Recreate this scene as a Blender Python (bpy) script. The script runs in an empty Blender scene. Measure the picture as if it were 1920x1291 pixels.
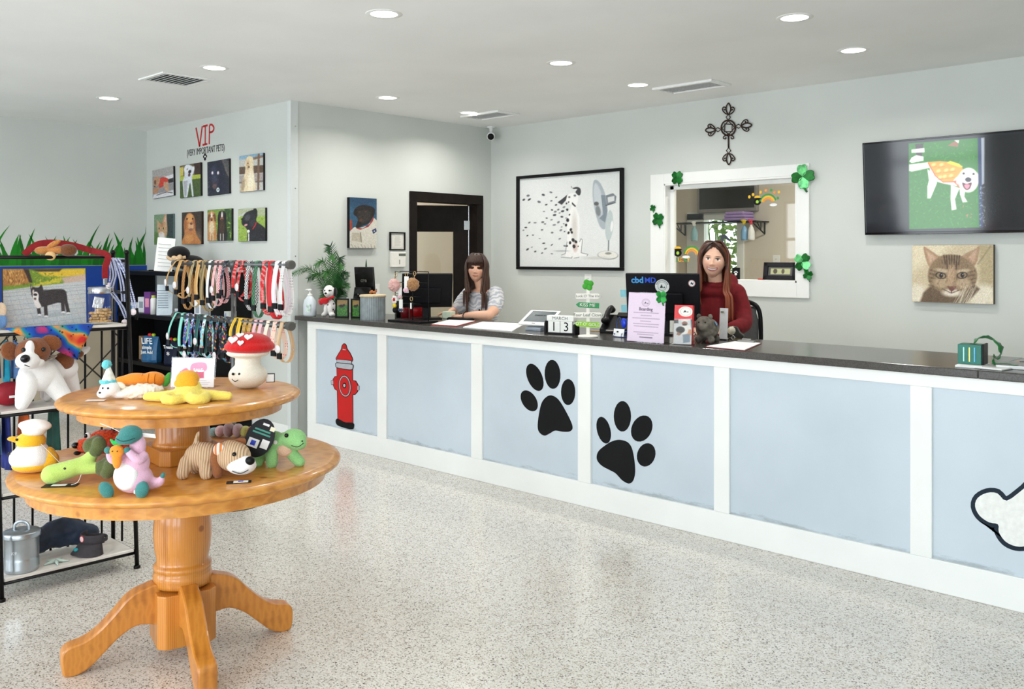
import bpy, bmesh, math, random
import numpy as np
from mathutils import Vector, Matrix, Euler, noise as mnoise
PI = math.pi
random.seed(11)
rng = np.random.default_rng(5)
scene = bpy.context.scene
COL = scene.collection

# ------------------------------------------------------------------ camera, world, light, exposure
F, HY, CX, CH = 1717.0, 480.0, 960.0, 1.6          # focal length and horizon in 1920x1291 pixels, eye height
RT = Vector((.7231, .6907, 0)); FW = Vector((-.6907, .7231, 0)); EYE = Vector((0, 0, CH))
cam = bpy.data.cameras.new('camera'); camo = bpy.data.objects.new('camera', cam); COL.objects.link(camo)
camo.location = EYE; camo.rotation_euler = (PI/2, 0, math.atan2(.6907, .7231))
cam.sensor_width = 36; cam.lens = F/1920*36; cam.shift_y = -(1291/2-HY)/1920; cam.clip_start = .05
scene.camera = camo
vs = scene.view_settings
vs.view_transform = 'Standard'; vs.look = 'None'; vs.gamma = 1; vs.use_curve_mapping = False
vs.exposure = -.12
wd = bpy.data.worlds.new('sky'); scene.world = wd; wd.use_nodes = True
bgn = wd.node_tree.nodes['Background']; bgn.inputs[0].default_value = (.90, .95, 1, 1); bgn.inputs[1].default_value = 5.0
XW, YF, YD, YB, XC, XE, H = 2.6, -2.6, 4.5, 7.0, -7.0, -9.85, 2.976   # right wall, front wall, photo wall, back wall, alcove wall, left wall, ceiling
YC, ZC = 4.55, 1.075                                                    # counter front and counter top height

def area(name, loc, rot, sx, sy, power, col, shape='RECTANGLE'):
    l = bpy.data.lights.new(name, 'AREA'); l.shape = shape; l.size = sx
    if shape == 'RECTANGLE': l.size_y = sy
    l.energy = power; l.color = col
    o = bpy.data.objects.new(name, l); COL.objects.link(o); o.location = loc; o.rotation_euler = rot
    return o
WINS = [(-8.6, -7.0), (-6.4, -4.8), (-4.0, -2.4), (-1.6, 0.0), (0.6, 2.2)]   # glazed shop front behind the camera
for (x0, x1), pw in zip(WINS, (28, 36, 46, 60, 74)):
    area('window_front_offscreen', ((x0+x1)/2, YF-.02, 1.52), (PI/2, 0, 0), x1-x0-.1, 2.3, pw, (.84, .93, 1))

# ceiling lamps of the two lit rooms seen through the door glass and the pass-through window
area('corridor_lamp_offscreen', (-7.9, 6.3, H-.03), (0, 0, 0), .3, .3, 40, (1, .95, .9))
area('grooming_lamp_offscreen', (-3.6, 8.3, H-.03), (0, 0, 0), .3, .3, 60, (1, .94, .86))

# ------------------------------------------------------------------ helpers
def ray(u, v): return FW + RT*((u-CX)/F) + Vector((0, 0, (HY-v)/F))
def onX(u, v, X): d = ray(u, v); return EYE + d*(X/d.x)
def onY(u, v, Y): d = ray(u, v); return EYE + d*(Y/d.y)
def onZ(u, v, Z): d = ray(u, v); return EYE + d*((Z-CH)/d.z)
def atD(u, v, D): return EYE + ray(u, v)*D
def basis(x, y, o=(0, 0, 0)):
    x = Vector(x).normalized(); y = Vector(y); y = (y - x*y.dot(x)).normalized(); z = x.cross(y)
    m = Matrix((x, y, z)).transposed().to_4x4(); m.translation = Vector(o); return m
def wallB(o): return basis((1, 0, 0), (0, 0, 1), o)      # x right, y up, z out of a wall that faces -Y
def wallC(o): return basis((0, 1, 0), (0, 0, 1), o)      # the same for a wall that faces +X
def facing(o, ang=0):                                    # upright frame whose z looks at the camera side, turned by ang
    return Matrix.Translation(Vector(o)) @ Matrix.Rotation(math.atan2(.6907, .7231)+ang, 4, 'Z') @ Matrix.Rotation(PI/2, 4, 'X')
def lin(c):
    c = c/255.0
    return c/12.92 if c <= .04045 else ((c+.055)/1.055)**2.4
def rgb(*c): return tuple(lin(x) for x in c)

MATS = {}
def nodes(name):
    m = bpy.data.materials.new(name); m.use_nodes = True
    nt = m.node_tree; return m, nt, nt.nodes['Principled BSDF']
def N(nt, t, **kw):
    n = nt.nodes.new(t)
    for k, v in kw.items():
        if k in n.inputs: n.inputs[k].default_value = v
        else: setattr(n, k, v)
    return n
def ramp(nt, fac, stops):
    r = nt.nodes.new('ShaderNodeValToRGB'); e = r.color_ramp.elements
    while len(e) < len(stops): e.new(.5)
    for i, (p, c) in enumerate(stops): e[i].position = p; e[i].color = (*c, 1)
    nt.links.new(fac, r.inputs[0]); return r
def M(name, col=(200, 200, 200), rough=.5, metal=0, var=.05, scale=40, bump=0, coat=0, trans=0, emit=0, sheen=0, ior=1.45):
    if name in MATS: return MATS[name]
    m, nt, b = nodes(name); L = nt.links.new
    c = rgb(*col)
    tc = N(nt, 'ShaderNodeTexCoord')
    no = N(nt, 'ShaderNodeTexNoise', Scale=scale, Detail=3.0); L(tc.outputs['Object'], no.inputs['Vector'])
    lo = tuple(x*(1-var*1.6) for x in c); hi = tuple(min(1, x*(1+var)) for x in c)
    r = ramp(nt, no.outputs['Fac'], [(.3, lo), (.7, hi)]); L(r.outputs[0], b.inputs['Base Color'])
    b.inputs['Roughness'].default_value = rough; b.inputs['Metallic'].default_value = metal
    b.inputs['Coat Weight'].default_value = coat; b.inputs['Coat Roughness'].default_value = .08
    b.inputs['IOR'].default_value = ior
    if max(col) < 62 and rough > .25 and not metal: b.inputs['Specular IOR Level'].default_value = .18
    if trans: b.inputs['Transmission Weight'].default_value = trans
    if sheen: b.inputs['Sheen Weight'].default_value = sheen; b.inputs['Sheen Roughness'].default_value = .5
    if emit: b.inputs['Emission Color'].default_value = (*c, 1); b.inputs['Emission Strength'].default_value = emit
    if bump:
        bp = N(nt, 'ShaderNodeBump', Strength=bump, Distance=.004); L(no.outputs['Fac'], bp.inputs['Height']); L(bp.outputs[0], b.inputs['Normal'])
    MATS[name] = m; return m
def plush(name, col, var=.1): return M(name, col, .92, var=var, scale=260, bump=.5, sheen=.25)
def glassmat(name, col=(235, 245, 245), refl=.06):
    if name in MATS: return MATS[name]
    m, nt, b = nodes(name); L = nt.links.new; nt.nodes.remove(b); out = nt.nodes['Material Output']
    t = N(nt, 'ShaderNodeBsdfTransparent', Color=(*rgb(*col), 1)); g = N(nt, 'ShaderNodeBsdfGlossy', Roughness=.02)
    lw = N(nt, 'ShaderNodeLayerWeight', Blend=.5); mx = N(nt, 'ShaderNodeMixShader')
    pw = N(nt, 'ShaderNodeMath', operation='POWER'); pw.inputs[1].default_value = 5.0; ma = N(nt, 'ShaderNodeMath', operation='MULTIPLY_ADD'); ma.inputs[1].default_value = .8; ma.inputs[2].default_value = refl*.6
    L(lw.outputs['Facing'], pw.inputs[0]); L(pw.outputs[0], ma.inputs[0]); L(ma.outputs[0], mx.inputs[0]); L(t.outputs[0], mx.inputs[1]); L(g.outputs[0], mx.inputs[2]); L(mx.outputs[0], out.inputs[0])
    MATS[name] = m; return m
def attrmat(name, rough=.55, emit=0, coat=0, bump=0, scale=200, sheen=0):
    if name in MATS: return MATS[name]
    m, nt, b = nodes(name); L = nt.links.new
    a = N(nt, 'ShaderNodeAttribute', attribute_name='Col')
    if emit:
        b.inputs['Base Color'].default_value = (.01, .01, .012, 1)
        L(a.outputs['Color'], b.inputs['Emission Color']); b.inputs['Emission Strength'].default_value = emit
    else:
        no = N(nt, 'ShaderNodeTexNoise', Scale=scale); tc = N(nt, 'ShaderNodeTexCoord'); L(tc.outputs['Object'], no.inputs['Vector'])
        r = ramp(nt, no.outputs['Fac'], [(.3, (.93, .93, .93)), (.7, (1, 1, 1))])
        mx = N(nt, 'ShaderNodeMix', data_type='RGBA', blend_type='MULTIPLY'); mx.inputs[0].default_value = 1
        L(a.outputs['Color'], mx.inputs[6]); L(r.outputs[0], mx.inputs[7]); L(mx.outputs[2], b.inputs['Base Color'])
        if bump:
            bp = N(nt, 'ShaderNodeBump', Strength=bump, Distance=.003); L(no.outputs['Fac'], bp.inputs['Height']); L(bp.outputs[0], b.inputs['Normal'])
    b.inputs['Roughness'].default_value = rough; b.inputs['Coat Weight'].default_value = coat; b.inputs['Coat Roughness'].default_value = .06
    b.inputs['Sheen Weight'].default_value = sheen
    MATS[name] = m; return m

def tag(o, label=None, cat=None, group=None, kind=None):
    for k, v in (('label', label), ('category', cat), ('group', group), ('kind', kind)):
        if v: o[k] = v
    return o
def thing(name, label, cat, loc=(0, 0, 0), rz=0, group=None, M4=None):
    o = bpy.data.objects.new(name, None); COL.objects.link(o); o.empty_display_size = .05
    if M4 is not None: o.matrix_world = M4
    else: o.location = loc; o.rotation_euler = (0, 0, rz)
    return tag(o, label, cat, group)
def link(name, me, mat, parent=None, smooth=False):
    o = bpy.data.objects.new(name, me); COL.objects.link(o)
    if mat is not None: me.materials.append(mat)
    if parent is not None: o.parent = parent
    if smooth: me.polygons.foreach_set('use_smooth', [True]*len(me.polygons))
    return o
def dup(root, loc=None, rz=None, label=None, group=None, M4=None):
    r = root.copy(); COL.objects.link(r)
    if M4 is not None: r.matrix_world = M4
    if loc is not None: r.location = loc
    if rz is not None: r.rotation_euler = (0, 0, rz)
    if label: r['label'] = label
    if group: r['group'] = group
    for ch in list(root.children):
        c = ch.copy(); COL.objects.link(c); c.parent = r
        for g in ch.children:
            d = g.copy(); COL.objects.link(d); d.parent = c
    return r
def spline(pts, n=6, closed=False):
    P = [Vector(p) for p in pts]; out = []; k = len(P)
    rgn = range(k if closed else k-1)
    for i in rgn:
        if closed: a, b, c, d = P[i-1], P[i], P[(i+1) % k], P[(i+2) % k]
        else: a, b, c, d = P[max(i-1, 0)], P[i], P[i+1], P[min(i+2, k-1)]
        for j in range(n):
            t = j/n
            out.append(.5*((2*b)+(c-a)*t+(2*a-5*b+4*c-d)*t*t+(3*b-a-3*c+d)*t**3))
    if not closed: out.append(P[-1])
    return out

class MB:
    def __init__(s, T=None): s.bm = bmesh.new(); s.T = T or Matrix()
    def _v(s, co): return s.bm.verts.new(s.T @ Vector(co))
    def box(s, c, d, rot=None):
        R = rot.to_4x4() if rot is not None else Matrix()
        x, y, z = (k/2 for k in d); c = Vector(c)
        v = [s._v(c + (R @ Vector((i*x, j*y, k*z)))) for i in (-1, 1) for j in (-1, 1) for k in (-1, 1)]
        for f in ((0, 1, 3, 2), (4, 6, 7, 5), (0, 4, 5, 1), (2, 3, 7, 6), (0, 2, 6, 4), (1, 5, 7, 3)): s.bm.faces.new([v[i] for i in f])
        return s
    def box2(s, a, b): return s.box([(p+q)/2 for p, q in zip(a, b)], [abs(q-p) for p, q in zip(a, b)])
    def rings(s, rings, caps=True, closed=False):
        V = [[s._v(p) for p in r] for r in rings]; n = len(V[0]); m = len(V)
        for i in range(m if closed else m-1):
            A, B = V[i], V[(i+1) % m]
            for j in range(n):
                try: s.bm.faces.new((A[j], A[(j+1) % n], B[(j+1) % n], B[j]))
                except ValueError: pass
        if caps and not closed: s.bm.faces.new(V[0][::-1]); s.bm.faces.new(V[-1])
        return s
    def sweep(s, pts, sec, closed=False, up=None, scl=None, caps=True):
        P = [Vector(p) for p in pts]; n = len(P); rings = []; prev = None
        for i, p in enumerate(P):
            a = P[i-1] if (i > 0 or closed) else p; b = P[(i+1) % n] if (i < n-1 or closed) else p
            t = (b-a).normalized()
            if up is not None: y = Vector(up)
            elif prev is None: y = Vector((0, 0, 1)) if abs(t.z) < .9 else Vector((1, 0, 0))
            else: y = prev
            x = t.cross(y)
            if x.length < 1e-6: x = t.cross(Vector((1, .3, .2)))
            x.normalize(); y = x.cross(t).normalized(); prev = y
            k = scl[i] if scl is not None else 1
            rings.append([p + x*(q[0]*k) + y*(q[1]*k) for q in sec])
        return s.rings(rings, caps, closed)
    def tube(s, pts, r, seg=8, closed=False):
        if isinstance(r, (int, float)): r = [r]*len(pts)
        sec = [(math.cos(2*PI*i/seg), math.sin(2*PI*i/seg)) for i in range(seg)]
        return s.sweep(pts, sec, closed, scl=r)
    def cyl(s, a, b, r, r2=None, seg=20): return s.tube([a, b], [r, r if r2 is None else r2], seg)
    def strap(s, pts, w, t, up=None, closed=False):       # flat band: w along the side direction, t thick
        return s.sweep(pts, [(-w/2, -t/2), (w/2, -t/2), (w/2, t/2), (-w/2, t/2)], closed, up)
    def lathe(s, prof, o=(0, 0, 0), seg=36, caps=True):
        o = Vector(o)
        return s.rings([[o + Vector((r*math.cos(2*PI*i/seg), r*math.sin(2*PI*i/seg), z)) for i in range(seg)] for r, z in prof], caps)
    def ball(s, c, r, rot=None, seg=20, pw=1):
        if isinstance(r, (int, float)): r = (r, r, r)
        R = rot if rot is not None else Matrix.Identity(3); c = Vector(c); n = max(6, seg//2)
        rings = []
        for k in range(1, n):
            th = PI*k/n; rr = []
            for i in range(seg):
                ph = 2*PI*i/seg
                d = Vector((math.sin(th)*math.cos(ph), math.sin(th)*math.sin(ph), -math.cos(th)))
                rr.append(c + (R @ Vector((d.x*r[0], d.y*r[1], d.z*r[2]))))
            rings.append(rr)
        top = c + (R @ Vector((0, 0, r[2]))); bot = c + (R @ Vector((0, 0, -r[2])))
        V = [[s._v(p) for p in q] for q in rings]; vb = s._v(bot); vt = s._v(top)
        for a, b in zip(V, V[1:]):
            for j in range(seg): s.bm.faces.new((a[j], a[(j+1) % seg], b[(j+1) % seg], b[j]))
        for j in range(seg):
            s.bm.faces.new((vb, V[0][(j+1) % seg], V[0][j])); s.bm.faces.new((vt, V[-1][j], V[-1][(j+1) % seg]))
        return s
    def prism(s, poly, d, T=None):                          # 2-D outline in the frame T, d thick along +z
        T = T or Matrix()
        A = [s._v(T @ Vector((p[0], p[1], 0))) for p in poly]; B = [s._v(T @ Vector((p[0], p[1], d))) for p in poly]
        ar = sum(poly[i-1][0]*poly[i][1]-poly[i][0]*poly[i-1][1] for i in range(len(poly)))
        if ar < 0: A.reverse(); B.reverse()
        s.bm.faces.new(A[::-1]); s.bm.faces.new(B)
        n = len(A)
        for i in range(n): s.bm.faces.new((A[i], A[(i+1) % n], B[(i+1) % n], B[i]))
        return s
    def sheet(s, grid, thick=0):                            # grid of points -> surface (optionally solidified later)
        V = [[s._v(p) for p in r] for r in grid]
        for a, b in zip(V, V[1:]):
            for j in range(len(a)-1): s.bm.faces.new((a[j], a[j+1], b[j+1], b[j]))
        return s
    def obj(s, name, mat, parent=None, smooth=False, bev=0, sub=0, solid=0, kind=None, label=None):
        bmesh.ops.recalc_face_normals(s.bm, faces=s.bm.faces[:])
        me = bpy.data.meshes.new(name); s.bm.to_mesh(me); s.bm.free()
        o = link(name, me, mat, parent, smooth)
        if solid: q = o.modifiers.new('solid', 'SOLIDIFY'); q.thickness = solid; q.offset = 0
        if bev: q = o.modifiers.new('bevel', 'BEVEL'); q.width = bev; q.segments = 2; q.limit_method = 'ANGLE'; q.angle_limit = .7
        if sub: q = o.modifiers.new('sub', 'SUBSURF'); q.levels = sub; q.render_levels = sub
        if kind: o['kind'] = kind
        if label: o['label'] = label
        return o
def rod(name, a, b, r, mat, parent=None, seg=12): return MB().cyl(a, b, r, seg=seg).obj(name, mat, parent, True)
def bx(name, c, d, mat, parent=None, bev=.003, rot=None): return MB().box(c, d, rot).obj(name, mat, parent, bev=bev)
def eul(x=0, y=0, z=0): return Euler((x, y, z)).to_matrix()
def blob(name, mat, parent, balls=(), tubes=(), vox=.006, sm=6, disp=0, dscale=.01, T=None):
    """soft stuffed shape: ellipsoids and tapered tubes melted into one skin"""
    b = MB(T)
    for q in balls: b.ball(q[0], q[1], eul(*q[2]) if len(q) > 2 else None, 24)
    for pts, r in tubes:
        pp = spline(pts, 5); k = len(pts)
        if isinstance(r, (int, float)): rr = [r]*len(pp)
        else: rr = [r[min(i//5, k-1)]*(1-(i % 5)/5)+r[min(i//5+1, k-1)]*((i % 5)/5) for i in range(len(pp))]
        b.tube(pp, rr, 14); b.ball(pp[0], rr[0], None, 14); b.ball(pp[-1], rr[-1], None, 14)
    o = b.obj(name, mat, parent, True)
    q = o.modifiers.new('melt', 'REMESH'); q.mode = 'VOXEL'; q.voxel_size = vox; q.use_smooth_shade = True
    if sm: q = o.modifiers.new('smooth', 'SMOOTH'); q.factor = .5; q.iterations = sm
    if disp:
        tx = bpy.data.textures.new(name+'_fleece', 'CLOUDS'); tx.noise_scale = dscale; tx.noise_depth = 1
        q = o.modifiers.new('fleece', 'DISPLACE'); q.texture = tx; q.strength = disp; q.mid_level = .4; q.texture_coords = 'LOCAL'
    return o
def text(name, s, size, mat, parent, T, ext=.0006, align='CENTER', sx=1.0, res=3, bold=0, shear=0):
    cu = bpy.data.curves.new('lettering', 'FONT'); cu.body = s; cu.size = size; cu.extrude = ext; cu.align_x = align; cu.align_y = 'CENTER'
    cu.resolution_u = res; cu.offset = bold; cu.shear = shear
    to = bpy.data.objects.new('lettering', cu); me = bpy.data.meshes.new_from_object(to); bpy.data.objects.remove(to)
    me.transform(T @ Matrix.Diagonal((sx, 1, 1, 1)))
    me.name = name
    return link(name, me, mat, parent)
def curved(pts, n=5): return [(p.x, p.y) for p in spline([(q[0], q[1], 0) for q in pts], n, True)]

class Pic:
    """flat print: painted in numpy on a fine grid of vertices, stored as a colour attribute"""
    def __init__(s, quad, n=90, bg=(128, 128, 128), aspect=1.0):
        s.nx = n; s.ny = max(8, int(n/aspect))
        TL, TR, BR, BL = [np.array(q, float) for q in quad]
        A = []; bb = []
        for (x, y), (u, v) in zip(((0, 0), (1, 0), (1, 1), (0, 1)), (TL, TR, BR, BL)):
            A += [[x, y, 1, 0, 0, 0, -u*x, -u*y], [0, 0, 0, x, y, 1, -v*x, -v*y]]; bb += [u, v]
        h = np.linalg.solve(np.array(A), np.array(bb))
        gx, gy = np.meshgrid(np.linspace(0, 1, s.nx), np.linspace(0, 1, s.ny))
        w = h[6]*gx+h[7]*gy+1; s.X = (h[0]*gx+h[1]*gy+h[2])/w; s.Y = (h[3]*gx+h[4]*gy+h[5])/w
        s.gx, s.gy = gx, gy
        s.c = np.ones((s.ny, s.nx, 3))*np.array(bg, float)
        s.px = np.linalg.norm(TR-TL)/n
    def _mix(s, m, col):
        col = np.array(col, float); s.c = s.c*(1-m[..., None])+col*m[..., None]
    def ell(s, col, cx, cy, rx, ry=None, rot=0, soft=None, a=1):
        ry = ry or rx; c, n = math.cos(math.radians(rot)), math.sin(math.radians(rot)); dx, dy = s.X-cx, s.Y-cy
        p = (dx*c+dy*n)/rx; q = (-dx*n+dy*c)/ry; d = (np.sqrt(p*p+q*q)-1)*min(rx, ry)
        s._mix(np.clip(.5-d/(soft or s.px), 0, 1)*a, col)
    def _seg(s, a, b):
        ax, ay = a; bx_, by = b; vx, vy = bx_-ax, by-ay; L = vx*vx+vy*vy+1e-9
        t = np.clip(((s.X-ax)*vx+(s.Y-ay)*vy)/L, 0, 1)
        return np.hypot(s.X-ax-t*vx, s.Y-ay-t*vy)
    def poly(s, col, pts, soft=None, a=1, cur=False):
        if cur: pts = curved(pts)
        d = np.full(s.X.shape, 1e9); ins = np.zeros(s.X.shape, bool)
        for i in range(len(pts)):
            p, q = pts[i-1], pts[i]; d = np.minimum(d, s._seg(p, q))
            cond = (p[1] > s.Y) != (q[1] > s.Y)
            xs = p[0]+(s.Y-p[1])*(q[0]-p[0])/((q[1]-p[1]) or 1e-9); ins ^= cond & (s.X < xs)
        d = np.where(ins, -d, d); s._mix(np.clip(.5-d/(soft or s.px), 0, 1)*a, col)
    def line(s, col, pts, w, soft=None, a=1):
        d = np.full(s.X.shape, 1e9)
        for p, q in zip(pts, pts[1:]): d = np.minimum(d, s._seg(p, q))
        s._mix(np.clip(.5-(d-w/2)/(soft or s.px), 0, 1)*a, col)
    def grad(s, c0, c1, ax='y', lo=0, hi=1):
        g = s.gy if ax == 'y' else s.gx; t = np.clip((g-lo)/(hi-lo), 0, 1)[..., None]
        s.c = np.array(c0, float)*(1-t)+np.array(c1, float)*t
    def noise(s, amp, k=1, chroma=0):
        for kk in ((k, 1) if k > 1 else (1,)):
            n = rng.normal(0, amp, (s.ny//kk+2, s.nx//kk+2, 1)) + rng.normal(0, chroma, (s.ny//kk+2, s.nx//kk+2, 3))
            n = np.repeat(np.repeat(n, kk, 0), kk, 1)[:s.ny, :s.nx]; s.c = s.c+n
    def dabs(s, cols, n, box, size, rot=(0, 180), asp=.35, a=.7):
        for i in range(n):
            s.ell(cols[i % len(cols)], random.uniform(box[0], box[2]), random.uniform(box[1], box[3]), size*random.uniform(.6, 1.3), size*asp, random.uniform(*rot), a=a)
    def obj(s, name, w, h, mat, parent=None, z=0.0, T=None, bend=None):
        T = T or Matrix()
        co = np.zeros((s.ny*s.nx, 3)); co[:, 0] = ((s.gx-.5)*w).ravel(); co[:, 1] = ((.5-s.gy)*h).ravel(); co[:, 2] = z
        i = np.arange(s.nx*s.ny).reshape(s.ny, s.nx)
        q = np.stack([i[1:, :-1], i[1:, 1:], i[:-1, 1:], i[:-1, :-1]], -1).reshape(-1, 4)
        me = bpy.data.meshes.new(name); me.from_pydata(co.tolist(), [], q.tolist())
        c = np.clip(s.c.reshape(-1, 3)/255, 0, 1); l = np.where(c <= .04045, c/12.92, ((c+.055)/1.055)**2.4)
        at = me.color_attributes.new('Col', 'FLOAT_COLOR', 'POINT')
        at.data.foreach_set('color', np.concatenate([l, np.ones((len(l), 1))], 1).ravel())
        me.transform(T); return link(name, me, mat, parent)
def crop(x0, y0, s): return lambda x, y: (x0+x/s, y0+y/s)      # pixel in an enlarged crop -> pixel in the photograph
PRINT = attrmat('printed_canvas', .5)
GLOSSP = attrmat('glossy_print', .25)
BLACK = M('black_plastic', (18, 18, 20), .35, var=.1)
BLKMET = M('black_metal', (22, 20, 20), .4, .6, var=.1)
WHITE = M('white_plastic', (238, 238, 236), .4, var=.02)
PAPER = M('paper_white', (245, 245, 243), .7, var=.02)
CHROME = M('polished_steel', (200, 200, 205), .18, 1, var=.04)
GLASS = glassmat('clear_glass', (246, 248, 246))
ACRYL = glassmat('clear_acrylic', (254, 254, 254))
# ------------------------------------------------------------------ the room
def paint(name, col, var=.025, rough=.6): return M(name, col, rough, var=var, scale=1.3)
P_B = paint('wall_paint', (207, 211, 206)); P_C = P_E = P_B      # one paint on every wall of the room
P_CEIL = paint('ceiling_paint', (243, 244, 242)); P_TRIM = M('trim_paint', (240, 241, 238), .35, var=.02, scale=3)
def terrazzo():
    m, nt, b = nodes('speckled_floor'); L = nt.links.new
    tc = N(nt, 'ShaderNodeTexCoord')
    v = N(nt, 'ShaderNodeTexVoronoi', Scale=190.0, feature='F1'); L(tc.outputs['Object'], v.inputs['Vector'])
    sx = N(nt, 'ShaderNodeSeparateColor'); L(v.outputs['Color'], sx.inputs[0])
    r = ramp(nt, sx.outputs[0], [(0, rgb(220, 216, 208)), (.40, rgb(210, 204, 194)), (.55, rgb(228, 224, 217)), (.72, rgb(190, 183, 172)), (.86, rgb(160, 151, 140)), (.945, rgb(120, 110, 101)), (.985, rgb(84, 74, 68))])
    r.color_ramp.interpolation = 'CONSTANT'
    v2 = N(nt, 'ShaderNodeTexVoronoi', Scale=38.0); L(tc.outputs['Object'], v2.inputs['Vector'])
    s2 = N(nt, 'ShaderNodeSeparateColor'); L(v2.outputs['Color'], s2.inputs[0])
    r2 = ramp(nt, s2.outputs[1], [(0, (1, 1, 1)), (.80, (.95, .94, .92)), (.93, (.92, .89, .86))]); r2.color_ramp.interpolation = 'CONSTANT'
    mx = N(nt, 'ShaderNodeMix', data_type='RGBA', blend_type='MULTIPLY'); mx.inputs[0].default_value = 1
    L(r.outputs[0], mx.inputs[6]); L(r2.outputs[0], mx.inputs[7]); L(mx.outputs[2], b.inputs['Base Color'])
    b.inputs['Roughness'].default_value = .22; b.inputs['Coat Weight'].default_value = .25; b.inputs['Coat Roughness'].default_value = .12
    return m
FLOORM = terrazzo()
def struct(name, mb, mat, parent=None, bev=0):
    o = mb.obj(name, mat, parent, bev=bev)
    if parent is None: o['kind'] = 'structure'
    return o
struct('floor', MB().box2((-11.2, YF-.15, -.1), (XW+.15, 10.2, 0)), FLOORM)
struct('ceiling', MB().box2((-11.2, YF-.15, H), (XW+.15, 10.2, H+.12)), P_CEIL)
T = .12
struct('wall_left', MB().box2((XE-T, YF-.1, 0), (XE, YD+T, H)), P_E)
struct('wall_photo', MB().box2((XE, YD, 0), (XC-T, YD+T, H)), P_B)
# alcove wall with the door opening
DY0, DY1, DZ = 5.93, 6.79, 2.16
w = MB().box2((XC-T, YD, 0), (XC, DY0, H)).box2((XC-T, DY1, 0), (XC, YB+T, H)).box2((XC-T, DY0, DZ), (XC, DY1, H))
struct('wall_alcove', w, P_C)
# corner guard on the end of the photo wall
cg = struct('trim_corner', MB().prism([(XC-.045, YD-.007), (XC+.008, YD-.007), (XC+.008, YD+.07), (XC, YD+.07), (XC, YD), (XC-.045, YD)], H), M('corner_guard', (214, 219, 218), .4, var=.01))
for z in (.4, 1.0, 1.6, 2.2, 2.75): MB().cyl((XC+.007, YD+.04, z), (XC+.011, YD+.04, z), .006, seg=10).obj('screw', CHROME, cg)
# back wall with the pass-through window
a = onY(1240, 345, YB); b_ = onY(1497, 545, YB)
WX0, WX1 = onY(1247, 400, YB).x, onY(1496, 400, YB).x
WZ1 = onY(1497, 329, YB).z; WZ0 = onY(1497, 530, YB).z
w = MB().box2((XC-T, YB, 0), (WX0, YB+T, H)).box2((WX1, YB, 0), (XW+T, YB+T, H)).box2((WX0, YB, 0), (WX1, YB+T, WZ0)).box2((WX0, YB, WZ1), (WX1, YB+T, H))
struct('wall_back', w, P_B)
# window trim, sill and pane
OX0, OX1 = onY(1222, 400, YB).x, onY(1519, 400, YB).x; OZ1 = onY(1519, 306, YB).z; OZ0 = onY(1519, 559, YB).z
win = bpy.data.objects.new('window_1', None); COL.objects.link(win); win['kind'] = 'structure'
for nm, p, q in (('jamb', (OX0, OZ0), (WX0, OZ1)), ('jamb', (WX1, OZ0), (OX1, OZ1)), ('head', (WX0, WZ1), (WX1, OZ1)), ('apron', (WX0, OZ0), (WX1, WZ0))):
    MB().box2((p[0], YB-.022, p[1]), (q[0], YB, q[1])).obj(nm, P_TRIM, win, bev=.003)
for nm, p, q in (('liner', (WX0, WZ0), (WX0+.015, WZ1)), ('liner', (WX1-.015, WZ0), (WX1, WZ1)), ('liner', (WX0, WZ1-.015), (WX1, WZ1)), ('sill', (WX0, WZ0), (WX1, WZ0+.018))):
    MB().box2((p[0], YB-.02, p[1]), (q[0], YB+T+.01, q[1])).obj(nm, P_TRIM, win, bev=.002)
MB().box2((WX0+.015, YB+.075, WZ0+.018), (WX1-.015, YB+.081, WZ1-.015)).obj('pane', GLASS, win)
for x in (WX0+.015, WX1-.055): MB().box2((x, YB+.06, WZ0+.018), (x+.04, YB+.1, WZ1-.015)).obj('sash', P_TRIM, win, bev=.002)
MB().box2((WX0+.015, YB+.06, WZ1-.05), (WX1-.015, YB+.1, WZ1-.015)).obj('sash', P_TRIM, win, bev=.002)
# right and front walls with the shop windows
struct('wall_right', MB().box2((XW, YF, 0), (XW+T, YB+T, H)), P_B)
w = MB().box2((XE, YF-T, 2.68), (XW, YF, H)).box2((XE, YF-T, 0), (XW, YF, .36))
xs = [XE] + [x for p in WINS for x in p] + [XW]
for i in range(0, len(xs), 2): w.box2((xs[i], YF-T, .36), (xs[i+1], YF, 2.68))
struct('wall_front', w, P_B)
for i, (x0, x1) in enumerate(WINS):
    f = MB().box2((x0, YF-.08, .36), (x0+.05, YF+.01, 2.68)).box2((x1-.05, YF-.08, .36), (x1, YF+.01, 2.68)).box2((x0, YF-.08, 2.63), (x1, YF+.01, 2.68)).box2((x0, YF-.08, .36), (x1, YF+.01, .41)).box2((x0, YF-.03, 1.9), (x1, YF+.01, 1.96))
    struct('window_%d' % (i+2), f, BLKMET)
# lower part of the left wall: diagonal beige tiles and a blue band
struct('trim_1', MB().box2((XE, .6, .90), (XE+.012, YD, 1.50)), M('blue_band', (22, 66, 152), .5, var=.06, scale=3))
wt = bpy.data.objects.new('trim_2', None); COL.objects.link(wt); wt['kind'] = 'structure'
bx('grout', (XE+.004, (2.6+YD)/2, .45), (.008, YD-2.6, .9), M('tile_grout', (66, 60, 52), .8), wt, 0)
tm = M('beige_tile', (190, 176, 152), .45, var=.06, scale=3)
from mathutils import geometry as mgeo
def clip(poly, x0, x1, y0, y1):
    for ax, lim, sg in ((0, x0, 1), (0, x1, -1), (1, y0, 1), (1, y1, -1)):
        out = []
        for i in range(len(poly)):
            p, q = poly[i-1], poly[i]; dp = (p[ax]-lim)*sg; dq = (q[ax]-lim)*sg
            if (dp >= 0) != (dq >= 0): t = dp/(dp-dq); out.append((p[0]+(q[0]-p[0])*t, p[1]+(q[1]-p[1])*t))
            if dq >= 0: out.append(q)
        poly = out
        if not poly: return []
    return poly
S = .43
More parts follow.
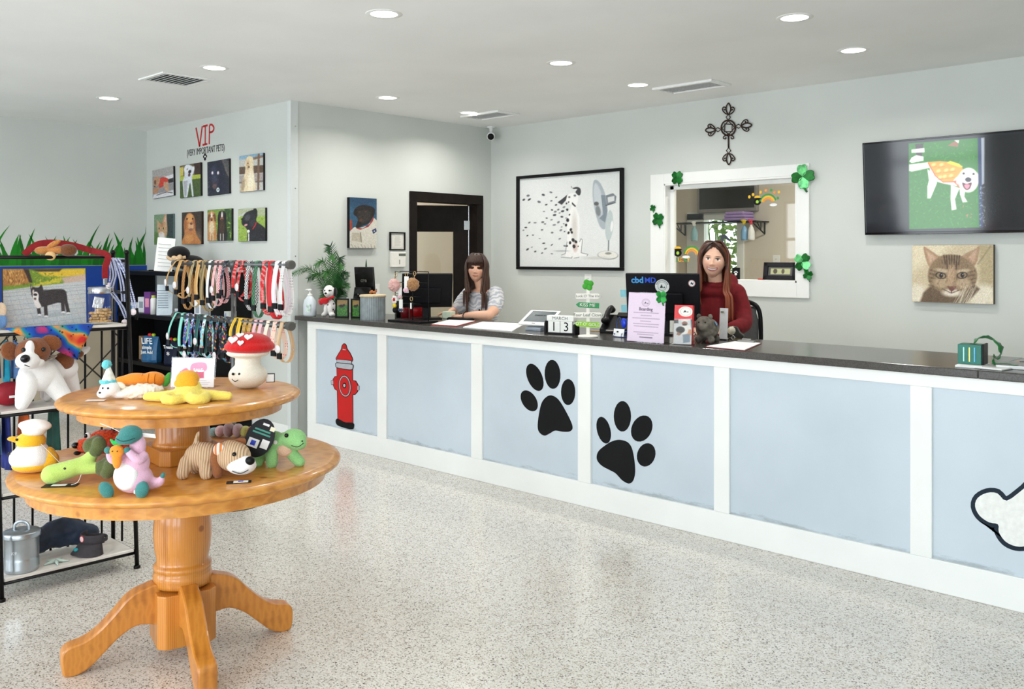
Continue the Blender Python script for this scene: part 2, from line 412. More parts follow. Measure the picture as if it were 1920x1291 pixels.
for i in range(-3, 9):
    for j in range(-6, 8):
        c = ((i+j)*S*.7071+2.7, (i-j)*S*.7071+.1); g = S*.7071-.012
        q = clip([(c[0]+g, c[1]), (c[0], c[1]+g), (c[0]-g, c[1]), (c[0], c[1]-g)], 2.7, YD-.01, .1, .89)
        if len(q) > 2 and abs(sum(q[k-1][0]*q[k][1]-q[k][0]*q[k-1][1] for k in range(len(q)))) > .004:
            MB().prism(q, .014, basis((0, 1, 0), (0, 0, 1), (XE, 0, 0))).obj('tile', tm, wt, bev=.002)
# baseboards
for n, p, q in (('left', (XE, YF, 0), (XE+.014, YD, .1)), ('photo', (XE, YD-.014, 0), (XC-.03, YD, .1)), ('back', (XC, YB-.014, 0), (XW, YB, .1)), ('alcove', (XC, YD+.3, 0), (XC+.014, DY0-.08, .1)), ('right', (XW-.014, YF, 0), (XW, YB, .1)), ('front', (XE, YF, 0), (XW, YF+.014, .1))):
    struct('baseboard_'+n, MB().box2(p, q), P_TRIM, bev=.003)

# door in the alcove wall, opened into the corridor
DKW = M('espresso_wood', (26, 20, 17), .4, var=.2, scale=14)
dr = bpy.data.objects.new('door_1', None); COL.objects.link(dr); dr['kind'] = 'structure'
for p, q in (((DY0-.075, 0), (DY0+.012, DZ-.012)), ((DY1-.012, 0), (DY1+.075, DZ-.012))): MB().box2((XC-T-.02, p[0], p[1]), (XC+.02, q[0], q[1])).obj('jamb', DKW, dr, bev=.004)
MB().box2((XC-T-.02, DY0-.075, DZ-.012), (XC+.02, DY1+.075, DZ+.085)).obj('head', DKW, dr, bev=.004)
lf = bpy.data.objects.new('leaf', None); COL.objects.link(lf); lf.parent = dr
lf.location = (XC-T+.005, DY1-.02, 0); lf.rotation_euler = (0, 0, math.radians(-36))
LW = DY1-DY0-.05
def lbox(n, y0, y1, z0, z1, x0=-.04, x1=0, m=DKW): return MB().box2((x0, -y1, z0), (x1, -y0, z1)).obj(n, m, lf, bev=.003)
lbox('stile', 0, .16, .01, DZ-.02); lbox('stile', LW-.1, LW, .01, DZ-.02); lbox('rail', .16, LW-.1, DZ-.3, DZ-.02); lbox('rail', .16, LW-.1, .01, .3)
lbox('glass', .16, LW-.1, .3, DZ-.3, -.022, -.016, GLASS)
for z in (1.93, 1.1, .25): lbox('hinge', -.02, .045, z-.05, z+.05, 0, .006, CHROME)
lbox('strip', -.012, .0, .02, DZ-.02, -.03, .004, CHROME)
# corridor behind the door
struct('wall_corridor', MB().box2((-8.75, YD+T, 0), (-8.65, 9.9, H)), paint('corridor_paint', (230, 222, 208)))
struct('wall_corridor_end', MB().box2((-8.65, 8.3, 0), (XC-T, 8.4, H)), paint('corridor_paint', (230, 222, 208)))
struct('trim_corridor', MB().box2((-8.65, 6.62, 0), (-8.62, 6.68, H)), M('grey_post', (120, 116, 110), .5))
struct('wall_corridor_side', MB().box2((XC-T, YB+T, 0), (XC, 8.4, H)), paint('corridor_paint', (230, 222, 208)))
# room behind the pass-through window
RB = paint('back_room_paint', (220, 210, 196)); YG = 9.55
gx0, gx1 = onY(1300, 450, YG).x, onY(1387, 450, YG).x; gz0, gz1 = onY(1350, 560, YG).z, onY(1350, 408, YG).z
gz0 = .95
w = MB().box2((-6.9, YG, 0), (gx0, YG+.1, H)).box2((gx1, YG, 0), (XW, YG+.1, H)).box2((gx0, YG, 0), (gx1, YG+.1, gz0)).box2((gx0, YG, gz1), (gx1, YG+.1, H))
struct('wall_grooming_room', w, RB)
struct('wall_grooming_side', MB().box2((-6.9, YB+T, 0), (-6.8, YG, H)), RB)
struct('wall_grooming_end', MB().box2((-.3, YB+T, 0), (-.2, YG, H)), RB)
gw = bpy.data.objects.new('window_8', None); COL.objects.link(gw); gw['kind'] = 'structure'
for p, q in (((gx0-.08, gz0-.06), (gx0+.16, gz1+.06)), ((gx1-.03, gz0-.06), (gx1+.06, gz1+.06)), ((gx0-.08, gz1-.02), (gx1+.06, gz1+.07)), ((gx0-.08, gz0-.06), (gx1+.06, gz0+.02))):
    MB().box2((p[0], YG-.02, p[1]), (q[0], YG+.08, q[1])).obj('frame', P_TRIM, gw, bev=.003)
MB().box2((gx0, YG+.04, gz0), (gx1, YG+.046, gz1)).obj('pane', GLASS, gw)
# clumps of garden leaves outside that window
def leafmat():
    m, nt, b = nodes('hedge_leaves'); L = nt.links.new
    no = N(nt, 'ShaderNodeTexVoronoi', Scale=9.0); tc = N(nt, 'ShaderNodeTexCoord'); L(tc.outputs['Object'], no.inputs['Vector'])
    sp = N(nt, 'ShaderNodeSeparateColor'); L(no.outputs['Color'], sp.inputs[0])
    r = ramp(nt, sp.outputs[0], [(0, rgb(70, 104, 46)), (.5, rgb(104, 138, 66)), (1, rgb(140, 166, 92))]); L(r.outputs[0], b.inputs['Base Color']); b.inputs['Roughness'].default_value = .6
    return m
hm = MB()
for i in range(2600):
    c = Vector((random.uniform(gx0-1.0, gx1+.7), random.uniform(10.4, 10.9), random.uniform(.02, 2.9))); a = random.uniform(0, 6.28); b2 = random.uniform(-.8, .8)
    R = eul(b2, random.uniform(-.6, .6), a); s_ = random.uniform(.03, .075)
    v = [hm._v(c + R @ Vector(p)) for p in ((-s_, 0, 0), (0, 0, -s_*.6), (s_, 0, 0), (0, 0, s_*.6))]; hm.bm.faces.new(v)
for i in range(30):
    x = gx0-1+i*(gx1-gx0+1.7)/29; hm.tube([(x, 10.65, 0), (x+random.uniform(-.1, .1), 10.65, 1.4), (x+random.uniform(-.2, .2), 10.65, 2.8)], .012, 5)
hd = hm.obj('garden_foliage', leafmat()); tag(hd, 'dense green garden leaves outside the grooming room window', 'foliage', kind='stuff')
struct('ground_outside', MB().box2((-11.2, 10.2, -.1), (XW, 12.5, 0)), M('lawn', (96, 124, 62), .9))
# ------------------------------------------------------------------ ceiling fixtures
LAMP = M('lamp_lens', (255, 246, 228), .5, var=0, emit=7)
def downlight(u, v, label, power=11):
    p = onZ(u, v, H)
    t = thing('ceiling_light', label, 'ceiling light', p, 0, 'round recessed ceiling lights')
    MB().lathe([(.078, -.004), (.1, -.003), (.104, -.001), (.104, 0), (.078, 0)], caps=False).obj('trim_ring', WHITE, t, True)
    MB().lathe([(.001, -.002), (.078, -.002), (.078, 0), (.001, 0)]).obj('lens', LAMP, t)
    l = area('lamp_glow', (p.x, p.y, H-.012), (0, 0, 0), .15, .15, power, (1, .965, .91), 'DISK'); l.data.spread = 2.6
lights = [((720, 26), 'bright round ceiling light between the two toy table and counter aisles'), ((402, 127), 'round ceiling light beside the square ceiling vent near the photo wall'),
 ((204, 184), 'round ceiling light by the plain wall with painted grass'), ((727, 183), 'round ceiling light above the astronaut dog picture'),
 ((879, 211), 'round ceiling light beside the vent above the security camera'), ((1052, 118), 'round ceiling light above the framed dalmatian picture'),
 ((1196, 159), 'round ceiling light beside the white vent above the iron cross'), ((1490, 33), 'round ceiling light out over the counter aisle toward the television'),
 ((1600, 94), 'round ceiling light in front of the television wall')]
lights[0] = ((720, 26), 'round ceiling light over the open floor, farthest out from the walls')
for (u, v), lb in lights: downlight(u, v, lb)
DARK = M('vent_dark', (60, 62, 62), .8)
def vent(u, v, label, sx, sy, n, drop=.012, ax=0):
    t = thing('ceiling_vent', label, 'vent', onZ(u, v, H), 0)
    fw = .035
    for c, d in (((0, sy/2-fw/2), (sx, fw)), ((0, -sy/2+fw/2), (sx, fw)), ((sx/2-fw/2, 0), (fw, sy-2*fw)), ((-sx/2+fw/2, 0), (fw, sy-2*fw))):
        bx('frame', (c[0], c[1], -drop/2), (d[0], d[1], drop), WHITE, t, .003)
    bx('duct', (0, 0, -.001), (sx-2*fw, sy-2*fw, .002), DARK, t, 0)
    for i in range(n):
        y = -sy/2+fw+(i+.5)*(sy-2*fw)/n
        bx('slat', (0, y, -.007), (sx-2*fw, (sy-2*fw)/n*.62, .002), WHITE, t, 0, eul(.6))
    return t
vent(331, 148, 'square white ceiling vent with fine slats near the photo wall', .42, .42, 9)
vent(918, 214.5, 'rectangular white ceiling vent above the security camera', .52, .3, 6, .02)
vent(1296, 161, 'rectangular white ceiling vent above the iron cross', .56, .3, 6, .02)
# security camera in the alcove corner
p = Vector((XC+.12, YB-.12, H))
t = thing('security_camera', 'small white ceiling security camera with black round lens in the alcove corner', 'camera', p)
MB().lathe([(.045, 0), (.045, -.012), (.02, -.02), (.016, -.06)]).obj('mount', WHITE, t, True)
d = (EYE+Vector((-.5, 0, -1))-p).normalized(); c = Vector((0, 0, -.1))
MB().tube([c-d*.05, c-d*.045, c+d*.055, c+d*.06], [.03, .042, .042, .036], 20).obj('body', WHITE, t, True)
MB().cyl(c+d*.058, c+d*.066, .034).obj('lens', BLACK, t, True)
# fittings on the walls
def plate(name, label, cat, T4, w, h, slots):
    t = thing(name, label, cat, M4=T4)
    bx('plate', (0, 0, .003), (w, h, .006), WHITE, t, .002)
    for (x, y, a, b) in slots: bx('slot', (x, y, .006), (a, b, .003), M('slot_grey', (120, 118, 114), .6), t, 0)
sl = [(-.008, .022, .003, .012), (.008, .022, .003, .012), (-.008, -.018, .003, .012), (.008, -.018, .003, .012)]
plate('wall_outlet', 'white wall outlet plate under the framed dalmatian picture', 'outlet', wallB(onY(1103, 526, YB)), .085, .13, sl)
plate('wall_outlet', 'white wall outlet plate on the far wall of the grooming room', 'outlet', wallB(onY(1456, 489, YG)), .085, .13, sl)
plate('light_switch', 'white switch plate beside the biscuit jar in the alcove', 'switch', wallC(onX(705, 544, XC)), .08, .12, [(0, 0, .012, .03)])
# alarm keypad and the certificate above it
t = thing('alarm_keypad', 'white alarm keypad with small grey display beside the dark door', 'keypad', M4=wallC(onX(744, 486, XC)))
bx('case', (0, 0, .014), (.185, .15, .028), M('keypad_white', (236, 234, 226), .45, var=.02), t, .006)
bx('display', (.045, .045, .0285), (.085, .024, .002), M('lcd_grey', (92, 98, 90), .3), t, 0)
bx('button', (.012, -.025, .0285), (.008, .045, .002), M('slot_grey', (120, 118, 114), .6), t, 0)
bx('flap', (0, -.07, .02), (.16, .006, .02), WHITE, t, .002)
t = thing('certificate_frame', 'thin black frame with a printed white certificate beside the dark door', 'picture frame', M4=wallC(onX(744, 452, XC)))
for c, d in (((0, .083), (.19, .012)), ((0, -.083), (.19, .012)), ((.089, 0), (.012, .154)), ((-.089, 0), (.012, .154))): bx('frame', (c[0], c[1], .01), (d[0], d[1], .02), BLACK, t, .002)
bx('mat_board', (0, 0, .004), (.17, .156, .006), M('mat_board', (214, 212, 204), .7), t, 0)
pc = Pic(((0, 0), (100, 0), (100, 90), (0, 90)), 60, (226, 224, 216), 1.1)
for k in range(11): pc.line((120, 118, 112), [(18+random.uniform(0, 14), 12+k*6.6), (82-random.uniform(0, 14), 12+k*6.6)], 1.5, a=.7)
pc.obj('certificate', .14, .126, GLOSSP, t, .0085)
# ------------------------------------------------------------------ reception counter
XL = onY(576, 700, YC).x; XR = -.1
CT = thing('reception_counter', 'long white reception counter with pale blue panels painted with paws and hydrant', 'counter', (XL, YC, 0))
BLUEP = None
def panelmat():
    m, nt, b = nodes('scuffed_blue_panel'); L = nt.links.new
    tc = N(nt, 'ShaderNodeTexCoord'); no = N(nt, 'ShaderNodeTexNoise', Scale=1.6, Detail=4.0); L(tc.outputs['Object'], no.inputs['Vector'])
    r = ramp(nt, no.outputs['Fac'], [(.3, rgb(190, 202, 211)), (.7, rgb(201, 212, 221))])
    n2 = N(nt, 'ShaderNodeTexNoise', Scale=9.0, Detail=6.0, Roughness=.75); mp = N(nt, 'ShaderNodeMapping'); mp.inputs['Scale'].default_value = (.5, 1, 2.2)
    L(tc.outputs['Object'], mp.inputs[0]); L(mp.outputs[0], n2.inputs['Vector'])
    sp = N(nt, 'ShaderNodeSeparateXYZ'); L(tc.outputs['Object'], sp.inputs[0])
    mr = N(nt, 'ShaderNodeMapRange'); L(sp.outputs[2], mr.inputs[0]); mr.inputs[1].default_value = .16; mr.inputs[2].default_value = .24; mr.inputs[3].default_value = .30; mr.inputs[4].default_value = -.2
    ad = N(nt, 'ShaderNodeMath', operation='ADD'); L(n2.outputs[0], ad.inputs[0]); L(mr.outputs[0], ad.inputs[1])
    r2 = ramp(nt, ad.outputs[0], [(.70, (0, 0, 0)), (.86, (.55, .55, .55))])
    mx = N(nt, 'ShaderNodeMix', data_type='RGBA'); L(r2.outputs[0], mx.inputs[0]); L(r.outputs[0], mx.inputs[6]); mx.inputs[7].default_value = (*rgb(128, 136, 138), 1)
    L(mx.outputs[2], b.inputs['Base Color']); b.inputs['Roughness'].default_value = .45
    return m
PANEL = panelmat()
px = lambda u, v=700: onY(u, v, YC).x - XL
st = [(576, 592), (707, 724), (883, 903.5), (1083, 1107), (1338, 1367), (1706, 1747)]
st = [(px(a), px(b)) for a, b in st]
pitch = st[5][0]-st[4][0]; w6 = st[5][1]-st[5][0]
st += [(st[5][0]+pitch, st[5][1]+pitch), (XR-XL-w6, XR-XL)]
ZP0 = onY(592, 795, YC).z; ZP1 = onY(592, 616, YC).z; ZT = ZC-.04
ZP0 = .155
W = XR-XL
bx('carcass', (W/2, .34, ZT/2), (W-.02, .5, ZT), M('carcass_white', (225, 226, 224), .6), CT, 0)
bx('base_rail', (W/2, .05, ZP0/2), (W, .1, ZP0), P_TRIM, CT, .004)
bx('top_rail', (W/2, .05, (ZP1+ZT)/2), (W, .1, ZT-ZP1), P_TRIM, CT, .003)
for a, b in st: bx('stile', ((a+b)/2, .05, (ZP0+ZP1)/2), (b-a, .1, ZP1-ZP0), P_TRIM, CT, .003)
for (a, b), (c, d) in zip(st, st[1:]): bx('panel', ((b+c)/2, .056, (ZP0+ZP1)/2), (c-b, .08, ZP1-ZP0), PANEL, CT, 0)
# worktop: dark quartz in two lengths with a seam
def quartz():
    m, nt, b = nodes('dark_quartz'); L = nt.links.new
    tc = N(nt, 'ShaderNodeTexCoord'); v = N(nt, 'ShaderNodeTexNoise', Scale=180.0, Detail=4.0); L(tc.outputs['Object'], v.inputs['Vector'])
    r = ramp(nt, v.outputs[0], [(.35, rgb(56, 53, 50)), (.65, rgb(78, 74, 70))]); L(r.outputs[0], b.inputs['Base Color']); b.inputs['Roughness'].default_value = .2
    return m
wt = thing('counter_top', 'dark grey quartz worktop lying along the reception counter', 'worktop', (XL-.12, YC, ZC))
seam = onY(1836, 700, YC).x-(XL-.12); W2 = XR-XL+.2; Q = quartz()
xa = XC-.0-(XL-.12)+.012
for a, b in ((xa, seam-.0003), (seam+.0003, W2)):
    bx('slab', ((a+b)/2, .345, -.02), (b-a, .73, .04), Q, wt, .005)
# painted motifs lie flat on the panels
CF = YC+.016
def flat(name, pts, mat, parent, lift=0, th=.0012):
    q = [onY(u, v, CF) for u, v in pts]; o = parent.location+CT.location
    return MB().prism([(p.x-o.x, p.z-o.z) for p in q], th, Matrix.Translation((0, CF-o.y-lift, 0)) @ Matrix.Rotation(PI/2, 4, 'X')).obj(name, mat, parent)
INK = M('black_paint', (14, 14, 16), .45, var=.15, scale=6); RED = M('hydrant_red', (196, 14, 12), .45, var=.06, scale=4); GREYP = M('hydrant_grey', (176, 180, 186), .5)
z3 = crop(880, 620, 3.587)
def ellipse(cx, cy, rx, ry, rot, n=22):
    c, s_ = math.cos(math.radians(rot)), math.sin(math.radians(rot))
    return [(cx+rx*math.cos(t)*c-ry*math.sin(t)*s_, cy+rx*math.cos(t)*s_+ry*math.sin(t)*c) for t in (2*PI*i/n for i in range(n))]
def motif(name, label, u, v):
    o = bpy.data.objects.new(name, None); COL.objects.link(o); o.parent = CT; o.location = onY(u, v, CF)-CT.location; o['label'] = label; return o
t = motif('painted_paw_print', 'black painted paw print on the blue panel beside the blank panel left of it', 1030, 745)
t['label'] = 'black painted paw print with its toes leaning toward the hydrant panel, on the counter'
for e in ((441, 312, 50, 97, -22), (560, 292, 53, 98, -3), (665, 411, 48, 88, 0), (403, 470, 48, 78, -32)):
    flat('toe', [z3(*q) for q in ellipse(*e)], INK, t)
flat('pad', [z3(*q) for q in curved([(545, 433), (600, 462), (660, 560), (694, 640), (680, 674), (630, 678), (578, 670), (540, 690), (505, 704), (470, 680), (460, 630), (476, 520), (500, 462)])], INK, t)
t = motif('painted_paw_print', 'black painted paw print with its pad tilting down toward the bone, on the counter', 1172, 830)
for e in ((904, 667, 45, 92, -14), (1030, 574, 58, 103, 0), (1160, 656, 68, 92, 24), (1190, 833, 61, 80, 16)):
    flat('toe', [z3(*q) for q in ellipse(*e)], INK, t)
flat('pad', [z3(*q) for q in curved([(1015, 732), (1070, 752), (1100, 810), (1116, 930), (1105, 1000), (1075, 1026), (1030, 1005), (985, 958), (950, 938), (890, 905), (858, 862), (868, 810), (920, 765), (965, 740)])], INK, t)
# hydrant
h = crop(520, 570, 3.9125)
t = motif('painted_fire_hydrant', 'red painted fire hydrant with grey bands and black outline on the counter', 648, 725)
body = [(438, 470), (552, 478), (552, 560), (575, 565), (590, 590), (588, 640), (570, 660), (553, 662), (555, 880), (446, 860), (442, 632), (425, 620), (412, 590), (412, 550), (425, 532), (440, 530)]
cap = curved([(440, 408), (446, 375), (470, 335), (478, 305), (490, 292), (503, 300), (512, 330), (535, 365), (547, 418)], 4)
def outl(pts, k=5.0):
    cx = sum(p[0] for p in pts)/len(pts); cy = sum(p[1] for p in pts)/len(pts); out = []
    n = len(pts)
    ar = sum(pts[i-1][0]*pts[i][1]-pts[i][0]*pts[i-1][1] for i in range(n)); sg = 1 if ar > 0 else -1
    for i in range(n):
        a, b, c = Vector(pts[i-1]), Vector(pts[i]), Vector(pts[(i+1) % n]); d1 = (b-a).normalized(); d2 = (c-b).normalized()
        m_ = d1+d2; m_ = m_.normalized() if m_.length > 1e-4 else d1; nrm = Vector((m_.y, -m_.x))*sg
        out.append(tuple(b+nrm*k))
    return out
def hy(n, pts, m, lift): flat(n, [h(*q) for q in pts], m, t, lift)
hy('outline', outl(body), INK, 0); hy('barrel', body, RED, .001)
hy('outline', outl(cap), INK, 0); hy('bonnet', cap, RED, .001)
b1 = [(441, 405), (545, 415), (547, 436), (440, 426)]; b2 = curved([(438, 432), (490, 436), (550, 443), (556, 460), (545, 478), (490, 472), (440, 462), (432, 445)], 4)
hy('outline', outl(b1, 4), INK, .002); hy('band', b1, GREYP, .003); hy('outline', outl(b2), INK, .002); hy('band', b2, GREYP, .003)
bs = curved([(440, 838), (470, 850), (500, 865), (550, 868), (566, 880), (562, 910), (545, 917), (500, 908), (445, 888), (430, 860)], 4); hy('foot', bs, INK, .003)
hy('outline', ellipse(498, 600, 46, 82, -6), INK, .002); hy('ring', ellipse(498, 600, 42, 77, -6), GREYP, .003); hy('outline', ellipse(498, 600, 36, 69, -6), INK, .004); hy('disc', ellipse(498, 600, 34, 66, -6), RED, .005)
hy('outline', ellipse(497, 595, 14, 20, 0), INK, .006); hy('bolt', ellipse(497, 595, 8, 12, 0), GREYP, .007)
for q in ([(396, 562), (410, 560), (412, 586), (398, 588)], [(588, 598), (600, 600), (600, 628), (588, 630)]): hy('outline', outl(q, 4), INK, 0); hy('nozzle', q, GREYP, .001)
hy('nut', [(482, 328), (504, 331), (504, 337), (482, 334)], GREYP, .003)
# bone
k = crop(1320, 660, 2.5817)
t = motif('painted_bone', 'white painted dog bone with thick dark outline on the end panel of the counter', 1900, 970)
bone = [(1466, 718), (1420, 682), (1370, 680), (1325, 705), (1313, 745), (1335, 790), (1380, 822), (1424, 832), (1428, 870), (1460, 915), (1510, 938), (1560, 936), (1610, 905), (1640, 850), (1800, 755), (1860, 790), (1930, 775), (1960, 720), (1935, 660), (1890, 640), (1880, 590), (1830, 545), (1770, 550), (1730, 600), (1735, 630), (1600, 620), (1548, 660)]
bone = curved(bone, 3)
flat('outline', [k(*q) for q in outl(bone, 22)], M('bone_outline', (30, 42, 54), .45), t)
flat('bone', [k(*q) for q in bone], M('bone_white', (233, 234, 230), .45), t, .001)
# ------------------------------------------------------------------ pictures and things on the walls
def proj(p):
    d = Vector(p)-EYE; k = d.dot(FW); return (CX+F*d.dot(RT)/k, HY-F*d.z/k)
def wallquad(quad, cr, wall, plane):
    q = [(onY if wall == 'B' else onX)(*cr(*p), plane) for p in quad]
    ax = (lambda v: v.x) if wall == 'B' else (lambda v: v.y)
    w = (ax(q[1])+ax(q[2])-ax(q[0])-ax(q[3]))/2; h = (q[0].z+q[1].z-q[2].z-q[3].z)/2
    c = (q[0]+q[1]+q[2]+q[3])/4
    return c, w, h
def canvas(label, quad, cr, pic, wall='B', plane=None, depth=.035, tilt=0, group=None, edge=(40, 40, 42), name='canvas_print'):
    out = -depth if wall == 'B' else depth
    c, w, h = wallquad(quad, cr, wall, plane+out)
    if wall == 'B': c.y = plane
    else: c.x = plane
    T4 = (wallB(c) if wall == 'B' else wallC(c)) @ Matrix.Rotation(math.radians(tilt), 4, 'Z')
    t = thing(name, label, 'picture', M4=T4, group=group)
    bx('canvas_block', (0, 0, depth/2), (w, h, depth-.001), M('canvas_edge_%d_%d_%d' % edge, edge, .7), t, .002)
    pic.obj('print', w-.002, h-.002, PRINT, t, depth)
    return t
v4 = crop(250, 200, 4.61); VG = 'canvas pet photographs on the photo wall'
def vip(label, quad, bg, n=70, edge=(40, 40, 42), tilt=0):
    p = Pic(quad, n, bg, .9)
    def fin(): p.noise(7, 2, 3); canvas(label, quad, v4, p, "B", YD, .022, tilt, VG, edge)
    return p, fin
# tan dog in a red vest
q = ((158, 552), (343, 512), (352, 766), (172, 796)); p, fin = vip('canvas photo of a tan dog in a red vest on a grey couch', q, (150, 148, 150), tilt=2)
p.poly((176, 172, 170), [(150, 540), (350, 500), (350, 600), (150, 610)], 8); p.poly((235, 232, 235), [(260, 610), (350, 580), (350, 660), (270, 650)], 6); p.poly((224, 222, 226), [(180, 760), (350, 720), (355, 780), (170, 800)], 8)
p.poly((214, 60, 44), [(222, 628), (262, 610), (300, 625), (298, 660), (240, 700), (222, 690)], 5, cur=True); p.ell((196, 150, 116), 200, 645, 30, 42, 10, 6); p.ell((120, 78, 60), 188, 655, 10, 20, 0, 5); p.poly((200, 158, 126), [(262, 650), (300, 650), (312, 730), (290, 735), (262, 690)], 6); p.poly((190, 140, 105), [(175, 700), (230, 700), (210, 750), (168, 750)], 8); p.poly((30, 28, 32), [(300, 630), (345, 615), (348, 655), (305, 660)], 6); p.line((20, 20, 24), [(205, 765), (290, 738), (340, 745)], 5); p.ell((70, 50, 45), 185, 690, 7, 5); fin()
# white poodle standing
q = ((397, 505), (578, 487), (585, 772), (408, 787)); p, fin = vip('canvas photo of a curly white dog standing on green grass', q, (70, 92, 44), tilt=1)
p.poly((112, 96, 70), [(390, 495), (585, 480), (585, 600), (395, 615)], 6); p.poly((214, 200, 96), [(395, 520), (430, 515), (430, 590), (395, 600)], 8); p.poly((60, 40, 34), [(520, 490), (580, 485), (582, 590), (530, 590)], 8); p.poly((176, 190, 70), [(395, 600), (585, 590), (585, 625), (395, 640)], 6)
p.poly((222, 228, 236), [(440, 520), (470, 500), (512, 520), (522, 570), (508, 620), (525, 775), (512, 775), (492, 660), (470, 778), (442, 778), (432, 700), (426, 640), (440, 600)], 6, cur=True); p.ell((238, 240, 246), 466, 535, 30, 38, 10, 8); p.ell((236, 238, 242), 512, 550, 14, 34, 15, 6); p.ell((30, 26, 34), 487, 562, 13, 16, 20, 4); p.ell((90, 50, 60), 483, 590, 10, 14, 10, 5); p.ell((24, 22, 30), 464, 538, 5, 5); p.poly((150, 150, 158), [(432, 640), (470, 640), (462, 775), (446, 775)], 8, .6); fin()
# black dog close up
q = ((632, 477), (822, 450), (833, 745), (648, 773)); p, fin = vip('canvas close-up photo of a black dog looking up with a round tag', q, (38, 40, 54), tilt=1)
for i in range(9): p.line((150, 140, 130), [(760+i*9, 452+i*3), (800+i*9, 560+i*18)], 5, 4, .6)
p.poly((30, 34, 52), [(645, 500), (700, 470), (760, 480), (790, 560), (800, 760), (650, 770), (640, 640)], 12, cur=True); p.ell((52, 60, 88), 690, 560, 30, 60, 10, 22, .7); p.ell((66, 72, 100), 705, 640, 26, 50, 0, 20, .6)
for x in (683, 733): p.ell((150, 150, 160), x, 573, 11, 17, 0, 4); p.ell((236, 226, 230), x-1, 572, 6, 11)
p.ell((96, 74, 78), 708, 690, 20, 22, 0, 10); p.ell((60, 52, 60), 705, 660, 14, 12, 0, 6); p.ell((226, 236, 238), 737, 719, 13, 19, 0, 3); p.ell((60, 120, 120), 738, 718, 6, 9); p.dabs([(120, 120, 140)], 12, (645, 640, 660, 760), 6); fin()
# cream dog sitting by a fence
q = ((912, 418), (1120, 408), (1124, 720), (918, 738)); p, fin = vip('canvas photo of a cream dog sitting before a wooden fence', q, (196, 196, 190))
p.poly((138, 176, 200), [(905, 410), (1125, 400), (1125, 436), (905, 450)], 10); p.poly((96, 76, 62), [(910, 515), (1124, 510), (1124, 575), (910, 580)], 6); p.poly((130, 108, 88), [(1030, 440), (1124, 425), (1124, 445), (1035, 462)], 5); p.poly((168, 160, 156), [(910, 590), (1124, 580), (1124, 640), (910, 650)], 6); p.poly((120, 110, 106), [(910, 648), (1124, 640), (1124, 655), (910, 662)], 5); p.poly((120, 92, 72), [(1075, 410), (1092, 410), (1092, 720), (1075, 720)], 5)
p.poly((232, 214, 178), [(968, 470), (985, 432), (1010, 425), (1035, 445), (1042, 540), (1050, 620), (1058, 728), (935, 735), (945, 640), (968, 560)], 8, cur=True); p.ell((150, 128, 104), 950, 680, 18, 60, 8, 14, .7); p.ell((250, 240, 214), 1020, 640, 26, 80, 0, 18, .8); p.ell((210, 180, 140), 990, 500, 14, 44, 0, 10); p.ell((90, 66, 50), 992, 487, 6, 6); p.ell((120, 86, 66), 1000, 520, 9, 9, 0, 4); fin()
# kitten
q = ((180, 933), (344, 925), (344, 1185), (180, 1197)); p, fin = vip('canvas photo of a ginger and white kitten with big ears', q, (122, 152, 118), edge=(90, 110, 110))
p.poly((44, 60, 62), [(292, 925), (346, 925), (346, 1130), (292, 1130)], 8); p.ell((96, 130, 70), 205, 1140, 40, 60, 0, 20); p.poly((206, 160, 120), [(250, 1010), (262, 960), (284, 920), (292, 990), (296, 1050), (290, 1110), (252, 1130), (218, 1100), (206, 1040), (210, 975), (226, 1000)], 6, cur=True); p.poly((226, 180, 160), [(266, 990), (282, 935), (288, 1000)], 5); p.ell((238, 232, 226), 245, 1110, 26, 30, 0, 10); p.ell((236, 230, 226), 262, 1160, 30, 40, 0, 12); p.poly((176, 122, 82), [(236, 1000), (262, 1000), (258, 1040), (240, 1040)], 8, .7)
for x, y in ((224, 1052), (262, 1050)): p.ell((206, 214, 150), x, y, 9, 12, 0, 3); p.ell((20, 24, 22), x, y, 5, 10)
p.ell((210, 130, 120), 240, 1090, 6, 5); p.ell((90, 120, 150), 255, 1185, 30, 14, 0, 8); fin()
# golden dog
q = ((420, 912), (590, 905), (592, 1190), (418, 1185)); p, fin = vip('canvas portrait photo of a golden brown dog on dark brown', q, (58, 44, 38), edge=(52, 36, 30))
p.ell((170, 150, 130), 560, 1130, 30, 60, 0, 30, .5); p.poly((204, 134, 78), [(448, 960), (470, 922), (505, 925), (528, 960), (535, 1050), (548, 1110), (582, 1190), (420, 1190), (440, 1100), (436, 1010)], 8, cur=True); p.ell((226, 164, 100), 488, 960, 26, 38, 0, 16); p.ell((176, 106, 60), 450, 1010, 12, 50, 6, 10); p.ell((172, 100, 56), 524, 1010, 12, 46, -6, 10); p.ell((224, 176, 130), 497, 1030, 24, 30, 0, 10); p.ell((120, 70, 56), 500, 1008, 12, 10, 0, 4); p.ell((150, 100, 84), 498, 1060, 18, 12, 0, 6)
for x in (464, 512): p.ell((40, 24, 18), x, 966, 7, 8)
p.ell((232, 166, 100), 480, 1140, 40, 40, 0, 20, .7); fin()
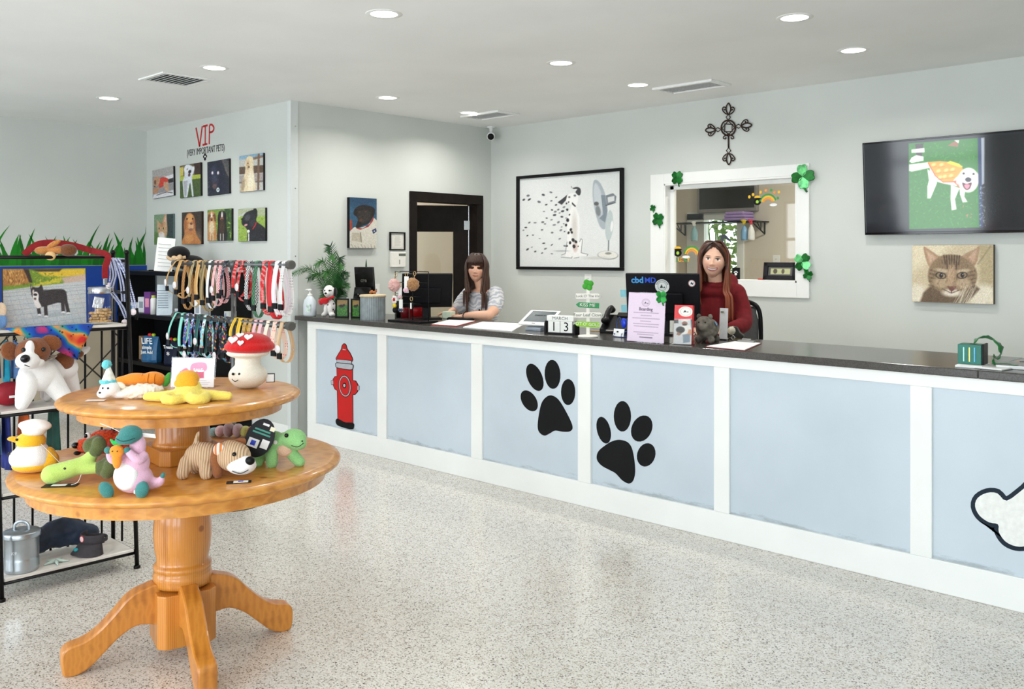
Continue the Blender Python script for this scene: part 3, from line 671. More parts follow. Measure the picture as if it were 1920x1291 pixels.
# two hounds
q = ((640, 886), (848, 884), (850, 1157), (640, 1160)); p, fin = vip('canvas photo of two dogs sitting side by side on grass', q, (120, 152, 66))
p.poly((52, 80, 40), [(790, 884), (850, 884), (850, 1160), (800, 1160)], 14); p.dabs([(170, 196, 90), (84, 112, 46)], 30, (640, 886, 850, 1160), 16)
for x, c1, c2, c3 in ((678, (196, 140, 84), (226, 206, 170), (120, 76, 46)), (768, (38, 34, 36), (72, 52, 40), (22, 20, 24))):
    p.poly(c1, [(x-30, 920), (x-12, 900), (x+14, 900), (x+32, 930), (x+36, 1010), (x+42, 1150), (x-38, 1155), (x-36, 1040)], 7, cur=True); p.ell(c2, x, 1040, 24, 60, 0, 14); p.ell(c3, x-26, 955, 10, 36, 8, 6); p.ell(c3, x+28, 955, 10, 36, -8, 6); p.ell((236, 226, 216), x, 940, 8, 34, 0, 6); p.ell((150, 100, 70), x-2, 968, 14, 16, 0, 6); p.ell((22, 18, 20), x, 975, 7, 6)
    for dx in (-12, 12): p.ell((30, 20, 18), x+dx, 938, 4, 5); p.line((226, 214, 200), [(x+dx, 1100), (x+dx, 1152)], 9, 5, .8)
fin()
# black lab with red collar
q = ((900, 890), (1135, 868), (1145, 1155), (912, 1168)); p, fin = vip('canvas photo of a black dog with red collar against bright grass', q, (150, 178, 78))
p.poly((176, 186, 150), [(895, 880), (1140, 860), (1140, 940), (900, 950)], 16); p.line((196, 200, 196), [(905, 950), (960, 925)], 16, 6); p.dabs([(190, 210, 110), (110, 140, 50)], 26, (900, 960, 1145, 1160), 14)
p.poly((36, 36, 42), [(935, 985), (960, 925), (1000, 900), (1045, 890), (1070, 930), (1062, 985), (1115, 1025), (1145, 1060), (1145, 1158), (1000, 1165), (990, 1080), (975, 1050), (940, 1020)], 7, cur=True); p.ell((24, 24, 30), 1050, 905, 18, 30, -10, 6); p.ell((90, 90, 98), 985, 960, 22, 30, 20, 14, .7); p.ell((70, 72, 80), 1030, 1010, 30, 30, 0, 20, .5); p.ell((206, 150, 150), 972, 1025, 16, 10, -30, 4); p.line((196, 40, 46), [(1035, 1055), (1056, 1020), (1062, 1000)], 9, 4); p.ell((232, 232, 230), 997, 1078, 12, 13); p.line((226, 226, 226), [(1000, 1100), (1003, 1160)], 10, 5); p.ell((14, 14, 18), 938, 975, 9, 9); fin()
# lettering above
t = thing('wall_lettering', 'red VIP lettering with small black words and paw beneath it', 'lettering', M4=wallB(onY(*v4(625, 300), YD)))
c0 = onY(*v4(625, 300), YD)
def loc(x, y): p = onY(*v4(x, y), YD); return Vector((p.x-c0.x, p.z-c0.z, .0015))
RL = M('letter_red', (196, 20, 20), .5)
def strokes(name, lines, w, mat):
    for ln in lines:
        b = MB(); pts = [loc(*p) for p in ln]
        b.sweep(pts, [(-w/2, -.0012), (w/2, -.0012), (w/2, .0012), (-w/2, .0012)], up=(0, 0, 1)); b.obj(name, mat, t)
strokes('letter_v', [[(543, 182), (574, 345)], [(597, 168), (574, 345)]], .022, RL)
strokes('letter_i', [[(604, 170), (643, 160)], [(623, 166), (622, 326)], [(600, 330), (640, 322)]], .02, RL)
strokes('letter_p', [[(660, 160), (657, 324)], [(p.x, p.y) for p in spline([(660, 158, 0), (680, 156, 0), (697, 180, 0), (688, 212, 0), (658, 224, 0)], 5)]], .02, RL)
LB = M('letter_black', (28, 26, 28), .5)
a = loc(487, 405); b = loc(765, 352); sz = (a-b).length
text('small_words', '(VERY IMPORTANT PETS)', .095, LB, t, Matrix.Translation((a+b)/2+Vector((0, .0, 0))) @ Matrix.Rotation(.0, 4, 'Z'), sx=.72)
pw = loc(620, 440)
for dx, dy, rx, ry in ((-.03, .012, .009, .014), (-.01, .03, .009, .015), (.012, .03, .009, .015), (.032, .012, .009, .014), (0, -.012, .022, .018)):
    MB().prism([(pw.x+dx+rx*math.cos(i*.5236), pw.y+dy+ry*math.sin(i*.5236)) for i in range(12)], .002).obj('paw_mark', LB, t)

# painted grass along the left wall
gz = onX(100, 497, XE).z
t = thing('grass_mural', 'green grass blades painted along the plain wall above the blue band', 'wall art', M4=wallC((XE+.001, 3.7, 1.505)))
GR = [M('grass_%d' % i, c, .6) for i, c in enumerate(((0, 112, 8), (10, 128, 16), (0, 96, 6)))]
rg = random.Random(4)
b = MB(); b.box((-.2, .04, .001), (1.95, .08, .002)); b.obj('grass_base', GR[0], t)
n = 66; tall = {4: .34, 13: .40, 24: .38, 34: .30, 44: .44, 50: .34, 57: .36, 62: .42}
for i in range(n):
    x = -1.12+i*1.92/n+rg.uniform(-.012, .012); hgt = tall.get(i, rg.uniform(.17, .32)); lean = rg.uniform(-.5, .5)*hgt*.8; wd = rg.uniform(.022, .036)
    pts = []
    for s_ in (-1, 1):
        col = []
        for k in range(7):
            f = k/6; wv = wd*(1-f**1.6); col.append((x+lean*f*f+s_*wv, .0+hgt*f))
        pts += col if s_ < 0 else col[::-1][1:]
    pts = [(min(max(px_, -1.2), .79), py_) for px_, py_ in pts]
    MB().prism(pts, .0015+.0004*(i % 4)).obj('blade', GR[i % 3], t)

# astronaut dog on the alcove wall
vA = crop(540, 340, 4.571); q = ((530, 132), (765, 150), (757, 572), (525, 570)); p = Pic(q, 80, (44, 84, 112), .62)
p.ell((20, 50, 78), 640, 160, 160, 60, 0, 60, .6); p.poly((150, 60, 44), [(525, 330), (548, 330), (550, 420), (525, 420)], 10); p.poly((206, 202, 190), [(525, 430), (570, 390), (610, 400), (680, 380), (740, 315), (765, 340), (765, 575), (525, 575)], 5, cur=False)
p.poly((150, 44, 40), [(585, 395), (640, 405), (700, 365), (740, 290), (730, 340), (690, 390), (620, 415), (588, 405)], 4); p.poly((26, 22, 22), [(562, 280), (575, 235), (620, 205), (680, 205), (742, 230), (745, 280), (720, 320), (690, 360), (640, 380), (600, 400), (580, 390), (600, 330), (585, 300)], 5, cur=True)
p.poly((48, 42, 40), [(600, 260), (660, 240), (715, 260), (700, 330), (640, 370), (600, 330)], 14, .8); p.ell((80, 50, 38), 625, 340, 16, 22, 20, 8); p.ell((14, 12, 12), 618, 358, 16, 12, 0, 5); p.ell((90, 60, 40), 610, 262, 8, 5, 0, 3); p.ell((90, 60, 40), 668, 258, 8, 5, 0, 3); p.ell((12, 10, 10), 638, 300, 5, 5)
p.poly((170, 160, 140), [(545, 440), (620, 440), (625, 520), (545, 510)], 10, .7); p.line((96, 88, 74), [(622, 440), (626, 520)], 6, 5); p.poly((30, 48, 92), [(720, 420), (752, 402), (760, 430), (730, 452)], 4); p.ell((220, 220, 230), 740, 428, 6, 6)
for i in range(8): p.line((110, 100, 84), [(540+i*28, 540+(i % 3)*10), (560+i*26, 575)], 4, 5, .7)
p.noise(6, 2, 2); canvas('canvas picture of a black dog dressed in a white astronaut suit', q, vA, p, 'C', XC, .04, 0, None, (24, 24, 28))

# framed dalmatian picture
vD = crop(950, 300, 5.867); oq = ((105, 178), (1272, 85), (1278, 1220), (113, 1197)); q = ((124, 202), (1222, 122), (1224, 1186), (130, 1168))
c, w_, h_ = wallquad(oq, vD, 'B', YB-.03); c.y = YB; t = thing('framed_picture', 'large black framed picture of a dalmatian losing spots to a fan', 'picture', M4=wallB(c)); fw = .03
for cc, d in (((0, h_/2-fw/2), (w_, fw)), ((0, -h_/2+fw/2), (w_, fw)), ((w_/2-fw/2, 0), (fw, h_-2*fw)), ((-w_/2+fw/2, 0), (fw, h_-2*fw))): bx('frame', (cc[0], cc[1], .02), (d[0], d[1], .04), BLACK, t, .003)
p = Pic(q, 210, (232, 234, 232), 1.12); p.noise(1)
for x, y in ((215, 385), (168, 430), (228, 428), (380, 378), (462, 350), (520, 406), (334, 455), (412, 487), (467, 445), (518, 490), (388, 562), (475, 546), (510, 566), (543, 543), (558, 580), (503, 602), (582, 622), (418, 636), (470, 655), (545, 682), (230, 684), (292, 686), (375, 680), (400, 700), (500, 712), (192, 738), (167, 768), (368, 765), (478, 797), (580, 735), (612, 785), (572, 770), (270, 823), (210, 828), (343, 862), (560, 865), (475, 932), (387, 914), (260, 956), (212, 980), (296, 1004), (370, 1022), (406, 974), (476, 1030), (618, 945), (604, 700), (628, 636), (590, 560), (640, 540), (605, 515)):
    s_ = random.uniform(9, 19); g = random.choice((40, 70, 110, 130)); p.ell((g, g+2, g+6), x, y, s_, s_*random.uniform(.45, .7), random.uniform(-40, 20), 5)
p.poly((248, 247, 244), [(640, 380), (700, 355), (760, 380), (752, 470), (735, 520), (770, 620), (775, 760), (765, 900), (800, 860), (815, 890), (790, 1030), (860, 1040), (850, 1055), (760, 1060), (720, 1085), (620, 1060), (640, 900), (640, 700), (650, 600), (690, 500), (620, 440)], 8, cur=False)
p.poly((60, 60, 64), [(535, 462), (590, 420), (640, 378), (625, 440), (580, 490)], 6); p.poly((56, 56, 60), [(682, 280), (690, 305), (740, 292), (780, 310), (786, 360), (765, 388), (728, 350), (748, 318), (700, 312)], 5, cur=True); p.poly((30, 30, 34), [(690, 458), (735, 505), (725, 515), (690, 482)], 4)
p.ell((110, 112, 118), 722, 388, 14, 12, 0, 6); p.ell((90, 90, 96), 662, 405, 12, 10, 0, 6); p.ell((206, 198, 190), 720, 760, 30, 160, 0, 30, .6); p.ell((212, 176, 166), 728, 960, 26, 50, 0, 16, .6)
for x, y, r in ((632, 475, 8), (655, 460, 7), (640, 545, 11), (645, 660, 16), (628, 715, 12), (680, 765, 13), (655, 800, 12), (690, 795, 12), (705, 880, 16), (735, 900, 14), (672, 910, 13), (715, 950, 16), (665, 600, 8), (640, 945, 8), (760, 950, 6)): p.ell((34, 32, 36), x, y, r, r*1.3, random.uniform(-30, 30), 5)
for ln in (((776, 900), (790, 865), (806, 880), (792, 1020), (866, 1040), (855, 1056)), ((575, 1068), (690, 1080), (695, 1062)), ((640, 900), (620, 1030), (580, 1045)), ((715, 1080), (770, 1072))): p.line((90, 90, 92), list(ln), 6, 5, .8)
p.ell((150, 154, 156), 580, 1000, 70, 8, 0, 10, .6); p.poly((166, 176, 184), [(920, 250), (950, 215), (1000, 260), (1050, 380), (1075, 560), (1060, 740), (1020, 760), (980, 700), (940, 560), (915, 400)], 8, cur=True, a=.85); p.poly((206, 212, 216), [(930, 280), (960, 260), (1010, 380), (1020, 560), (990, 640), (950, 540), (925, 400)], 16, cur=True); p.poly((130, 142, 152), [(1005, 385), (1050, 385), (1075, 560), (1050, 690), (985, 640), (1030, 600)], 6); p.ell((96, 96, 96), 955, 480, 26, 22, 0, 8); p.ell((100, 104, 106), 975, 560, 26, 60, -10, 12, .7)
p.poly((120, 128, 134), [(1055, 390), (1135, 365), (1170, 400), (1165, 460), (1070, 500)], 6); p.poly((224, 226, 226), [(1075, 410), (1150, 395), (1150, 450), (1080, 470)], 8); p.line((70, 74, 78), [(1060, 500), (1160, 470)], 10, 5); p.poly((196, 206, 206), [(1090, 560), (1125, 580), (1138, 700), (1130, 800), (1090, 900), (1055, 830), (1055, 690)], 6, cur=True); p.ell((244, 244, 242), 1122, 730, 14, 60, 5, 5); p.line((110, 116, 118), [(1088, 890), (1085, 1030)], 12, 5); p.ell((150, 150, 146), 1080, 1050, 112, 48, 3, 6); p.ell((236, 234, 226), 1080, 1046, 106, 42, 3, 6); p.ell((150, 148, 142), 1085, 1030, 34, 13, 0, 6); p.ell((206, 206, 200), 960, 1080, 130, 16, 0, 16, .8)
p.noise(3); p.obj('print', w_-2*fw, h_-2*fw, PRINT, t, .012); bx('backing', (0, 0, .005), (w_-.02, h_-.02, .01), BLACK, t, 0)

# television
vT = crop(1580, 220, 3.397)
TX0 = onY(1619, 350, YB-.09).x; tw, th_ = 1.235, .70
tc = Vector((TX0+tw/2, YB-.085, (onY(1619, 273, YB-.09).z+onY(1621, 436, YB-.06).z)/2))
T4 = wallB(tc) @ Matrix.Rotation(math.radians(4), 4, 'X')
t = thing('television', 'wide wall mounted television showing a white dog in an orange vest', 'television', M4=T4)
bx('body', (0, 0, -.02), (tw, th_, .03), BLACK, t, .006)
for cc, d in (((0, th_/2-.006), (tw, .012)), ((0, -th_/2+.009), (tw, .018)), ((tw/2-.006, 0), (.012, th_)), ((-tw/2+.006, 0), (.012, th_))): bx('bezel', (cc[0], cc[1], -.003), (d[0], d[1], .012), M('gloss_black', (10, 10, 12), .08, var=0), t, .002)
bx('wall_mount', (0, 0, -.055), (.4, .3, .04), BLACK, t, .004)
iw, ih = tw-.024, th_-.03
cor = [vT(0, 0)]
qq = []
for sx_, sy_ in ((-1, 1), (1, 1), (1, -1), (-1, -1)):
    u, v = proj(T4 @ Vector((sx_*iw/2, sy_*ih/2+.003, 0))); qq.append(((u-1580)*3.397, (v-220)*3.397))
p = Pic(qq, 300, (20, 24, 28), 1.8);
p.poly((36, 112, 24), [(420, 165), (862, 130), (880, 700), (424, 712)], 6); p.dabs([(60, 150, 40), (24, 84, 14), (90, 180, 60)], 420, (428, 160, 862, 705), 7, asp=.3, a=.45)
p.poly((54, 44, 42), [(462, 170), (514, 165), (505, 250), (470, 250)], 5); p.poly((236, 238, 240), [(425, 280), (440, 255), (470, 240), (515, 250), (515, 275), (440, 290)], 5); p.poly((240, 240, 244), [(438, 205), (520, 195), (522, 222), (440, 225)], 5); p.poly((140, 96, 70), [(668, 180), (715, 150), (738, 165), (735, 188)], 4); p.poly((236, 236, 236), [(712, 145), (742, 145), (738, 165)], 4)
W_ = (240, 238, 236)
p.poly(W_, [(424, 300), (545, 285), (555, 320), (440, 345), (424, 340)], 8); p.poly(W_, [(540, 330), (600, 370), (600, 420), (560, 515), (540, 515), (540, 440), (550, 400)], 6); p.poly(W_, [(550, 300), (760, 330), (740, 440), (690, 430), (640, 420), (570, 400)], 6); p.poly(W_, [(690, 430), (745, 450), (715, 520), (725, 585), (695, 590), (688, 520)], 6); p.poly(W_, [(745, 450), (780, 460), (775, 505), (795, 538), (765, 540), (748, 490)], 6)
p.poly((244, 150, 40), [(540, 285), (620, 278), (690, 285), (760, 315), (770, 345), (720, 385), (700, 408), (640, 410), (590, 370), (560, 325)], 5)
for x, y in ((580, 300), (630, 300), (610, 340), (660, 335), (700, 330), (650, 375), (690, 370), (620, 380)): p.ell((252, 206, 120), x, y, 14, 9, -20, 8, .9); p.line((206, 96, 20), [(x-22, y+18), (x+20, y+12)], 3, 4, .7)
p.poly((250, 208, 20), [(662, 290), (685, 277), (740, 295), (765, 315), (750, 318), (700, 302)], 4); p.line((226, 70, 36), [(545, 290), (590, 372), (640, 412), (710, 410), (735, 400)], 6, 4); p.poly((230, 80, 40), [(700, 405), (735, 400), (745, 440), (760, 460), (735, 440)], 5)
p.ell((226, 220, 214), 800, 400, 66, 78, 0, 8); p.ell((246, 244, 242), 805, 385, 56, 62, 0, 10); p.ell((216, 206, 196), 858, 385, 14, 34, -8, 6); p.ell((214, 204, 196), 742, 392, 16, 36, 20, 6)
for x, y in ((771, 357), (834, 360)): p.ell((40, 30, 30), x, y, 8, 7, 0, 4)
p.ell((20, 18, 20), 800, 396, 20, 15, 0, 5); p.poly((70, 24, 30), [(762, 415), (790, 422), (822, 415), (812, 450), (790, 462), (770, 445)], 5, cur=True); p.poly((236, 130, 150), [(775, 432), (792, 425), (810, 432), (800, 452), (785, 452)], 5, cur=True)
p.poly((30, 50, 92), [(860, 130), (880, 128), (895, 700), (870, 700)], 5); p.poly((150, 160, 170), [(882, 130), (905, 128), (908, 420), (886, 430)], 6); p.poly((14, 16, 18), [(905, 120), (1300, 90), (1300, 700), (900, 700)], 10); p.dabs([(210, 220, 220), (180, 190, 190)], 40, (872, 440, 908, 690), 5)
p.dabs([(190, 120, 80)], 5, (690, 560, 830, 690), 10)
p.obj('screen', iw, ih, attrmat('tv_screen', .08, 1.5), t, .001, Matrix.Translation((0, .003, 0)))

# cat canvas below the television
q = ((433, 820), (955, 803), (965, 1183), (450, 1180)); p = Pic(q, 150, (206, 190, 158), 1.35); p.poly((226, 214, 184), [(430, 810), (700, 800), (600, 900), (430, 1000)], 60); p.poly((180, 164, 128), [(860, 800), (960, 800), (970, 1180), (880, 1100)], 30); p.line((130, 116, 88), [(940, 810), (860, 930)], 6, 8, .7); p.ell((232, 222, 200), 480, 1130, 60, 60, 0, 40); p.ell((226, 216, 192), 900, 1130, 100, 70, 0, 40)
fur = (140, 116, 88)
p.poly((176, 142, 112), [(508, 830), (530, 835), (600, 880), (630, 900), (570, 960), (545, 950), (520, 890)], 6, cur=True); p.poly((172, 142, 112), [(868, 812), (845, 830), (770, 870), (750, 900), (800, 950), (840, 940), (862, 880)], 6, cur=True); p.poly((204, 172, 146), [(525, 850), (590, 895), (555, 935)], 14); p.poly((200, 166, 140), [(852, 830), (800, 890), (835, 925)], 14)
p.poly((106, 86, 64), [(500, 1185), (520, 1120), (560, 1080), (840, 1060), (880, 1090), (790, 1185)], 16); p.poly(fur, [(545, 985), (570, 930), (620, 885), (690, 872), (760, 885), (820, 930), (855, 980), (850, 1050), (800, 1100), (700, 1130), (600, 1100), (550, 1050)], 10, cur=True)
for i in range(7): p.line((60, 46, 36), [(640+i*17, 880), (652+i*14, 935+(i % 2)*30)], 8, 6, .8)
for s_ in (-1, 1):
    for k in range(5): p.line((84, 66, 50), [(700+s_*90, 985+k*26), (700+s_*(140+k*2), 975+k*24)], 7, 8, .7)
    p.ell((196, 172, 140), 700+s_*70, 1055, 50, 36, 0, 20, .8); p.ell((216, 196, 166), 700+s_*66, 978, 46, 14, s_*-8, 10, .7)
p.ell((190, 160, 128), 692, 1010, 26, 70, 0, 18, .9); p.ell((230, 218, 200), 700, 1118, 60, 24, 0, 16)
for x, y, r in ((626, 1010, 10), (762, 1005, -10)): p.ell((30, 24, 20), x, y, 34, 22, r, 5); p.ell((150, 128, 100), x, y, 28, 17, r, 4); p.ell((20, 16, 16), x+2, y-1, 12, 16, 0, 3); p.ell((220, 220, 220), x+5, y-6, 3, 3)
p.poly((120, 76, 66), [(668, 1078), (728, 1076), (715, 1098), (698, 1112), (682, 1098)], 5); p.line((50, 36, 30), [(698, 1108), (698, 1120)], 4); p.line((70, 52, 44), [(640, 1095), (698, 1120), (760, 1095)], 5, 5, .8)
for i in range(50): x = random.uniform(760, 960); p.line((238, 228, 206), [(x, random.uniform(1060, 1110)), (x-random.uniform(30, 60), 1182)], 3, 4, .5)
p.dabs([(80, 62, 46), (176, 150, 118)], 200, (545, 900, 850, 1110), 9, (60, 120), .2, .35); p.noise(5, 2, 2)
canvas('canvas photo of a tabby cat face hung under the television', q, vT, p, 'B', YB, .04, 0, None, (96, 84, 66))

# wrought iron cross
vW = crop(1200, 180, 3.228); IRON = M('dark_iron', (62, 42, 34), .5, .5, var=.2, scale=30)
c0 = onY(*vW(533, 192), YB-.015)
t = thing('wall_cross', 'dark wrought iron scroll cross hung above the pass-through window', 'cross', M4=wallB(c0+Vector((0, .015, 0))))
def wl(x, y): p = onY(*vW(x, y), YB-.015); return Vector((p.x-c0.x, p.z-c0.z, .012))
def iron(n, pts, r=.006, closed=False, sm=True):
    P = [wl(*q) for q in pts]; P = spline(P, 5, closed) if sm else P
    MB().tube(P, r, 6, closed).obj(n, IRON, t, True)
iron('ring', ellipse(533, 192, 43, 46, 0, 16), .007, True); iron('diamond', [(533, 150), (572, 190), (535, 232), (494, 195)], .005, True, False)
for a, b in (((510, 168), (560, 172)), ((508, 216), (558, 214)), ((512, 168), (510, 218)), ((556, 170), (556, 214))): iron('lattice', [a, b], .004, sm=False)
iron('stem', [(533, 235), (534, 312)], .007, sm=False)
def finial(cx, cy, dx, dy, L):      # loop, two scrolls and a small diamond along direction (dx,dy)
    nx, ny = -dy, dx
    P = lambda a, b: (cx+dx*a+nx*b, cy+dy*a+ny*b)
    iron('small_diamond', [P(0, 0), P(18, 13), P(36, 0), P(18, -13)], .0045, True, False)
    iron('loop', [P(36, 0), P(60, 13), P(84, 12), P(L, 0), P(84, -12), P(60, -13)], .006, True)
    for s_ in (1, -1): iron('scroll', [P(34, 2*s_), P(40, 16*s_), P(54, 31*s_), P(70, 36*s_), P(80, 26*s_), P(72, 15*s_), P(62, 20*s_), P(67, 27*s_)], .005)
finial(532, 146, .02, -1, 103); finial(577, 184, .97, -.1, 100); finial(488, 202, -.97, .05, 96); finial(534, 312, .02, 1, 102)
for s_ in (1, -1): iron('scroll', [(534, 228), (534+12*s_, 236), (534+28*s_, 244), (534+30*s_, 256), (534+18*s_, 258), (534+16*s_, 248)], .005)

# foil clovers
CLV = [M('clover_dark', (10, 104, 30), .25, .35, var=.35, scale=30), M('clover_light', (120, 220, 140), .25, .35, var=.4, scale=24), M('clover_mid', (24, 140, 50), .3, .3, var=.35, scale=28)]
def clover(label, o4, r, rot=0, n=4, m=0, m2=None, stem=True, group='foil clovers taped around the window', name='clover_decoration', cat='clover'):
    t = thing(name, label, cat, M4=o4, group=group)
    for i in range(n):
        a = rot+i*2*PI/n; pts = []
        for k in range(16):
            th2 = -PI+2*PI*k/16; rad = r*.50*(1-.42*max(0, math.cos(th2))**8)
            pts.append((r*.50+rad*math.cos(th2), rad*math.sin(th2)*.78))
        b = MB(); b.prism(pts, r*.12, Matrix.Rotation(a, 4, 'Z') @ Matrix.Rotation(.12*(-1)**i, 4, 'X')); b.obj('leaf', CLV[m2 if (m2 is not None and i % 2) else m], t, bev=r*.04)
    if stem: MB().strap([(0, 0, r*.05), (r*.25*math.sin(rot), -r*.7, r*.05), (r*.3, -r*1.1, r*.05)], r*.12, r*.1, up=(0, 0, 1)).obj('stem', CLV[0], t)
    return t
def cl(u, v): return wallB(onY(u, v, YB-.03))
clover('green foil four leaf clover on the top trim of the pass-through window', cl(1270, 333), .075, .78)
clover('large shiny clover with pale green leaves on the upper trim corner', cl(1506, 331), .115, .1, 4, 0, 1)
clover('tiny green clover above a larger one on the window side trim', cl(1224, 390), .038, .5)
clover('dark green foil clover on the side trim beneath a tiny clover', cl(1234, 411), .075, .6)
clover('green foil clover beside the framed banknote', cl(1505, 491), .088, .9, 4, 0, 1)
clover('small green clover below another one beside the framed banknote', cl(1515, 515), .05, .4)

# window stickers: pots of gold and rainbows on the pane
def stick(label, u, v): return thing('window_sticker', label, 'sticker', M4=wallB(onY(u, v, YB+.074)))
GOLD = M('sticker_gold', (240, 190, 40), .5); SG = M('sticker_green', (60, 150, 70), .5); SO = M('sticker_orange', (240, 150, 60), .5); SW = M('sticker_white', (240, 240, 240), .5)
ZS = onY(1420, 375, YB+.074); s1 = (ZS-EYE).dot(FW)/F
def disc(n, x, y, rx, ry, m, t, lift=0): MB().prism([(x+rx*math.cos(i*PI/7), y+ry*math.sin(i*PI/7)) for i in range(14)], .001, Matrix.Translation((0, 0, lift))).obj(n, m, t)
def arc(n, x, y, r, m, t, a0=0, a1=PI, w=.012): MB().strap([(x+r*math.cos(a0+(a1-a0)*i/12), y+r*math.sin(a0+(a1-a0)*i/12), .0006) for i in range(13)], w, .001, up=(0, 0, 1)).obj(n, m, t)
t = stick('black pot of gold sticker with coins high on the window pane', 1420, 377)
disc('pot', 0, -.005, .036, .03, BLACK, t); disc('rim', 0, .02, .04, .008, BLACK, t, .001); disc('gold', 0, .034, .028, .014, GOLD, t); disc('clover', 0, -.005, .014, .014, M('sticker_lime', (170, 214, 60), .5), t, .001)
for dx, dy in ((-.075, .04), (-.04, .058), (.03, .075)): disc('coin', dx, dy, .012, .014, GOLD, t)
t = stick('small rainbow sticker with white cloud high on the window pane', 1440, 372)
for r, m in ((.075, SG), (.058, GOLD), (.042, SO)): arc('band', .0, -.04, r, m, t, .3, 2.9, .014)
disc('cloud', .05, -.055, .035, .012, SW, t, .001)
for dx, dy, m in ((-.02, .07, SO), (.03, .07, SG), (.06, .05, SO), (.1, .05, GOLD), (.09, -.0, SG)): disc('confetti', dx, dy, .012, .012, m, t)
t = stick('black pot of gold sticker low on the window pane', 1271, 473)
disc('pot', 0, -.005, .042, .034, BLACK, t); disc('rim', 0, .025, .045, .009, BLACK, t, .001); disc('gold', 0, .04, .034, .014, GOLD, t); disc('clover', 0, -.005, .016, .016, M('sticker_lime', (170, 214, 60), .5), t, .001); disc('coin', -.05, -.05, .012, .014, SO, t)
t = stick('small rainbow sticker with cloud low on the window pane', 1297, 469)
for r, m in ((.085, SG), (.068, GOLD), (.05, SO)): arc('band', .0, -.05, r, m, t, .2, 2.9, .014)
disc('cloud', -.06, -.06, .04, .014, SW, t, .001)
t = stick('row of coloured letters sticker reading lucky on the window pane', 1280, 487)
for i, (ch, m) in enumerate(zip('LUCKY', (SG, GOLD, SO, SG, GOLD))): text('letter', ch, .055, m, t, Matrix.Translation((-.06+i*.03, 0, .001)), bold=.001)

# framed banknote on the window sill
p0 = onY(1435, 533, YB+.03)
T4 = Matrix.Translation((onY(1464, 520, YB+.02).x, YB+.01, WZ0+.02)) @ Matrix.Rotation(-.15, 4, 'X')
t = thing('banknote_frame', 'black wide photo frame holding a banknote on the window sill', 'picture frame', M4=T4 @ Matrix.Rotation(PI/2, 4, 'X'))
fw_, fh = .30, .145
for cc, d in (((0, fh-.018), (fw_, .036)), ((0, .018), (fw_, .036)), ((fw_/2-.02, fh/2), (.04, fh)), ((-fw_/2+.02, fh/2), (.04, fh))): bx('frame', (cc[0], cc[1], .01), (d[0], d[1], .02), M('frame_dark', (40, 38, 42), .5), t, .003)
p = Pic(((0, 0), (100, 0), (100, 45), (0, 45)), 60, (96, 96, 92), 2.2); p.poly((196, 196, 150), [(12, 10), (88, 10), (88, 36), (12, 36)], 2); p.ell((90, 84, 66), 30, 23, 8, 11); p.ell((100, 92, 70), 60, 23, 6, 11); p.line((150, 150, 110), [(14, 12), (86, 12)], 2); p.obj('banknote', fw_-.07, fh-.06, GLOSSP, t, .008, Matrix.Translation((0, fh/2, 0)))
bx('red_pencil', (0, 0, 0), (.07, .008, .008), RED, None, .002).name = 'red_pencil'
rp = bpy.data.objects['red_pencil']; rp.location = (onY(1428, 529, YB+.05).x, YB+.05, WZ0+.0225); tag(rp, 'short red pencil lying on the window sill beside the banknote frame', 'pencil')

# grooming room: screen, shelf, bottles, towel, heron
vG = lambda x, y, Y=YG: onY(*vW(x, y), Y)
a = vG(362, 552); b = vG(722, 696)
t = thing('wall_screen', 'grey wall mounted screen seen through the window in the grooming room', 'screen', M4=wallB(((a.x+b.x)/2, YG, (a.z+b.z)/2)))
w2, h2 = abs(b.x-a.x), abs(a.z-b.z)
bx('case', (0, 0, .03), (w2, h2, .06), M('screen_grey', (150, 146, 142), .5), t, .008); bx('glass_front', (-.0, .01, .0605), (w2*.92, h2*.8, .003), M('screen_off', (46, 46, 48), .08, var=.04), t, 0)
zs = vG(520, 772).z; xa_, xb_ = vG(255, 780).x, vG(782, 770).x
t = thing('wall_shelf', 'thin dark shelf on truss brackets along the grooming room wall', 'shelf', (0, 0, 0))
MB().box2((xa_, YG-.3, zs), (xb_, YG, zs+.015)).obj('board', BLKMET, t)
for x in (xa_+.05, xb_-.05):
    MB().tube([(x, YG-.01, zs), (x, YG-.01, zs-.13)], .008, 6).tube([(x, YG-.28, zs-.01), (x, YG-.01, zs-.13)], .008, 6).tube([(x, YG-.18, zs), (x, YG-.1, zs-.09)], .006, 6).tube([(x, YG-.1, zs), (x, YG-.1, zs-.09)], .006, 6).obj('bracket', BLKMET, t)
def spray(label, x, body, trig, hang=True):
    c = vG(x, 830, YG-.31); t = thing('spray_bottle', label, 'spray bottle', (c.x, YG-.315, zs-.205), 0, 'spray bottles hooked on the grooming room shelf')
    MB().lathe([(.001, 0), (.038, 0), (.04, .02), (.04, .09), (.03, .13), (.014, .16), (.012, .18)], seg=18).obj('bottle', body, t, True)
    MB().lathe([(.014, .175), (.016, .18), (.016, .2), (.012, .205), (.012, .225), (.001, .226)], seg=12).obj('collar', trig, t, True)
    MB().box((0, -.02, .222), (.022, .075, .022)).box((0, -.03, .195), (.01, .012, .04), eul(.4)).box((0, .03, .222), (.014, .03, .01)).obj('trigger', trig, t, bev=.003)
spray('blue and white spray bottle with yellow trigger hooked on the shelf', 633, M('bottle_blue', (130, 176, 214), .3), M('trigger_yellow', (226, 200, 50), .4))
spray('white spray bottle with red trigger hooked on the shelf', 674, M('bottle_white', (236, 236, 234), .3), M('trigger_red', (206, 60, 80), .4))
spray('pale teal spray bottle hooked on the far end of the shelf', 330, M('bottle_teal', (150, 196, 204), .3), M('trigger_white', (236, 236, 230), .4))
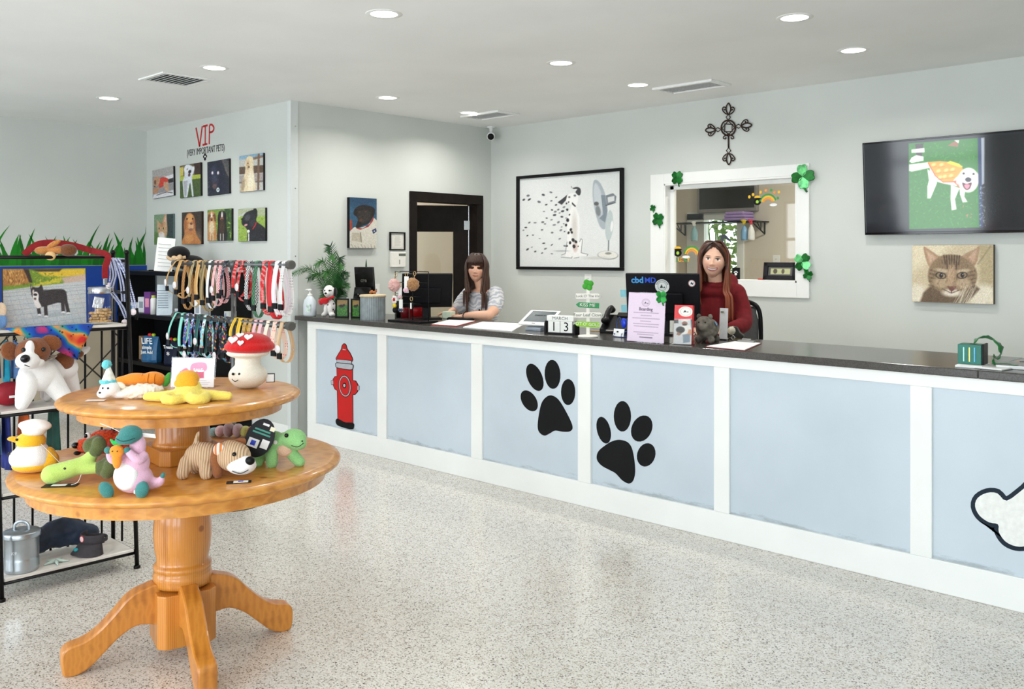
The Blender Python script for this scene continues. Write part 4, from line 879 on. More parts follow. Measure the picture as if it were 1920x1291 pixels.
c = vG(600, 745, YG-.15); t = thing('folded_towel', 'folded lilac towel lying on the grooming room shelf', 'towel', (c.x, YG-.15, zs+.015))
for i in range(3): bx('fold', (0, 0, .022+i*.036), (.28-.02*i, .24, .034), M('lilac_towel', (176, 150, 206), .9, bump=.5, scale=200), t, .014)
t = thing('heron_decal', 'blue grey heron shaped decal on the grooming room window', 'decal', M4=wallB((0, YG+.036, 0)))
hp = [(vG(x, y).x, vG(x, y).z) for x, y in curved([(478, 868), (480, 845), (500, 836), (520, 850), (545, 885), (515, 868), (500, 862), (496, 880), (510, 900), (515, 940), (508, 990), (520, 1020), (500, 1020), (494, 960), (496, 920), (482, 890)], 3)]
MB().prism(hp, .003).obj('heron', M('heron_blue', (140, 152, 180), .6), t)
# ------------------------------------------------------------------ things on the counter
def onC(u, v): return onZ(u, v, ZC)
def mpp(p): return (Vector(p)-EYE).dot(FW)/F             # metres per photograph pixel at a point
CY = math.atan2(.6907, .7231)
RZ = Matrix.Rotation(PI/2, 4, 'X')                         # upright frame: x right, y up, z toward -Y
# hand sanitiser
p = onC(581, 592); k = mpp(p); t = thing('sanitizer_bottle', 'translucent white pump bottle of hand sanitizer beside the spotted toy dog', 'bottle', p, .3)
MILK = M('milky_plastic', (214, 222, 228), .3, var=.02)
MB().rings([[Vector((a*k*math.cos(i*PI/12)*math.copysign(1, 1), b*k*math.sin(i*PI/12), z*k)) for i in range(24)] for a, b, z in ((12, 8, 0), (14, 9, 1.5), (14, 9, 22), (12, 8, 30), (6, 5, 36), (4, 4, 38))]).obj('bottle', MILK, t, True)
MB().lathe([(4.4*k, 37*k), (4.4*k, 41*k), (1.5*k, 42*k), (1.5*k, 47*k), (4*k, 47.5*k), (4*k, 50*k), (.5*k, 51*k)], seg=16).obj('pump', WHITE, t, True)
MB().tube([(0, 0, 49*k), (-5*k, -2*k, 49.5*k), (-8*k, -3*k, 48*k)], 1.2*k, 8).obj('spout', WHITE, t, True)
bx('label', (4*k, -8.9*k, 15*k), (9*k, .002, 15*k), M('sanitizer_label', (196, 214, 206), .4, var=.3, scale=30), t, 0, eul(0, 0, .2))
# potted palm
p = onC(630, 589.5); k = mpp(p); t = thing('potted_palm', 'small green potted palm with feathery fronds on the counter', 'plant', p, CY)
MB().lathe([(.05, 0), (.06, .01), (.075, .11), (.08, .115), (.07, .115), (.066, .1)]).obj('pot', M('pot_grey', (96, 98, 92), .6), t, True)
PALM = [M('palm_leaf', (52, 110, 44), .45, var=.3, scale=20), M('palm_leaf_dark', (28, 72, 34), .45, var=.3, scale=20)]
r = random.Random(3)
fr = [(-76, 78, -58), (-52, 68, -26), (-28, 32, -6), (-16, 120, -10), (-6, 104, -16), (10, 98, 0), (22, 86, -44), (36, 72, -50), (38, 52, -52), (32, 36, -50), (-34, 92, -40), (14, 66, -20), (-20, 72, -30), (28, 60, -54)]
for i, (dx, dz, dy) in enumerate(fr):
    a = Vector((0, 0, .1)); e = Vector((dx*k*.9, dy*k, dz*k)); m_ = Vector((dx*k*.55, dy*k*.6, dz*k*.95+.06))
    sp = spline([a, (a+m_)/2, m_, e], 6); b = MB(); b.tube(sp, [.003]*len(sp), 5)
    for j in range(4, len(sp)-1):
        d = (sp[j+1]-sp[j]).normalized(); sd = d.cross(Vector((0, 1, .3))).normalized(); f = j/len(sp); L = .075*math.sin(PI*min(1, .25+f*.75))+.02
        for s_ in (-1, 1):
            for o_ in (0, .5):
                q = sp[j].lerp(sp[j+1], o_); tip = q+(sd*s_*.8+d*.9).normalized()*L+Vector((0, 0, -.012)); w_ = d*.0045
                b.bm.faces.new([b._v(x) for x in (q-w_, q+w_, q.lerp(tip, .5)+w_*.9, tip, q.lerp(tip, .5)-w_*.7)])
    b.obj('frond', PALM[i % 2], t)
# spotted toy dog with a red bow
p = onC(619, 593); k = mpp(p); t = thing('spotted_dog_figure', 'white and black spotted dalmatian toy dog with a red bow', 'toy', p, .5)
DWH = plush('dalmatian_white', (236, 234, 232), .04)
def spots(obj_balls, n, parent, seed, size, name='spot'):
    rr = random.Random(seed)
    for i in range(n):
        c, rad = rr.choice(obj_balls); d = Vector((rr.uniform(-1, 1), rr.uniform(-1, .3), rr.uniform(-.8, 1))).normalized()
        q = Vector(c)+Vector((d.x*rad[0], d.y*rad[1], d.z*rad[2])); R = d.to_track_quat('Z', 'Y').to_matrix()
        MB().ball(q, (size*rr.uniform(.5, 1), size*rr.uniform(.5, 1), size*.25), R, 10).obj(name, BLACK, parent, True)
bl = [((0, 0, 18*k), (10*k, 9*k, 16*k)), ((0, -4*k, 47*k), (11*k, 10*k, 12*k)), ((0, -11*k, 43*k), (6*k, 8*k, 5*k))]
blob('body', DWH, t, [(a, b_) for a, b_ in bl]+[((-8*k, -8*k, 4*k), (5*k, 8*k, 4*k)), ((8*k, -8*k, 4*k), (5*k, 8*k, 4*k)), ((-5*k, -9*k, 12*k), (3.5*k, 4*k, 12*k)), ((5*k, -9*k, 12*k), (3.5*k, 4*k, 12*k))], vox=.006)
spots(bl[:1], 12, t, 5, 2.4*k); spots(bl[1:2], 6, t, 9, 1.8*k)
for s_ in (-1, 1):
    blob('ear', plush('dalmatian_ear', (40, 38, 40)), t, [((s_*11*k, -1*k, 46*k), (3*k, 6*k, 9*k))], vox=.005); MB().ball((s_*4.5*k, -12.5*k, 49*k), 1.6*k, None, 10).obj('eye', BLACK, t, True)
MB().ball((0, -18.5*k, 44*k), (2.6*k, 2*k, 2*k), None, 12).obj('nose', BLACK, t, True)
BOW = plush('red_tulle', (206, 24, 34), .2)
blob('bow', BOW, t, [((-6*k, -10*k, 30*k), (8*k, 4*k, 6*k)), ((-14*k, -8*k, 28*k), (5*k, 4*k, 6*k))], [([(-9*k, -6*k, 34*k), (0, -11*k, 33*k), (9*k, -6*k, 37*k)], 2*k)], vox=.005, disp=.012, dscale=.012)
# double photo frame
p = onC(655, 595.5); k = mpp(p); t = thing('hinged_photo_frame', 'black hinged double photo frame with two green outdoor pet photos', 'picture frame', p, .45)
vF = crop(540, 340, 4.571)
for x0, x1, ang, sd in ((-22, -1.5, .18, 0), (1.5, 20, -.25, 1)):
    w_ = (x1-x0)*k*1.28; hh = 36*k; R = Matrix.Translation(((x0+x1)/2*k*1.28, 0, hh/2)) @ Matrix.Rotation(ang, 4, 'Z') @ RZ
    b = MB(R); fwi = .012
    b.box((0, hh/2-fwi/2, 0), (w_, fwi, .014)).box((0, -hh/2+fwi/2, 0), (w_, fwi, .014)).box((w_/2-fwi/2, 0, 0), (fwi, hh, .014)).box((-w_/2+fwi/2, 0, 0), (fwi, hh, .014)).box((0, 0, -.005), (w_-.004, hh-.004, .004)); b.obj('frame', BLACK, t, bev=.002)
    pc = Pic(((0, 0), (60, 0), (60, 100), (0, 100)), 34, (70, 130, 50), .6); pc.poly((150, 120, 70), [(0, 0), (60, 0), (60, 30), (0, 34)], 8); pc.poly((50, 110, 36), [(0, 60), (60, 40), (60, 100), (0, 100)], 20)
    pc.ell((30, 26, 24), 25, 38, 14, 9, 0, 4); pc.ell((30, 26, 24), 40, 32, 6, 7, 0, 4); pc.dabs([(110, 170, 60), (40, 90, 30)], 40, (0, 45, 60, 100), 5); pc.noise(8); pc.obj('photo', w_-2*fwi, hh-2*fwi, GLOSSP, t, -.001, R)
# ribbed canister with bone handle
p = onC(699, 598); k = mpp(p); t = thing('treat_canister', 'grey ribbed metal treat canister with wooden lid and bone handle', 'canister', p)
n = 72; rr_ = 23*k
def ribring(z, rad): return [Vector(((rad+(.0022 if i % 2 else 0))*math.cos(2*PI*i/n), (rad+(.0022 if i % 2 else 0))*math.sin(2*PI*i/n), z)) for i in range(n)]
MB().rings([ribring(0, rr_), ribring(42*k, rr_)]).obj('drum', M('galvanised_grey', (150, 160, 164), .5, .3, var=.12, scale=20), t)
MB().lathe([(rr_+.006, 42*k), (rr_+.008, 42.5*k), (rr_+.008, 45*k), (rr_+.004, 46*k)], seg=40).obj('lid', M('lid_wood', (216, 196, 160), .5, var=.1), t, True)
BN = M('biscuit_orange', (176, 102, 46), .6, var=.15)
blob('bone_handle', BN, t, [((-6*k, -1*k, 50*k), 2.6*k), ((-6*k, 2.5*k, 52*k), 2.6*k), ((6*k, -1*k, 50*k), 2.6*k), ((6*k, 2.5*k, 52*k), 2.6*k)], [([(-6*k, .5*k, 51*k), (6*k, .5*k, 51*k)], 2*k)], vox=.004)
# point-of-sale terminal seen from behind
p = onC(681, 590.5); k = mpp(p); t = thing('sale_terminal', 'tall dark point of sale touchscreen seen from behind near the palm', 'terminal', p, .35)
bx('base', (0, .02, .012), (.15, .14, .024), BLACK, t, .006); bx('stand', (0, .03, .13), (.09, .04, .22), BLACK, t, .008, eul(-.15))
GB = M('gloss_dark', (22, 20, 20), .18, var=.1)
bx('screen', (0, .03, .29), (.2, .022, .28), GB, t, .006, eul(.12)); bx('customer_screen', (.0, -.02, .17), (.17, .02, .16), GB, t, .006, eul(-.2)); bx('camera_dot', (-.03, -.034, .19), (.008, .004, .008), CHROME, t, 0)
text('terminal_mark', 'cre', .05, M('mark_grey', (110, 106, 104), .5), t, Matrix.Translation((.0, .012, .31)) @ eul(.12).to_4x4() @ RZ @ Matrix.Translation((0, 0, .006)), bold=.001)
# stiff green leaf plant beside it
p = onC(689, 586.5); t = thing('snake_plant', 'stiff upright dark green leaf plant beside the sale terminal', 'plant', p)
MB().lathe([(.03, 0), (.034, .005), (.04, .05), (.034, .05)], seg=20).obj('pot', M('pot_grey', (96, 98, 92), .6), t, True)
for i, (dx, hh) in enumerate(((-.01, .46), (.012, .38), (-.022, .34), (.02, .3))):
    sp = [(dx*.3, 0, .04), (dx, 0, .04+hh*.4), (dx*1.3, -.005, .04+hh*.75), (dx*1.2, -.005, .04+hh)]
    MB().sweep(spline(sp, 4), [(-.02, 0), (0, -.004), (.02, 0), (0, .004)], up=(0, 1, 0), scl=[.6, .75, .9, .95, 1, 1, .98, .95, .9, .75, .55, .3, .05]).obj('leaf', PALM[1], t)
# key ring display rack
p = onC(763, 604); k = mpp(p); KW = 88*k*1.05; t = thing('keyring_rack', 'black wire display rack on a tray hung with key rings', 'display rack', p, .0)
bx('tray', (0, .06, .008), (KW, .2, .016), BLACK, t, .004)
KH = 95*k
for x in (-.22, .0, .19):
    rod('upright', (x, .06, .01), (x, .06, KH if x else KH*.98), .0035, BLKMET, t, 6)
for z, x0, x1 in ((KH, -.16, .19), (KH*.78, -.2, .19), (KH*.5, -.22, .1), (KH*.36, -.22, .1)): rod('crossbar', (x0, .06, z), (x1, .06, z), .0035, BLKMET, t, 6)
for x, z in ((-.15, KH*.98), (-.02, KH*.99), (.08, KH), (-.1, KH*.77), (-.17, KH*.55), (-.09, KH*.52), (.04, KH*.5)): rod('hook', (x, .06, z), (x, .01, z+.006), .002, BLKMET, t, 5)
def ring(name, c, r, m, par, th=.0022): MB().tube([Vector(c)+Vector((r*math.cos(i*PI/8), 0, r*math.sin(i*PI/8))) for i in range(16)], th, 6, True).obj(name, m, par, True)
KG = 'key rings hung on the wire rack'; GOLDM = M('ring_gold', (214, 184, 130), .3, .8)
def keyr(label, x, z, parts):
    q = thing('key_ring', label, 'key ring', (p.x+x, p.y+.012, ZC+z), 0, KG); ring('ring', (0, 0, -.014), .016, GOLDM, q); parts(q); return q
def fluffy(m): return lambda q: (MB().tube([(0, 0, -.03), (0, -.012, -.06)], .003, 6).obj('strap', GOLDM, q), blob('pompom', m, q, [((0, -.018, -.1), (.05, .042, .05))], vox=.006, disp=.022, dscale=.012))
keyr('pink fluffy pompom key ring on the wire rack', -.15, KH*.97, fluffy(plush('pompom_pink', (222, 176, 170), .2)))
keyr('brown and tan fluffy pompom key ring on the wire rack', .08, KH, fluffy(plush('pompom_tan', (176, 130, 86), .5)))
def card(w_, h_, c, ears=False):
    def f(q):
        bx('card', (0, 0, -.03-h_/2), (w_, .003, h_), PAPER, q, .002)
        for s_ in (-1, 1): MB().ball((s_*w_*.3, -.006, -.03-h_*.85), (w_*.3, .008, w_*.3), None, 14).obj('charm', c, q, True)
    return f
PKP = M('charm_pink', (232, 190, 206), .5)
keyr('white carded key ring with a pair of pink round charms', -.02, KH*.98, card(.055, .13, PKP)); keyr('narrow white carded key ring beside the pink pompom', -.1, KH*.76, card(.04, .09, PKP)); keyr('white carded key ring with dark printed charms low on the rack', -.09, KH*.52, card(.045, .1, M('charm_navy', (60, 72, 96), .5)))
def flower(q):
    for i in range(6): MB().ball((.022*math.cos(i*PI/3), 0, -.05+.022*math.sin(i*PI/3)), (.012, .008, .012), None, 10).obj('petal', PAPER, q, True)
    MB().ball((0, -.006, -.05), (.014, .008, .014), None, 10).obj('centre', RED, q, True); MB().ball((0, 0, -.1), (.02, .012, .02), None, 10).obj('bead', M('bead_yellow', (236, 206, 40), .4), q, True); MB().ball((.004, 0, -.135), (.026, .014, .024), None, 12).obj('tassel_ball', BLACK, q, True)
keyr('white flower key ring with red centre and yellow bead', -.17, KH*.56, flower)
keyr('gold ring with a black and white leather fob low on the rack', .04, KH*.5, lambda q: (ring('loop', (0, 0, -.07), .028, BLACK, q, .004), bx('fob', (0, -.004, -.07), (.016, .006, .05), PAPER, q, .004)))
# pen pots behind the rack
def pot(label, x, y, r_, h_, m, pens=()):
    q = thing('pen_pot', label, 'pot', (x, y, ZC)); MB().lathe([(.001, 0), (r_, 0), (r_, h_), (r_-.004, h_), (r_-.004, .006), (.001, .006)], seg=24).obj('cup', m, q, True)
    for i, (dx, dy, L, pm) in enumerate(pens): MB().tube([(dx*.4, dy*.4, .01), (dx, dy, L*.93), (dx*1.05, dy*1.05, L)], [.0045, .0045, .0012], 8).obj('pen', pm, q, True)
REDC = M('red_tin', (170, 16, 26), .3, var=.05)
c = onC(754, 597); pot('red round tin standing behind the key ring rack', c.x, c.y+.16, .065, .13, REDC, [(-.02, .01, .2, M('pen_yellow', (226, 226, 40), .4)), (.01, .0, .2, M('pen_green', (30, 160, 60), .4)), (.03, .02, .18, M('pen_blue', (30, 70, 170), .4))])
c = onC(733, 598); pot('dark red narrow tin beside the larger red tin', c.x, c.y+.15, .035, .11, M('dark_red_tin', (120, 14, 24), .3), [(-.01, 0, .17, BLACK), (.01, .01, .18, M('pen_blue', (30, 70, 170), .4))])
c = onC(722, 597); pot('black pen pot next to the treat canister', c.x-.02, c.y+.17, .03, .14, BLACK, [(0, 0, .19, BLACK)])
# monitors
def monitor(name, label, cpx, w_, h_, yaw, tilt, zc, parts=None):
    c = onC(*cpx); t = thing(name, label, 'monitor', (c.x, c.y, ZC), yaw)
    bx('base', (0, .04, .006), (.24, .18, .012), BLACK, t, .004); bx('neck', (0, .06, zc*.45), (.07, .03, zc*.9), BLACK, t, .006, eul(-.1))
    R = Matrix.Translation((0, 0, zc)) @ Matrix.Rotation(tilt, 4, 'X')
    MB(R).box((0, 0, 0), (w_, .026, h_)).obj('housing', M('matte_black', (16, 16, 20), .45, var=.15), t, bev=.006)
    MB(R).box((0, -.022, -.04), (w_*.55, .02, h_*.45)).obj('rear_bulge', M('matte_black', (16, 16, 20), .45, var=.15), t, bev=.008)
    MB(R).box((0, .0135, .006), (w_-.02, .002, h_-.034)).obj('screen', GB, t)
    return t, R
monitor('computer_monitor', 'plain black computer monitor seen from behind, between key rings and tie-dye shirt', (801, 598), .42, .29, .95, .22, .24)
bx('card_reader', (0, 0, 0), (.09, .07, .06), M('pale_green', (206, 220, 196), .4), None, .006).name = 'note_block'
nb = bpy.data.objects['note_block']; c = onC(847, 596); nb.location = (-5.718, 5.215, ZC+.03); nb.rotation_euler = (0, 0, .2); tag(nb, 'pale green block of note paper beside the black keyboard', 'note block')
c = onC(868, 597.5); t = thing('computer_keyboard', 'black computer keyboard by the hand of the woman in tie-dye', 'keyboard', (-5.49, 5.137, ZC), .1)
bx('case', (0, 0, .009), (.23, .085, .018), BLACK, t, .004)
for i in range(4):
    for j in range(12): bx('key', (-.099+j*.018, -.028+i*.0187, .02), (.014, .015, .006), GB, t, .001)
# papers and clipboards
def sheet(name, label, cat, quad, z=.0, mat=None, th=.003, clip=None, board=None, lines=0):
    P = [onZ(u, v, ZC) for u, v in quad]; c = sum(P, Vector())/4; t = thing(name, label, cat, (c.x, c.y, ZC+z))
    q = [(a.x-c.x, a.y-c.y) for a in P]
    z0 = 0
    if board: MB().prism([(x*1.05, y*1.05) for x, y in q], .004).obj('board', board, t, bev=.001); z0 = .004
    MB().prism(q, th, Matrix.Translation((0, 0, z0))).obj('paper', mat or PAPER, t)
    for i in range(lines):
        f = (i+1)/(lines+1); a = Vector(q[0]).lerp(Vector(q[3]), f); b = Vector(q[1]).lerp(Vector(q[2]), f); a, b = a.lerp(b, .1), a.lerp(b, .9); d = (b-a)
        MB().box(((a.x+b.x)/2, (a.y+b.y)/2, z0+th+.0002), (d.length, .002, .0004), eul(0, 0, math.atan2(d.y, d.x))).obj('printed_line', M('print_grey', (150, 150, 152), .7), t)
    if clip:
        a = onZ(*clip, ZC)-c; MB().box((a.x, a.y, z0+.008), (.11, .03, .012)).cyl((a.x-.03, a.y, z0+.016), (a.x+.03, a.y, z0+.016), .008, seg=10).obj('clip', M('clip_steel', (150, 150, 148), .35, .8), t, bev=.002)
    return t
sheet('clipboard', 'red edged clipboard with white form beside the key ring rack', 'clipboard', ((842, 600.5), (890, 602.5), (856, 611.5), (810, 608.5)), 0, board=M('red_board', (176, 40, 34), .5), lines=5)
sheet('paper_stack', 'loose white paper sheets lying beside the tablet stand', 'paper', ((905, 604), (984, 607.5), (960, 621.5), (868, 614)), 0, th=.006, lines=4)
sheet('clipboard', 'dark red clipboard with white form and steel clip near the stone pig', 'clipboard', ((1378, 641.5), (1426, 644.5), (1396, 657.5), (1325, 650.5)), 0, board=M('dark_red_board', (110, 30, 36), .5), clip=(1400, 643), lines=6)
sheet('note_paper', 'small cream note paper lying behind the stone pig', 'paper', ((1350, 631), (1376, 628.5), (1380, 632), (1352, 636)), 0, M('cream_paper', (240, 226, 196), .7))
# white tablet stand
c = onC(1003, 619); k = mpp(c); t = thing('tablet_stand', 'white tilted payment tablet with dark grey screen beside the block calendar', 'tablet', (c.x, c.y+.03, ZC), .12)
MB().prism([(-.07, 0), (.07, 0), (.07, .05), (-.07, .02)], .13, basis((0, 1, 0), (0, 0, 1), (-.06, 0, 0))).obj('foot', M('stand_grey', (150, 160, 172), .4), t, bev=.004)
R = Matrix.Translation((0, .02, .085)) @ Matrix.Rotation(.50, 4, 'X')
MB(R).box((0, 0, 0), (.26, .19, .014)).obj('case', WHITE, t, bev=.006); MB(R).box((.005, .008, .0075), (.21, .14, .002)).obj('screen', M('screen_slate', (86, 96, 100), .2), t); MB(R).box((0, -.08, .0075), (.03, .005, .002)).obj('slot', BLACK, t)
text('screen_text', 'CHECK IN', .022, M('screen_ink', (40, 44, 48), .5), t, R @ Matrix.Translation((.0, .02, .009)))
# block calendar
c = onC(1047, 627); k = mpp(c); t = thing('block_calendar', 'white block calendar reading MARCH 13 in a black holder', 'calendar', (c.x, c.y+.035, ZC), .25)
W_ = .23; HH = .135
bx('holder_base', (0, 0, .006), (W_, .07, .012), BLACK, t, .002)
for s_, dx in ((-1, 0), (1, 0)): MB().prism([(-.035, 0), (.035, 0), (.035, .075), (.02, .09), (-.02, .09), (-.035, .075)], .012, basis((0, 1, 0), (0, 0, 1), (s_*W_/2-(.012 if s_ > 0 else 0), 0, 0))).obj('holder_end', BLACK, t)
BK = M('block_white', (240, 240, 236), .6, var=.03, scale=20); INKB = M('ink_black', (24, 24, 24), .6)
bx('month_block', (-.0, 0, .108), (W_-.03, .055, .036), BK, t, .002); text('month', 'MARCH', .03, M('ink_grey', (96, 96, 96), .6), t, Matrix.Translation((0, -.0279, .108)) @ RZ, sx=1.1)
for x, s_ in ((-.046, '1'), (.046, '3')): bx('day_block', (x, 0, .051), (.088, .055, .076), BK, t, .002); text('day', s_, .086, INKB, t, Matrix.Translation((x, -.0279, .05)) @ RZ)
# green sign post
c = onC(1097, 632); k = mpp(c); t = thing('sign_post', 'white table signpost with four green and white Irish arrow signs and clover', 'ornament', (c.x, c.y+.03, ZC), .68)
PW = M('painted_white_wood', (238, 234, 226), .6, var=.05)
MB().lathe([(.001, 0), (.064, 0), (.066, .006), (.06, .012), (.001, .012)]).obj('base', PW, t, True); bx('post', (0, 0, 47*k), (.022, .012, 94*k), PW, t, .002)
def arrow(z, left, w0, w1, tilt, m, s_, sz, tm, hh=.034):
    R = Matrix.Translation((0, -.009, z*k)) @ Matrix.Rotation(tilt, 4, 'Y') @ RZ; a, b = w0*k, w1*k
    pts = [(-a, -hh/2), (b-.02, -hh/2), (b, 0), (b-.02, hh/2), (-a, hh/2)] if not left else [(b, -hh/2), (-a+.02, -hh/2), (-a, 0), (-a+.02, hh/2), (b, hh/2)]
    q = MB().prism(pts, .006, R @ Matrix.Translation((0, 0, -.003))).obj('arrow_sign', m, t, bev=.001); text('sign_words', s_, sz, tm, q, R @ Matrix.Translation(((b-a)/2, 0, .0036)))
G1 = M('sign_green', (40, 140, 80), .5); G2 = M('sign_lime', (140, 196, 40), .5); TG = M('sign_ink', (90, 96, 88), .6)
arrow(77, False, 23, 25, 0, PW, "Luck O' The Irish", .023, TG); arrow(60, True, 23, 21, .05, G1, 'KISS ME', .030, PW); arrow(41.5, False, 26, 28, 0, PW, 'Four Leaf Clover', .028, M('sign_ink_green', (70, 96, 76), .6)); arrow(24, True, 26, 22, .06, G2, "POT O' GOLD", .028, PW)
for i in range(4):
    a = i*PI/2+.5; MB().ball((.019*math.cos(a), -.006, 98*k+.019*math.sin(a)), (.02, .006, .02), None, 12).obj('clover_leaf', M('clover_felt', (60, 160, 40), .6), t, True)
MB().cyl((0, -.003, 88*k), (.006, -.003, 94*k), .003, seg=6).obj('clover_stem', M('clover_felt', (60, 160, 40), .6), t)
# desk phone
c = onC(1138, 625); t = thing('desk_phone', 'black desk telephone behind the signpost', 'telephone', (c.x, c.y+.12, ZC), .35)
MB().prism([(-.1, 0), (.1, 0), (.1, .10), (.06, .12), (-.1, .03)], .2, basis((0, 1, 0), (0, 0, 1), (-.1, 0, 0))).obj('body', BLACK, t, bev=.006)
blob('handset', BLACK, t, [((-.07, -.06, .085), (.03, .04, .025)), ((-.07, .08, .15), (.03, .04, .025))], [([(-.07, -.05, .1), (-.07, .02, .15), (-.07, .08, .165)], .02)], vox=.006)
bx('display', (.03, .05, .115), (.09, .05, .02), GB, t, .003, eul(.5))
bx('note_panel', (.0, -.09, .028), (.1, .05, .004), M('slot_grey', (120, 118, 114), .6), t, 0, eul(.45))
c = onC(1112, 622); q = thing('pencil', 'tan wooden pencil lying behind the signpost', 'pencil', (c.x, c.y+.05, ZC)); rod('shaft', (-.06, 0, .004), (.05, .03, .004), .0038, M('pencil_tan', (216, 186, 130), .6), q, 6); MB().cyl((.05, .03, .004), (.062, .0333, .004), .0038, .0005, 6).obj('tip', M('pencil_lead', (60, 50, 44), .6), q)
# blue wire cardholder
c = onC(1161, 632); k = mpp(c); t = thing('card_holder', 'blue curled wire ornament holding a white business card', 'card holder', (c.x, c.y+.02, ZC), .0)
BW = M('blue_wire', (44, 78, 150), .35, .5); BLU = M('cobalt', (24, 60, 206), .25)
blob('blue_stone', BLU, t, [((.008, .02, 26*k), (.022, .014, .034))], vox=.004)
for s_, x in ((-1, -.02), (1, .035)):
    MB().tube(spline([(x*.3, .02, .01), (x+s_*.02, .02, .04), (x+s_*.028, .02, .085), (x+s_*.01, .02, .125), (x-s_*.005, .02, .11), (x+s_*.004, .02, .095)], 6), .0025, 6).obj('wire', BW, t, True)
MB().tube(spline([(-.055, .0, .05), (-.05, .01, .035), (0, .02, .03), (.05, .01, .04), (.055, 0, .055)], 6), .006, 8).obj('tray', BW, t, True)
for x in (-.03, .03): MB().tube(spline([(x, .03, .004), (x, -.03, .004), (x, -.038, .014), (x+.006, -.034, .026), (x-.006, -.032, .022)], 6), .002, 6).obj('foot_wire', BW, t, True)
bx('business_card', (-.002, -.022, .03), (.085, .002, .05), PAPER, t, .001, eul(-.2)); bx('card_logo', (-.01, -.0245, .036), (.014, .001, .01), INKB, t, 0, eul(-.2)); bx('base_plate', (0, .01, .002), (.07, .05, .004), BW, t, .001)
# pink acrylic sign
q = [(1178, 549), (1243, 549), (1243, 646), (1178, 640)]
c = onC(1210, 642); k = mpp(c); t = thing('pink_sign', 'clear stand with a pale pink printed boarding notice in front of the monitor', 'sign', (c.x, c.y, ZC), .0)
W_, HH = 65*k*1.29, 92*k; R = Matrix.Rotation(-.07, 4, 'X') @ Matrix.Translation((0, 0, HH/2+.004)) @ RZ
MB(R).box((0, 0, -.0005), (W_+.004, HH+.006, .0065)).obj('acrylic_sleeve', ACRYL, t); bx('acrylic_foot', (0, .04, .002), (W_, .09, .004), ACRYL, t, 0)
pc = Pic(((0, 0), (100, 0), (100, 140), (0, 140)), 90, (226, 206, 226), .7); pc.ell((150, 130, 150), 48, 28, 11, 11); pc.ell((226, 206, 226), 48, 28, 10, 10); pc.ell((160, 140, 160), 48, 28, 8, 8); pc.ell((226, 206, 226), 48, 28, 7.2, 7.2); pc.poly((80, 70, 86), [(43, 31), (47, 25), (50, 30)], 1); pc.poly((80, 70, 86), [(50, 31), (53, 28), (55, 31)], 1)
for i, (y, a, b) in enumerate(((57, 16, 84), (65, 36, 64), (73, 13, 86), (81, 35, 63), (89, 16, 86), (96, 18, 84), (113, 18, 84), (119, 28, 72))):
    x = a
    while x < b: w_ = random.uniform(3, 8); pc.line((128, 112, 134), [(x, y), (min(x+w_, b), y)], 1.8, 1.2, .75); x += w_+1.8
pc.line((90, 76, 96), [(35, 127), (68, 127)], 3, 1.2, .8)
o = pc.obj('notice', W_, HH, GLOSSP, t, .0032, R); text('notice_title', 'Boarding', .028, M('notice_ink', (84, 72, 92), .6), t, R @ Matrix.Translation((-.004, HH*.165, .0036)), bold=.0004)
nc = clover('glossy green clover stuck on the corner of the pink notice', Matrix.Translation(c+Vector((W_*.41, -.012+.07*HH, HH*.94))) @ RZ, .048, .78, 4, 2, None, True, None)
# right-hand monitor
t, R = monitor('computer_monitor', 'black monitor back with cbdMD lettering and round stickers beside the pink notice', (1243, 628), .49, .32, .42, .20, .255)
t.location.z = ZC
CB = [M('cbd_blue', (70, 160, 230), .4), M('cbd_deep', (40, 90, 220), .4)]
SR = R @ Matrix.Translation((0, -.0135, 0)) @ RZ
text('brand_words', 'cbd', .058, CB[0], t, SR @ Matrix.Translation((-.165, .115, .001)), bold=.0016); text('brand_words', 'MD', .05, CB[1], t, SR @ Matrix.Translation((-.078, .114, .001)), bold=.0008)
def sticker(x, y, r_, red=False):
    T_ = SR @ Matrix.Translation((x, y, .0))
    pc = Pic(((-50, -50), (50, -50), (50, 50), (-50, 50)), 44, (16, 16, 20)); pc.ell((228, 232, 230), 0, 0, 48, 48)
    if red: pc.ell((190, 60, 60), 0, 0, 45, 45); pc.ell((236, 236, 236), 0, 0, 40, 40); pc.poly((40, 44, 48), [(-20, 16), (-4, -24), (8, 0), (26, -14), (16, 22), (-8, 10)], 3)
    else:
        pc.ell((130, 140, 140), 0, 0, 30, 30); pc.ell((228, 232, 230), 0, 0, 27, 27); pc.poly((40, 60, 52), [(-16, 12), (-4, -14), (6, 10)], 3); pc.poly((40, 60, 52), [(6, 12), (14, 0), (20, 12)], 3)
        for i in range(14): a = -2.8+i*.19; pc.line((90, 100, 98), [(36*math.cos(a), 36*math.sin(a)), (42*math.cos(a), 42*math.sin(a))], 4)
    o = pc.obj('sticker', 2*r_, 2*r_, GLOSSP, t, .0008, T_)
    o.data.transform(Matrix()); bm = bmesh.new(); bm.from_mesh(o.data); ce = T_ @ Vector((0, 0, .0008)); bmesh.ops.delete(bm, geom=[v for v in bm.verts if (v.co-ce).length > r_*.98], context='VERTS'); bm.to_mesh(o.data); bm.free()
for z_ in (.02, -.085): MB(R).box((-.262, .0, z_), (.05, .002, .05)).obj('sticky_note', M('note_aqua', (150, 214, 226), .6), t)
sticker(.0, .075, .05); sticker(.195, .097, .024, True)
